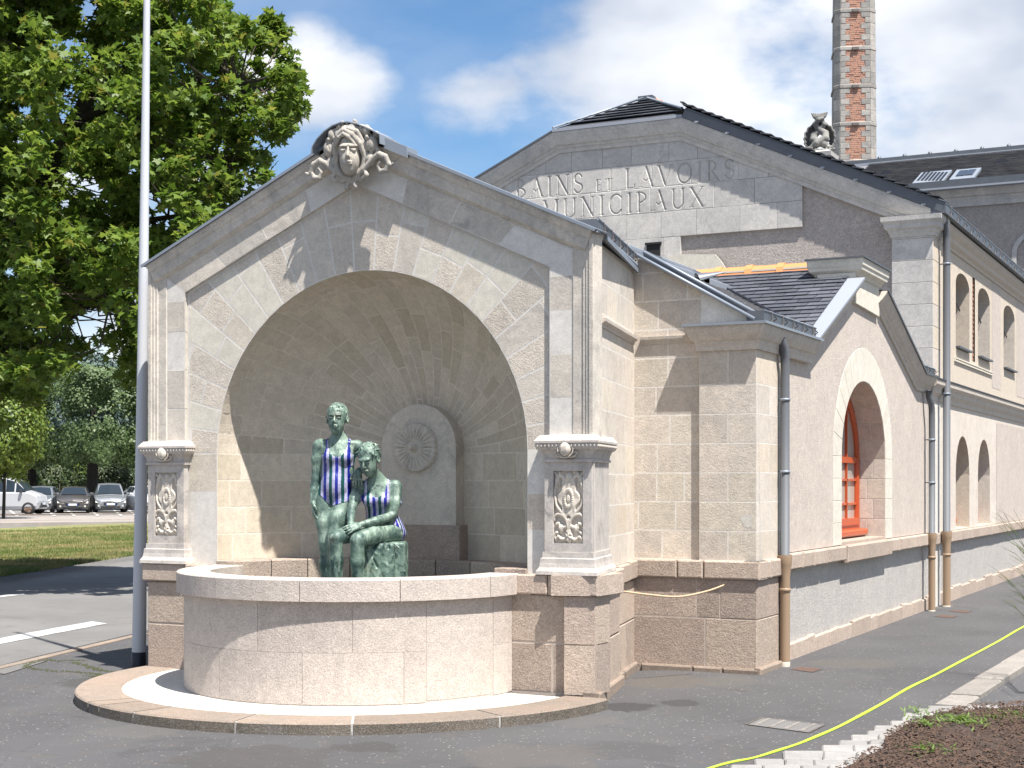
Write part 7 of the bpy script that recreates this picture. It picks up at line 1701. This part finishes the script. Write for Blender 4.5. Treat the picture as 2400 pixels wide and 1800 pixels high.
while len(cl) < 1230 and tries < 60000:
    tries += 1; x, y = rngc.uniform(-420, 712), rngc.uniform(-230, 930)
    if not inpoly(x, y, outl): continue
    if any((x - hx) ** 2 + (y - hy) ** 2 < (hr * 1.35) ** 2 for hx, hy, hr in holes): continue
    if x < -120 and rngc.random() < .5: continue
    dl = segd(np.array([x]), np.array([y]), (110, 400), (250, 190))[0][0]
    if dl < 30 and rngc.random() < .55: continue
    spread = 3.6 if 40 < x < 480 and y > 60 else 2.4
    cl.append((x, y, (DT + rngc.uniform(-.4, 2.2)) if dl < 36 else DT - 1.2 + rngc.uniform(-spread, spread * .8)))
for (x, y) in ((655, 58), (668, 80), (690, 212), (700, 262), (640, 55), (665, 300), (672, 128), (650, 318), (350, 872), (320, 890), (610, 420), (622, 370), (680, 170), (600, 75), (668, 255), (635, 45), (700, 205), (345, 800)): cl.append((x - 6, y, DT - 2))
Ps = []; tws = MB(); alll = np.array([p for L_i in limbs for p in L_i])
for (x, y, d) in cl:
    c_ = np.array(onD(x, y, d)); edge_ = x > 545 and y < 480; n = int(rng.integers(42, 64)) if edge_ else int(rng.integers(60, 98)); r = rng.uniform(.16, .28) if edge_ else rng.uniform(.22, .42); q = rng.normal(size=(n, 3)); q /= np.linalg.norm(q, axis=1)[:, None]; q *= (rng.uniform(0, 1, n) ** .45)[:, None] * r; q[:, 2] *= .75; Ps.append(c_ + q)
    if rng.random() < .5:
        j = np.argmin(((alll - c_) ** 2).sum(1)); a = Vector(alll[j]); b = Vector(c_)
        if (a - b).length < (2.0 if x > 545 else 2.6): mid = a.lerp(b, .5) + Vector((rng.normal() * .12, rng.normal() * .12, -.1 + rng.normal() * .1)); tws.tube([a, mid, b], [.022, .014, .005], 4, False)
    for _ in range(0 if x > 545 else 2):
        b = Vector(c_) + Vector(rng.normal(size=3)) * .16; tws.tube([Vector(c_) - Vector((0, 0, .1)), b], [.007, .003], 3, False)
tws.build('twigs', M['bark'], pt, kind='stuff')
PL = np.concatenate(Ps); dd = (PL - np.array(CAM)) @ np.array((-ST, CT, 0)); px_ = 1200 + F * ((PL[:, 0] - CAM.x) * CT + (PL[:, 1] - CAM.y) * ST) / dd; py_ = HZ - F * (PL[:, 2] - CAM.z) / dd
keep = np.ones(len(PL), bool)
for hx, hy, hr in holes: keep &= ~((px_ - hx) ** 2 + (py_ - hy) ** 2 < (hr * .9) ** 2)
PL = PL[keep]; dd = dd[keep]; px_ = px_[keep]; py_ = py_[keep]
near = np.argsort(dd + 100 * ((px_ < 0) | (py_ < 0)))[:290]
leaves('foliage', np.delete(PL, near, 0), .098, 'plane', M['leaf'], pt, rng)
sh, fc = leafshape('plane'); lme = bpy.data.meshes.new('leaf'); lme.from_pydata([tuple(p * .105) for p in sh], [], fc); lme.materials.append(M['leaf']); rr = random.Random(1)
for i in near:
    o = bpy.data.objects.new('leaf', lme); C.objects.link(o); o.parent = pt; o.location = Vector(PL[i]) - tb; o.rotation_euler = (rr.uniform(-.9, .9), rr.uniform(-.9, .9), rr.uniform(0, 6.28)); s_ = rr.uniform(.7, 1.2); o.scale = (s_, s_, s_)

def crown_pts(c_, r, n, rng, shell=.5, box=False, lump=.18):
    q = rng.normal(size=(n, 3)); q /= np.linalg.norm(q, axis=1)[:, None]
    if box: q = np.sign(q) * np.abs(q) ** .45; q /= np.abs(q).max(1)[:, None] ** .8
    k = 1 + lump * np.sin(q[:, 0] * 7 + c_[0]) * np.sin(q[:, 1] * 6) * np.cos(q[:, 2] * 8 + c_[1]) + rng.normal(size=n) * .035; rad = (shell + (1 - shell) * rng.uniform(0, 1, n) ** .5) * k
    return np.array(c_) + q * rad[:, None] * np.array(r), q
def tree(name, label, px, d, rw_, z0, z1, n, size, mat, rng, box=False, group=None, trunk_r=.2, cat='tree', depth=None):
    b = onD(px, 1135, d); b.z = .0; t = thing(name, label, cat, tuple(b), group=group); cz = (z0 + z1) / 2; m = MB(); m.tube([b, b + Vector((.1, 0, cz * .6)), b + Vector((0, .1, cz + .5))], [trunk_r, trunk_r * .8, trunk_r * .4], 8, False)
    for i in range(6): a = rng.uniform(0, 6.28); m.tube([b + Vector((0, 0, z0 * .9)), b + Vector((math.cos(a) * rw_ * .5, math.sin(a) * rw_ * .5, cz))], [trunk_r * .45, .03], 5, False)
    m.build('trunk', M['bark_dark'], t)
    P_, q = crown_pts((b.x, b.y, cz), (rw_, depth or rw_, (z1 - z0) / 2), n, rng, .72, box); leaves('crown', P_, size, 'q', mat, t, rng, .3, nrm=q * 1.2); return t
rng = np.random.default_rng(8)
PXM = 3571 / 92
tree('hornbeam', 'clipped square-topped tree behind the parked cars, left of the pole', 215, 92, 3.1, 3.0, 8.45, 34000, .15, M['leaf_hedge'], rng, True, None, .38)
tree('hornbeam', 'clipped square-topped tree partly hidden by the grey pole', 330, 94, 2.6, 2.9, 8.2, 15000, .155, M['leaf_hedge'], rng, True, None, .36)
tree('hornbeam', 'clipped tree in deep shade at the far left behind the white van', 70, 95, 2.6, 2.9, 8.0, 14000, .155, M['leaf_hedge'], rng, True, None, .40)
tree('maple_tree', 'young yellow-green tree at the left edge in front of the clipped trees', 8, 70, 1.9, 1.9, 6.9, 9000, .15, M['leaf_shrub'], rng, False, None, .08)
for i, (px, d, rw_, z0, z1) in enumerate(((190, 118, 3.2, 3, 12.6), (300, 122, 3.6, 3, 12.0), (95, 125, 3.8, 3, 11.6), (380, 128, 4.0, 3, 11.6))):
    tree('cedar', ['blue-green cedar rising behind the clipped tree, in a gap of the plane tree', 'blue cedar behind the clipped trees, right of the gap', 'blue cedar behind the far left clipped tree', 'cedar hidden mostly by the fountain pavilion'][i], px, d, rw_, z0, z1, 9000, .26, M['leaf_cedar'], rng, False, None, .35)
for i, px in enumerate((30, 110, 165, 250, 300, 370)):
    tree('shrub', ['dark shrub behind the white van', 'dark shrub between van and grey cars', 'bright shrub behind the dark grey car', 'shrub behind the silver cars', 'shrub behind the pole and fence', 'shrub by the left wall of the pavilion'][i], px, 100 + (i % 3) * 3, 2.0, .2, 3.2 + (i % 2) * .5, 5200, .15, M['leaf_dark'] if i % 3 != 2 else M['leaf_shrub'], rng, False, None, .06, 'shrub')
# dark wood edge beyond
P_, q = crown_pts((onD(150, 1000, 140).x, onD(150, 1000, 140).y, 3.5), (26, 9, 5.2), 26000, rng, .8, True); leaves('far_woodland', P_, .5, 'q', M['leaf_dark'], None, rng, .3); tag(bpy.data.objects['far_woodland'], 'dark band of woodland closing the view behind the car park', 'woodland', kind='stuff')

# wire fence behind the cars
fa, fb2 = onD(-60, 1150, 93), onD(480, 1150, 96); fa.z = fb2.z = 0; fen = thing('wire_fence', 'dark wire fence with posts behind the parked cars', 'fence', tuple(fa)); m = MB(); L = (fb2 - fa).length; u = (fb2 - fa).normalized()
for i in range(int(L / 2.5) + 1): mm = MB(); p = fa + u * 2.5 * i; mm.tube([p, p + Vector((0, 0, 1.75))], .03, 5); mm.build('post', M['iron'], fen)
for z in np.linspace(.1, 1.7, 9): m.tube([fa + Vector((0, 0, z)), fb2 + Vector((0, 0, z))], .006, 3)
for i in range(int(L / .25)): p = fa + u * .25 * i; m.tube([p + Vector((0, 0, .1)), p + Vector((0, 0, 1.7))], .004, 3)
m.build('mesh_wire', M['iron'], fen, kind='stuff')

# ================================================================ island, far kerbs, car park
M['grass'] = stone_mat('mown_grass', (.12, .15, .045), (.27, .24, .11), 0, 30, .6, .05)
isl = [(-420, 1420), (0, 1352), (70, 1342), (140, 1331), (210, 1318), (310, 1303), (420, 1287), (600, 1262), (600, 1228), (310, 1232), (180, 1237), (0, 1245), (-420, 1262)]
P = [gpt(a, b) for a, b in isl]; m = MB(); k = len(P); m.add([Vector((p.x, p.y, .03)) for p in P], [tuple(range(k))]); o = fixn(m.build('grass_island', M['grass'])); o['kind'] = 'structure'
if o.data.polygons[0].normal.z < 0: o.data.flip_normals()
gp_ = [(p.x, p.y) for p in P]; xs_ = [p[0] for p in gp_]; ys_ = [p[1] for p in gp_]; rng = np.random.default_rng(5); pts = []
front = [gpt(a, b) for a, b in isl[1:7]]
while len(pts) < 64000:
    px, t = (rng.uniform(-20, 345) if rng.random() < .8 else rng.uniform(-250, 560)), rng.uniform(0, 1); y0 = np.interp(px, [-420, 0, 140, 310, 420, 600], [1420, 1352, 1331, 1303, 1287, 1262]); y1 = np.interp(px, [0, 180, 310], [1245, 1237, 1232]); py = y1 + (y0 - y1) * t; p = onZ(px, py, .03); pts.append((p.x, p.y, .03))
pts = np.array(pts); n = len(pts); a = rng.uniform(0, 6.28, n); hgt = rng.uniform(.03, .075, n) * (1 + .6 * (np.sin(pts[:, 0] * 2.1) * np.sin(pts[:, 1] * 1.1) > .6)); w_ = .007
u = np.stack([np.cos(a) * w_, np.sin(a) * w_, 0 * a], 1); tip = pts + np.stack([rng.normal(size=n) * .02, rng.normal(size=n) * .02, hgt], 1); V = np.stack([pts - u, pts + u, tip], 1).reshape(-1, 3)
me = bpy.data.meshes.new('grass_blades'); me.from_pydata(V.tolist(), [], (np.arange(n * 3).reshape(-1, 3)).tolist()); gb, nt_g, b_g = newmat('grass_blade'); qg = NB(nt_g); vg, _, v0g = qg.obvec(False); pn = qg.noise(qg.map(v0g, (.55, .25, 1)), 1.6, 6, .7); gi = nt_g.nodes.new('ShaderNodeNewGeometry')
mixf = qg.math('ADD', qg.ramp(pn, .42, .62), qg.math('MULTIPLY', qg.math('SUBTRACT', gi.outputs['Random Per Island'], .5), .7), True); qg.l(qg.mix(mixf, (.075, .125, .022, 1), (.33, .27, .13, 1)), b_g.inputs['Base Color']); b_g.inputs['Roughness'].default_value = .7; tag(link('grass', me, gb, kind='stuff'), 'mown grass with dry straw patches on the traffic island', 'grass')
kisl = thing('island_kerb', 'dark weathered kerbstones edging the grass island', 'kerb', tuple(gpt(140, 1331))); dk = M['kerb_dark'] = stone_mat('dark_kerb', (.20, .16, .125), (.13, .11, .095), .15, 60, .4, .3)
pp = [gpt(a, b) for a, b in spline(isl[:8], 6)]; acc = 0; cur = pp[0]; lst = [pp[0]]
for p in pp[1:]:
    if (p - lst[-1]).length > .85: lst.append(p)
for a, b in zip(lst, lst[1:]):
    d_ = (b - a).normalized(); s_ = Vector((0, 0, 1)).cross(d_) ; a2, b2 = a + d_ * .01, b - d_ * .01; q = [a2, b2, b2 + s_ * .17, a2 + s_ * .17]
    stone([(p.x, p.y) for p in q], Frame((0, 0, 0), (1, 0, 0), (0, 0, 1), (0, 1, 0)), -.2, .055, dk, kisl, name='kerb_stone', gap=.004, bev=.02)
M['far_pave'] = asphalt('pale_pavement', (.27, .245, .22), sp=.1)
M['park'] = asphalt('car_park_asphalt', (.19, .185, .18), sp=.1)
def far_strip(name, ya, yb, z, mat):
    m = MB(); P = [onZ(x, y, z) for x, y in ((-300, ya + 3), (345, ya - 4), (600, ya - 10), (600, yb - 10), (345, yb - 4), (-300, yb + 3))]; m.add(P + [p - Vector((0, 0, .2)) for p in P], [tuple(range(6))] + [(i, (i + 1) % 6, 6 + (i + 1) % 6, 6 + i) for i in range(6)]); o = fixn(m.build(name, mat)); o['kind'] = 'structure'; return o
far_strip('far_pavement', 1226, 1210.5, .06, M['far_pave']); far_strip('car_park', 1210.5, 1172, .075, M['park'])
kf = thing('far_kerb', 'low grey kerb in front of the car park', 'kerb', tuple(onZ(150, 1226, .0)))
for ya, z, w_ in ((1227, .075, .2), (1211, .14, .18)):
    a, b = onZ(-200, ya + 2.5, z - .12), onZ(420, ya - 5, z - .12); n = 26
    for i in range(n): q = [a.lerp(b, (i + .03) / n), a.lerp(b, (i + .97) / n)]; s_ = Vector((-ST, CT, 0)) * w_; stone([(p.x, p.y) for p in (q[0], q[1], q[1] + s_, q[0] + s_)], Frame((0, 0, 0), (1, 0, 0), (0, 0, 1), (0, 1, 0)), -.2, z, M['kerb_dark'], kf, name='kerb_stone', gap=.004, bev=.02)
for i, px in enumerate((40, 128, 175, 230, 285, 320)):
    a = onZ(px, 1209, .082); b = onZ(px - 22, 1192, .082); s_ = Vector((CT, ST, 0)) * .08; m = MB(); m.add([a - s_, a + s_, b + s_, b - s_], [(0, 1, 2, 3)]); o = fixn(m.build('bay_line', M['white_paint'])); 
    if o.data.polygons[0].normal.z < 0: o.data.flip_normals()
    tag(o, ['white bay line under the van nose', 'white bay line left of the dark grey hatchback', 'white bay line right of the dark grey hatchback', 'white bay line by the tall silver car', 'white bay line left of the pole', 'white bay line right of the pole'][i] + ' in the car park', 'road marking', 'parking bay lines')

# ================================================================ vehicles
M['tyre'] = plain('tyre_rubber', (.02, .02, .02), .8); M['rim'] = plain('alloy_rim', (.35, .35, .36), .35, .7); M['rimb'] = plain('rusty_steel_rim', (.16, .11, .08), .6, .3); M['trim'] = plain('black_trim', (.03, .03, .033), .6)
M['carglass'] = plain('windscreen_glass', (.02, .028, .036), .14, 0, 0, 1, 0, .1, 2, .45); M['lamp'] = plain('headlight_lens', (.55, .53, .48), .12, .1, 0, 1, 0, .1, 30, .9); M['plate'] = plain('white_number_plate', (.62, .63, .62), .5); M['eublue'] = plain('blue_plate_band', (.02, .08, .35), .5); M['chrome'] = plain('chrome_strip', (.6, .6, .6), .15, .9)
def vehicle(name, label, px, d, yaw, paint, L, Wd, st, wr, wx, grille=1, rim='rim', zb=.08, group='cars parked behind the island'):
    """st: stations from the nose back: (x, z_sill, half width, z_belt, z_top, half width at top)"""
    b = onD(px, 1135, d); b.z = zb; t = thing(name, label, 'van' if 'van' in name else 'car', tuple(b), yaw, group); m = MB(); vs_, fs = [], []; k = 9
    for (x, zs, hw, zb_, zt, tw) in st:
        zt2 = max(zt, zb_); ring = [(-hw * .92, zs), (-hw, zs + .18), (-hw, zb_ - .02), (-hw * .97 if zt2 > zb_ + .05 else -hw * .9, zb_ + .01), (-tw, zt2 - .03), (0, zt2 + .01), (tw, zt2 - .03), (hw * .97 if zt2 > zb_ + .05 else hw * .9, zb_ + .01), (hw, zb_ - .02), (hw, zs + .18), (hw * .92, zs)]
        k = len(ring); vs_ += [(x, y, z) for y, z in ring]
    n = len(st)
    for i in range(n - 1):
        for j in range(k): j2 = (j + 1) % k; fs.append((i * k + j, (i + 1) * k + j, (i + 1) * k + j2, i * k + j2))
    fs.append(tuple(range(k))); fs.append(tuple((n - 1) * k + j for j in range(k))[::-1]); m.add(vs_, fs); o = fixn(m.build('body', paint, t, False, False))
    md = o.modifiers.new('round', 'BEVEL'); md.width = .035; md.segments = 2; md.limit_method = 'ANGLE'; md.angle_limit = R(20)
    # glass: panels between belt and roof
    def pt_(i, j, out=.012): x, y, z = vs_[i * k + j]; return Vector((x, y, z))
    cab = [i for i in range(n) if st[i][4] > st[i][3] + .25]; i0, i1 = cab[0], cab[-1]
    def panel(quad_, nm, out):
        c_ = sum(quad_, Vector()) / 4; q = [c_ + (p - c_) * .86 + out for p in quad_]; mm = MB(); mm.add(q, [(0, 1, 2, 3)]); mm.build(nm, M['carglass'], t, False, False)
    a = i0 - 1
    wq = [pt_(a, 3), pt_(a, 5), pt_(a, 7), pt_(i0, 6), pt_(i0, 5), pt_(i0, 4)]; wc = sum(wq, Vector()) / 6; wq = [wc + (p - wc) * .87 + Vector((-.022, 0, .028)) for p in wq]
    mm = MB(); mm.add(wq, [(0, 1, 4, 5), (1, 2, 3, 4)]); mm.build('windscreen', M['carglass'], t, False, False)
    for j3, j4, s_ in ((3, 4, -1), (7, 6, 1)):
        for i in range(i0 if 'van' not in name else i0 - 1, i1): 
            if st[i][0] < (99 if 'van' not in name else -.7): panel([pt_(i, j3), pt_(i + 1, j3), pt_(i + 1, j4), pt_(i, j4)], 'side_window', Vector((0, .02 * s_, .0)))
        mm = MB(); mm.bbox(st[a][0] + .15, st[a][0] + .30, *sorted((s_ * (Wd / 2 + .02), s_ * (Wd / 2 + .20))), st[a][3] + .02, st[a][3] + .16, .03); mm.build('wing_mirror', paint if 'van' not in name else M['trim'], t, False, False)
    hw = Wd / 2
    for x in wx:
        for s_ in (-1, 1):
            mm = MB(); prof = [(.0, -.10), (wr * .62, -.10), (wr * .66, -.11), (wr * .97, -.10), (wr, -.07), (wr, .07), (wr * .97, .10), (wr * .66, .11)]; V_ = []; nn = 18; F_ = []
            for r, h_ in prof[2:]:
                for q in range(nn): an = 2 * math.pi * q / nn; V_.append((x + r * math.cos(an), s_ * (hw - .10) + h_, wr + r * math.sin(an)))
            for i in range(5):
                for q in range(nn): F_.append((i * nn + q, i * nn + (q + 1) % nn, (i + 1) * nn + (q + 1) % nn, (i + 1) * nn + q))
            mm.add(V_, F_); whl = fixn(mm.build('wheel', M['tyre'], t, True, False)); mm = MB(); V_ = [(x, s_ * (hw - .015), wr)]; F_ = []
            for q in range(20): an = 2 * math.pi * q / 20; V_ += [(x + wr * .66 * math.cos(an), s_ * (hw - .005 - (.03 if q % 4 < 2 else 0)), wr + wr * .66 * math.sin(an))]
            for q in range(20): F_.append((0, 1 + q, 1 + (q + 1) % 20))
            mm.add(V_, F_); mm.build('rim', M[rim], whl, False, False)
            mm = MB(); V_ = [(x, s_ * (hw + .004), wr)] + [(x + wr * 1.13 * math.cos(2 * math.pi * q / 20), s_ * (hw + .003), max(st[1][1] + .0, wr + wr * 1.13 * math.sin(2 * math.pi * q / 20))) for q in range(20)]; mm.add(V_, [(0, 1 + q, 1 + (q + 1) % 20) for q in range(20)]); mm.build('wheel_arch', M['trim'], t, False, False) if False else None
    x0 = st[0][0]; zf = st[0][3]; zs = st[0][1]
    for s_ in (-1, 1):
        mm = MB(); y0, y1 = sorted((s_ * hw * .52, s_ * hw * .93)); mm.add([(x0 - .012, y0, zf - .13), (x0 + (.0), y1, zf - .10), (x0 + .16, y1, zf + .04), (x0 + .05, y0, zf + .0), (x0 + .05, y0, zf - .13), (x0 + .2, y1, zf - .12)], [(0, 1, 2, 3), (1, 5, 2)]); fixn(mm.build('headlight', M['lamp'], t, False, False))
        mm = MB(); mm.lathe([(.001, 0), (.055, 0)], 0, 0, 10); fo = mm.build('fog_light', M['lamp'], t, False, False); fo.location = (x0 - .03, s_ * hw * .74, zs + .14); fo.rotation_euler = (0, R(-90), 0)
    mm = MB(); mm.bbox(x0 - .05, x0 + .1, -hw * .42, hw * .42, zf - .22, zf - .08, .03); mm.build('grille', M['trim'], t, False, False)
    mm = MB(); mm.bbox(x0 - .06, x0 + .1, -hw * .60, hw * .60, zs + .03, zs + .15, .03); mm.build('air_intake', M['trim'], t, False, False)
    if grille: mm = MB(); mm.tube([(x0 - .06, -hw * .42, zf - .09), (x0 - .065, 0, zf - .08), (x0 - .06, hw * .42, zf - .09)], .012, 5); mm.build('grille_bar', M['chrome'], t, False, False)
    mm = MB(); mm.bbox(x0 - .075, x0 - .05, -.26, .26, zs + .17, zs + .28, .005); pl_ = mm.build('number_plate', M['plate'], t, False, False)
    for ya_ in (-.26, .215): mm = MB(); mm.box(x0 - .08, x0 - .074, ya_, ya_ + .045, zs + .172, zs + .278); mm.build('plate_band', M['eublue'], pl_, False, False)
    mm = MB(); mm.box(x0 + .3, x0 + L - .3, -hw * .8, hw * .8, zs - .03, zs + .1); mm.build('underbody', M['trim'], t, False, False)
    return t
def hatch(L, W_d, H): 
    h = W_d / 2
    return [(-L / 2, .24, h * .78, .66, .66, h * .6), (-L / 2 + .14, .20, h * .96, .78, .80, h * .7), (-L / 2 + .55, .20, h, .88, .92, h * .75), (-L / 2 + .98, .20, h, .94, .98, h * .74), (-L / 2 + 1.62, .20, h, .95, H - .08, h * .70), (-L / 2 + 2.1, .20, h, .95, H, h * .70), (-L / 2 + 2.9, .20, h, .97, H - .02, h * .70), (-L / 2 + 3.5, .20, h, 1.0, H - .10, h * .68), (L / 2 - .08, .24, h * .96, 1.0, 1.12, h * .66), (L / 2, .30, h * .9, .9, .95, h * .6)]
def pnt(n, c, r=.28, me=.35): return plain(n, c, r, me, 0, 1, 0, .03, 3, .6, .6)
# local nose direction is -x; yaw turns the nose towards us
face = TH + R(90)
vehicle('parked_car', 'dark grey hatchback with a bright grille arc, third vehicle from the left', 175, 84.5, face + R(13), pnt('dark_grey_paint', (.085, .078, .078)), 3.95, 1.74, hatch(3.95, 1.74, 1.46), .31, (-1.25, 1.28))
vehicle('parked_car', 'tall silver car with a high roof, right of the dark grey hatchback', 256, 86.5, face + R(17), pnt('silver_paint', (.22, .235, .255)), 4.27, 1.75, hatch(4.27, 1.75, 1.64), .32, (-1.35, 1.38))
vehicle('parked_car', 'silver small car partly hidden behind the white van', 98, 85, face + R(8), pnt('silver_grey_paint', (.20, .22, .245)), 3.9, 1.72, hatch(3.9, 1.72, 1.48), .31, (-1.25, 1.28))
vehicle('parked_car', 'white estate car behind the grey pole, beside the pavilion', 338, 86, face + R(28), pnt('white_paint', (.45, .46, .47), .3, 0), 4.2, 1.72, hatch(4.2, 1.72, 1.50), .31, (-1.35, 1.38))
h = .95
vst = [(-2.38, .34, h * .84, .70, .72, h * .66), (-2.30, .28, h * .97, .96, .98, h * .72), (-2.02, .26, h, 1.10, 1.15, h * .76), (-1.78, .26, h, 1.14, 1.23, h * .76), (-1.22, .26, h, 1.14, 1.78, h * .80), (-.72, .26, h, 1.14, 1.92, h * .82), (.0, .26, h, 1.14, 1.95, h * .84), (2.30, .28, h, 1.14, 1.93, h * .84), (2.38, .32, h * .96, 1.1, 1.80, h * .8)]
vn = vehicle('parked_van', 'white panel van side-on at the left edge', -6, 79.5, TH + R(180), pnt('white_van_paint', (.42, .425, .44), .35, 0), 4.76, 1.9, vst, .33, (-1.90, 1.30), 0, 'rimb', .075, 'cars parked behind the island')
for s_ in (-1,):
    m = MB(); m.box(-2.0, 2.2, s_ * .965 - .012, s_ * .965 + .012, .60, .68); m.build('rub_strip', M['trim'], vn, False, False)
    m = MB(); m.box(2.3, 2.31, -.9, .9, .4, 1.8); 
    for x in (-.30, .85): m = MB(); m.box(x - .006, x + .006, s_ * .955, s_ * .962, .40, 1.75); m.build('door_gap', M['trim'], vn, False, False)
    for x in (-.45, -.12): m = MB(); m.bbox(x, x + .16, s_ * .975 - .02, s_ * .975 + .02, .96, 1.01, .01); m.build('door_handle', M['trim'], vn, False, False)
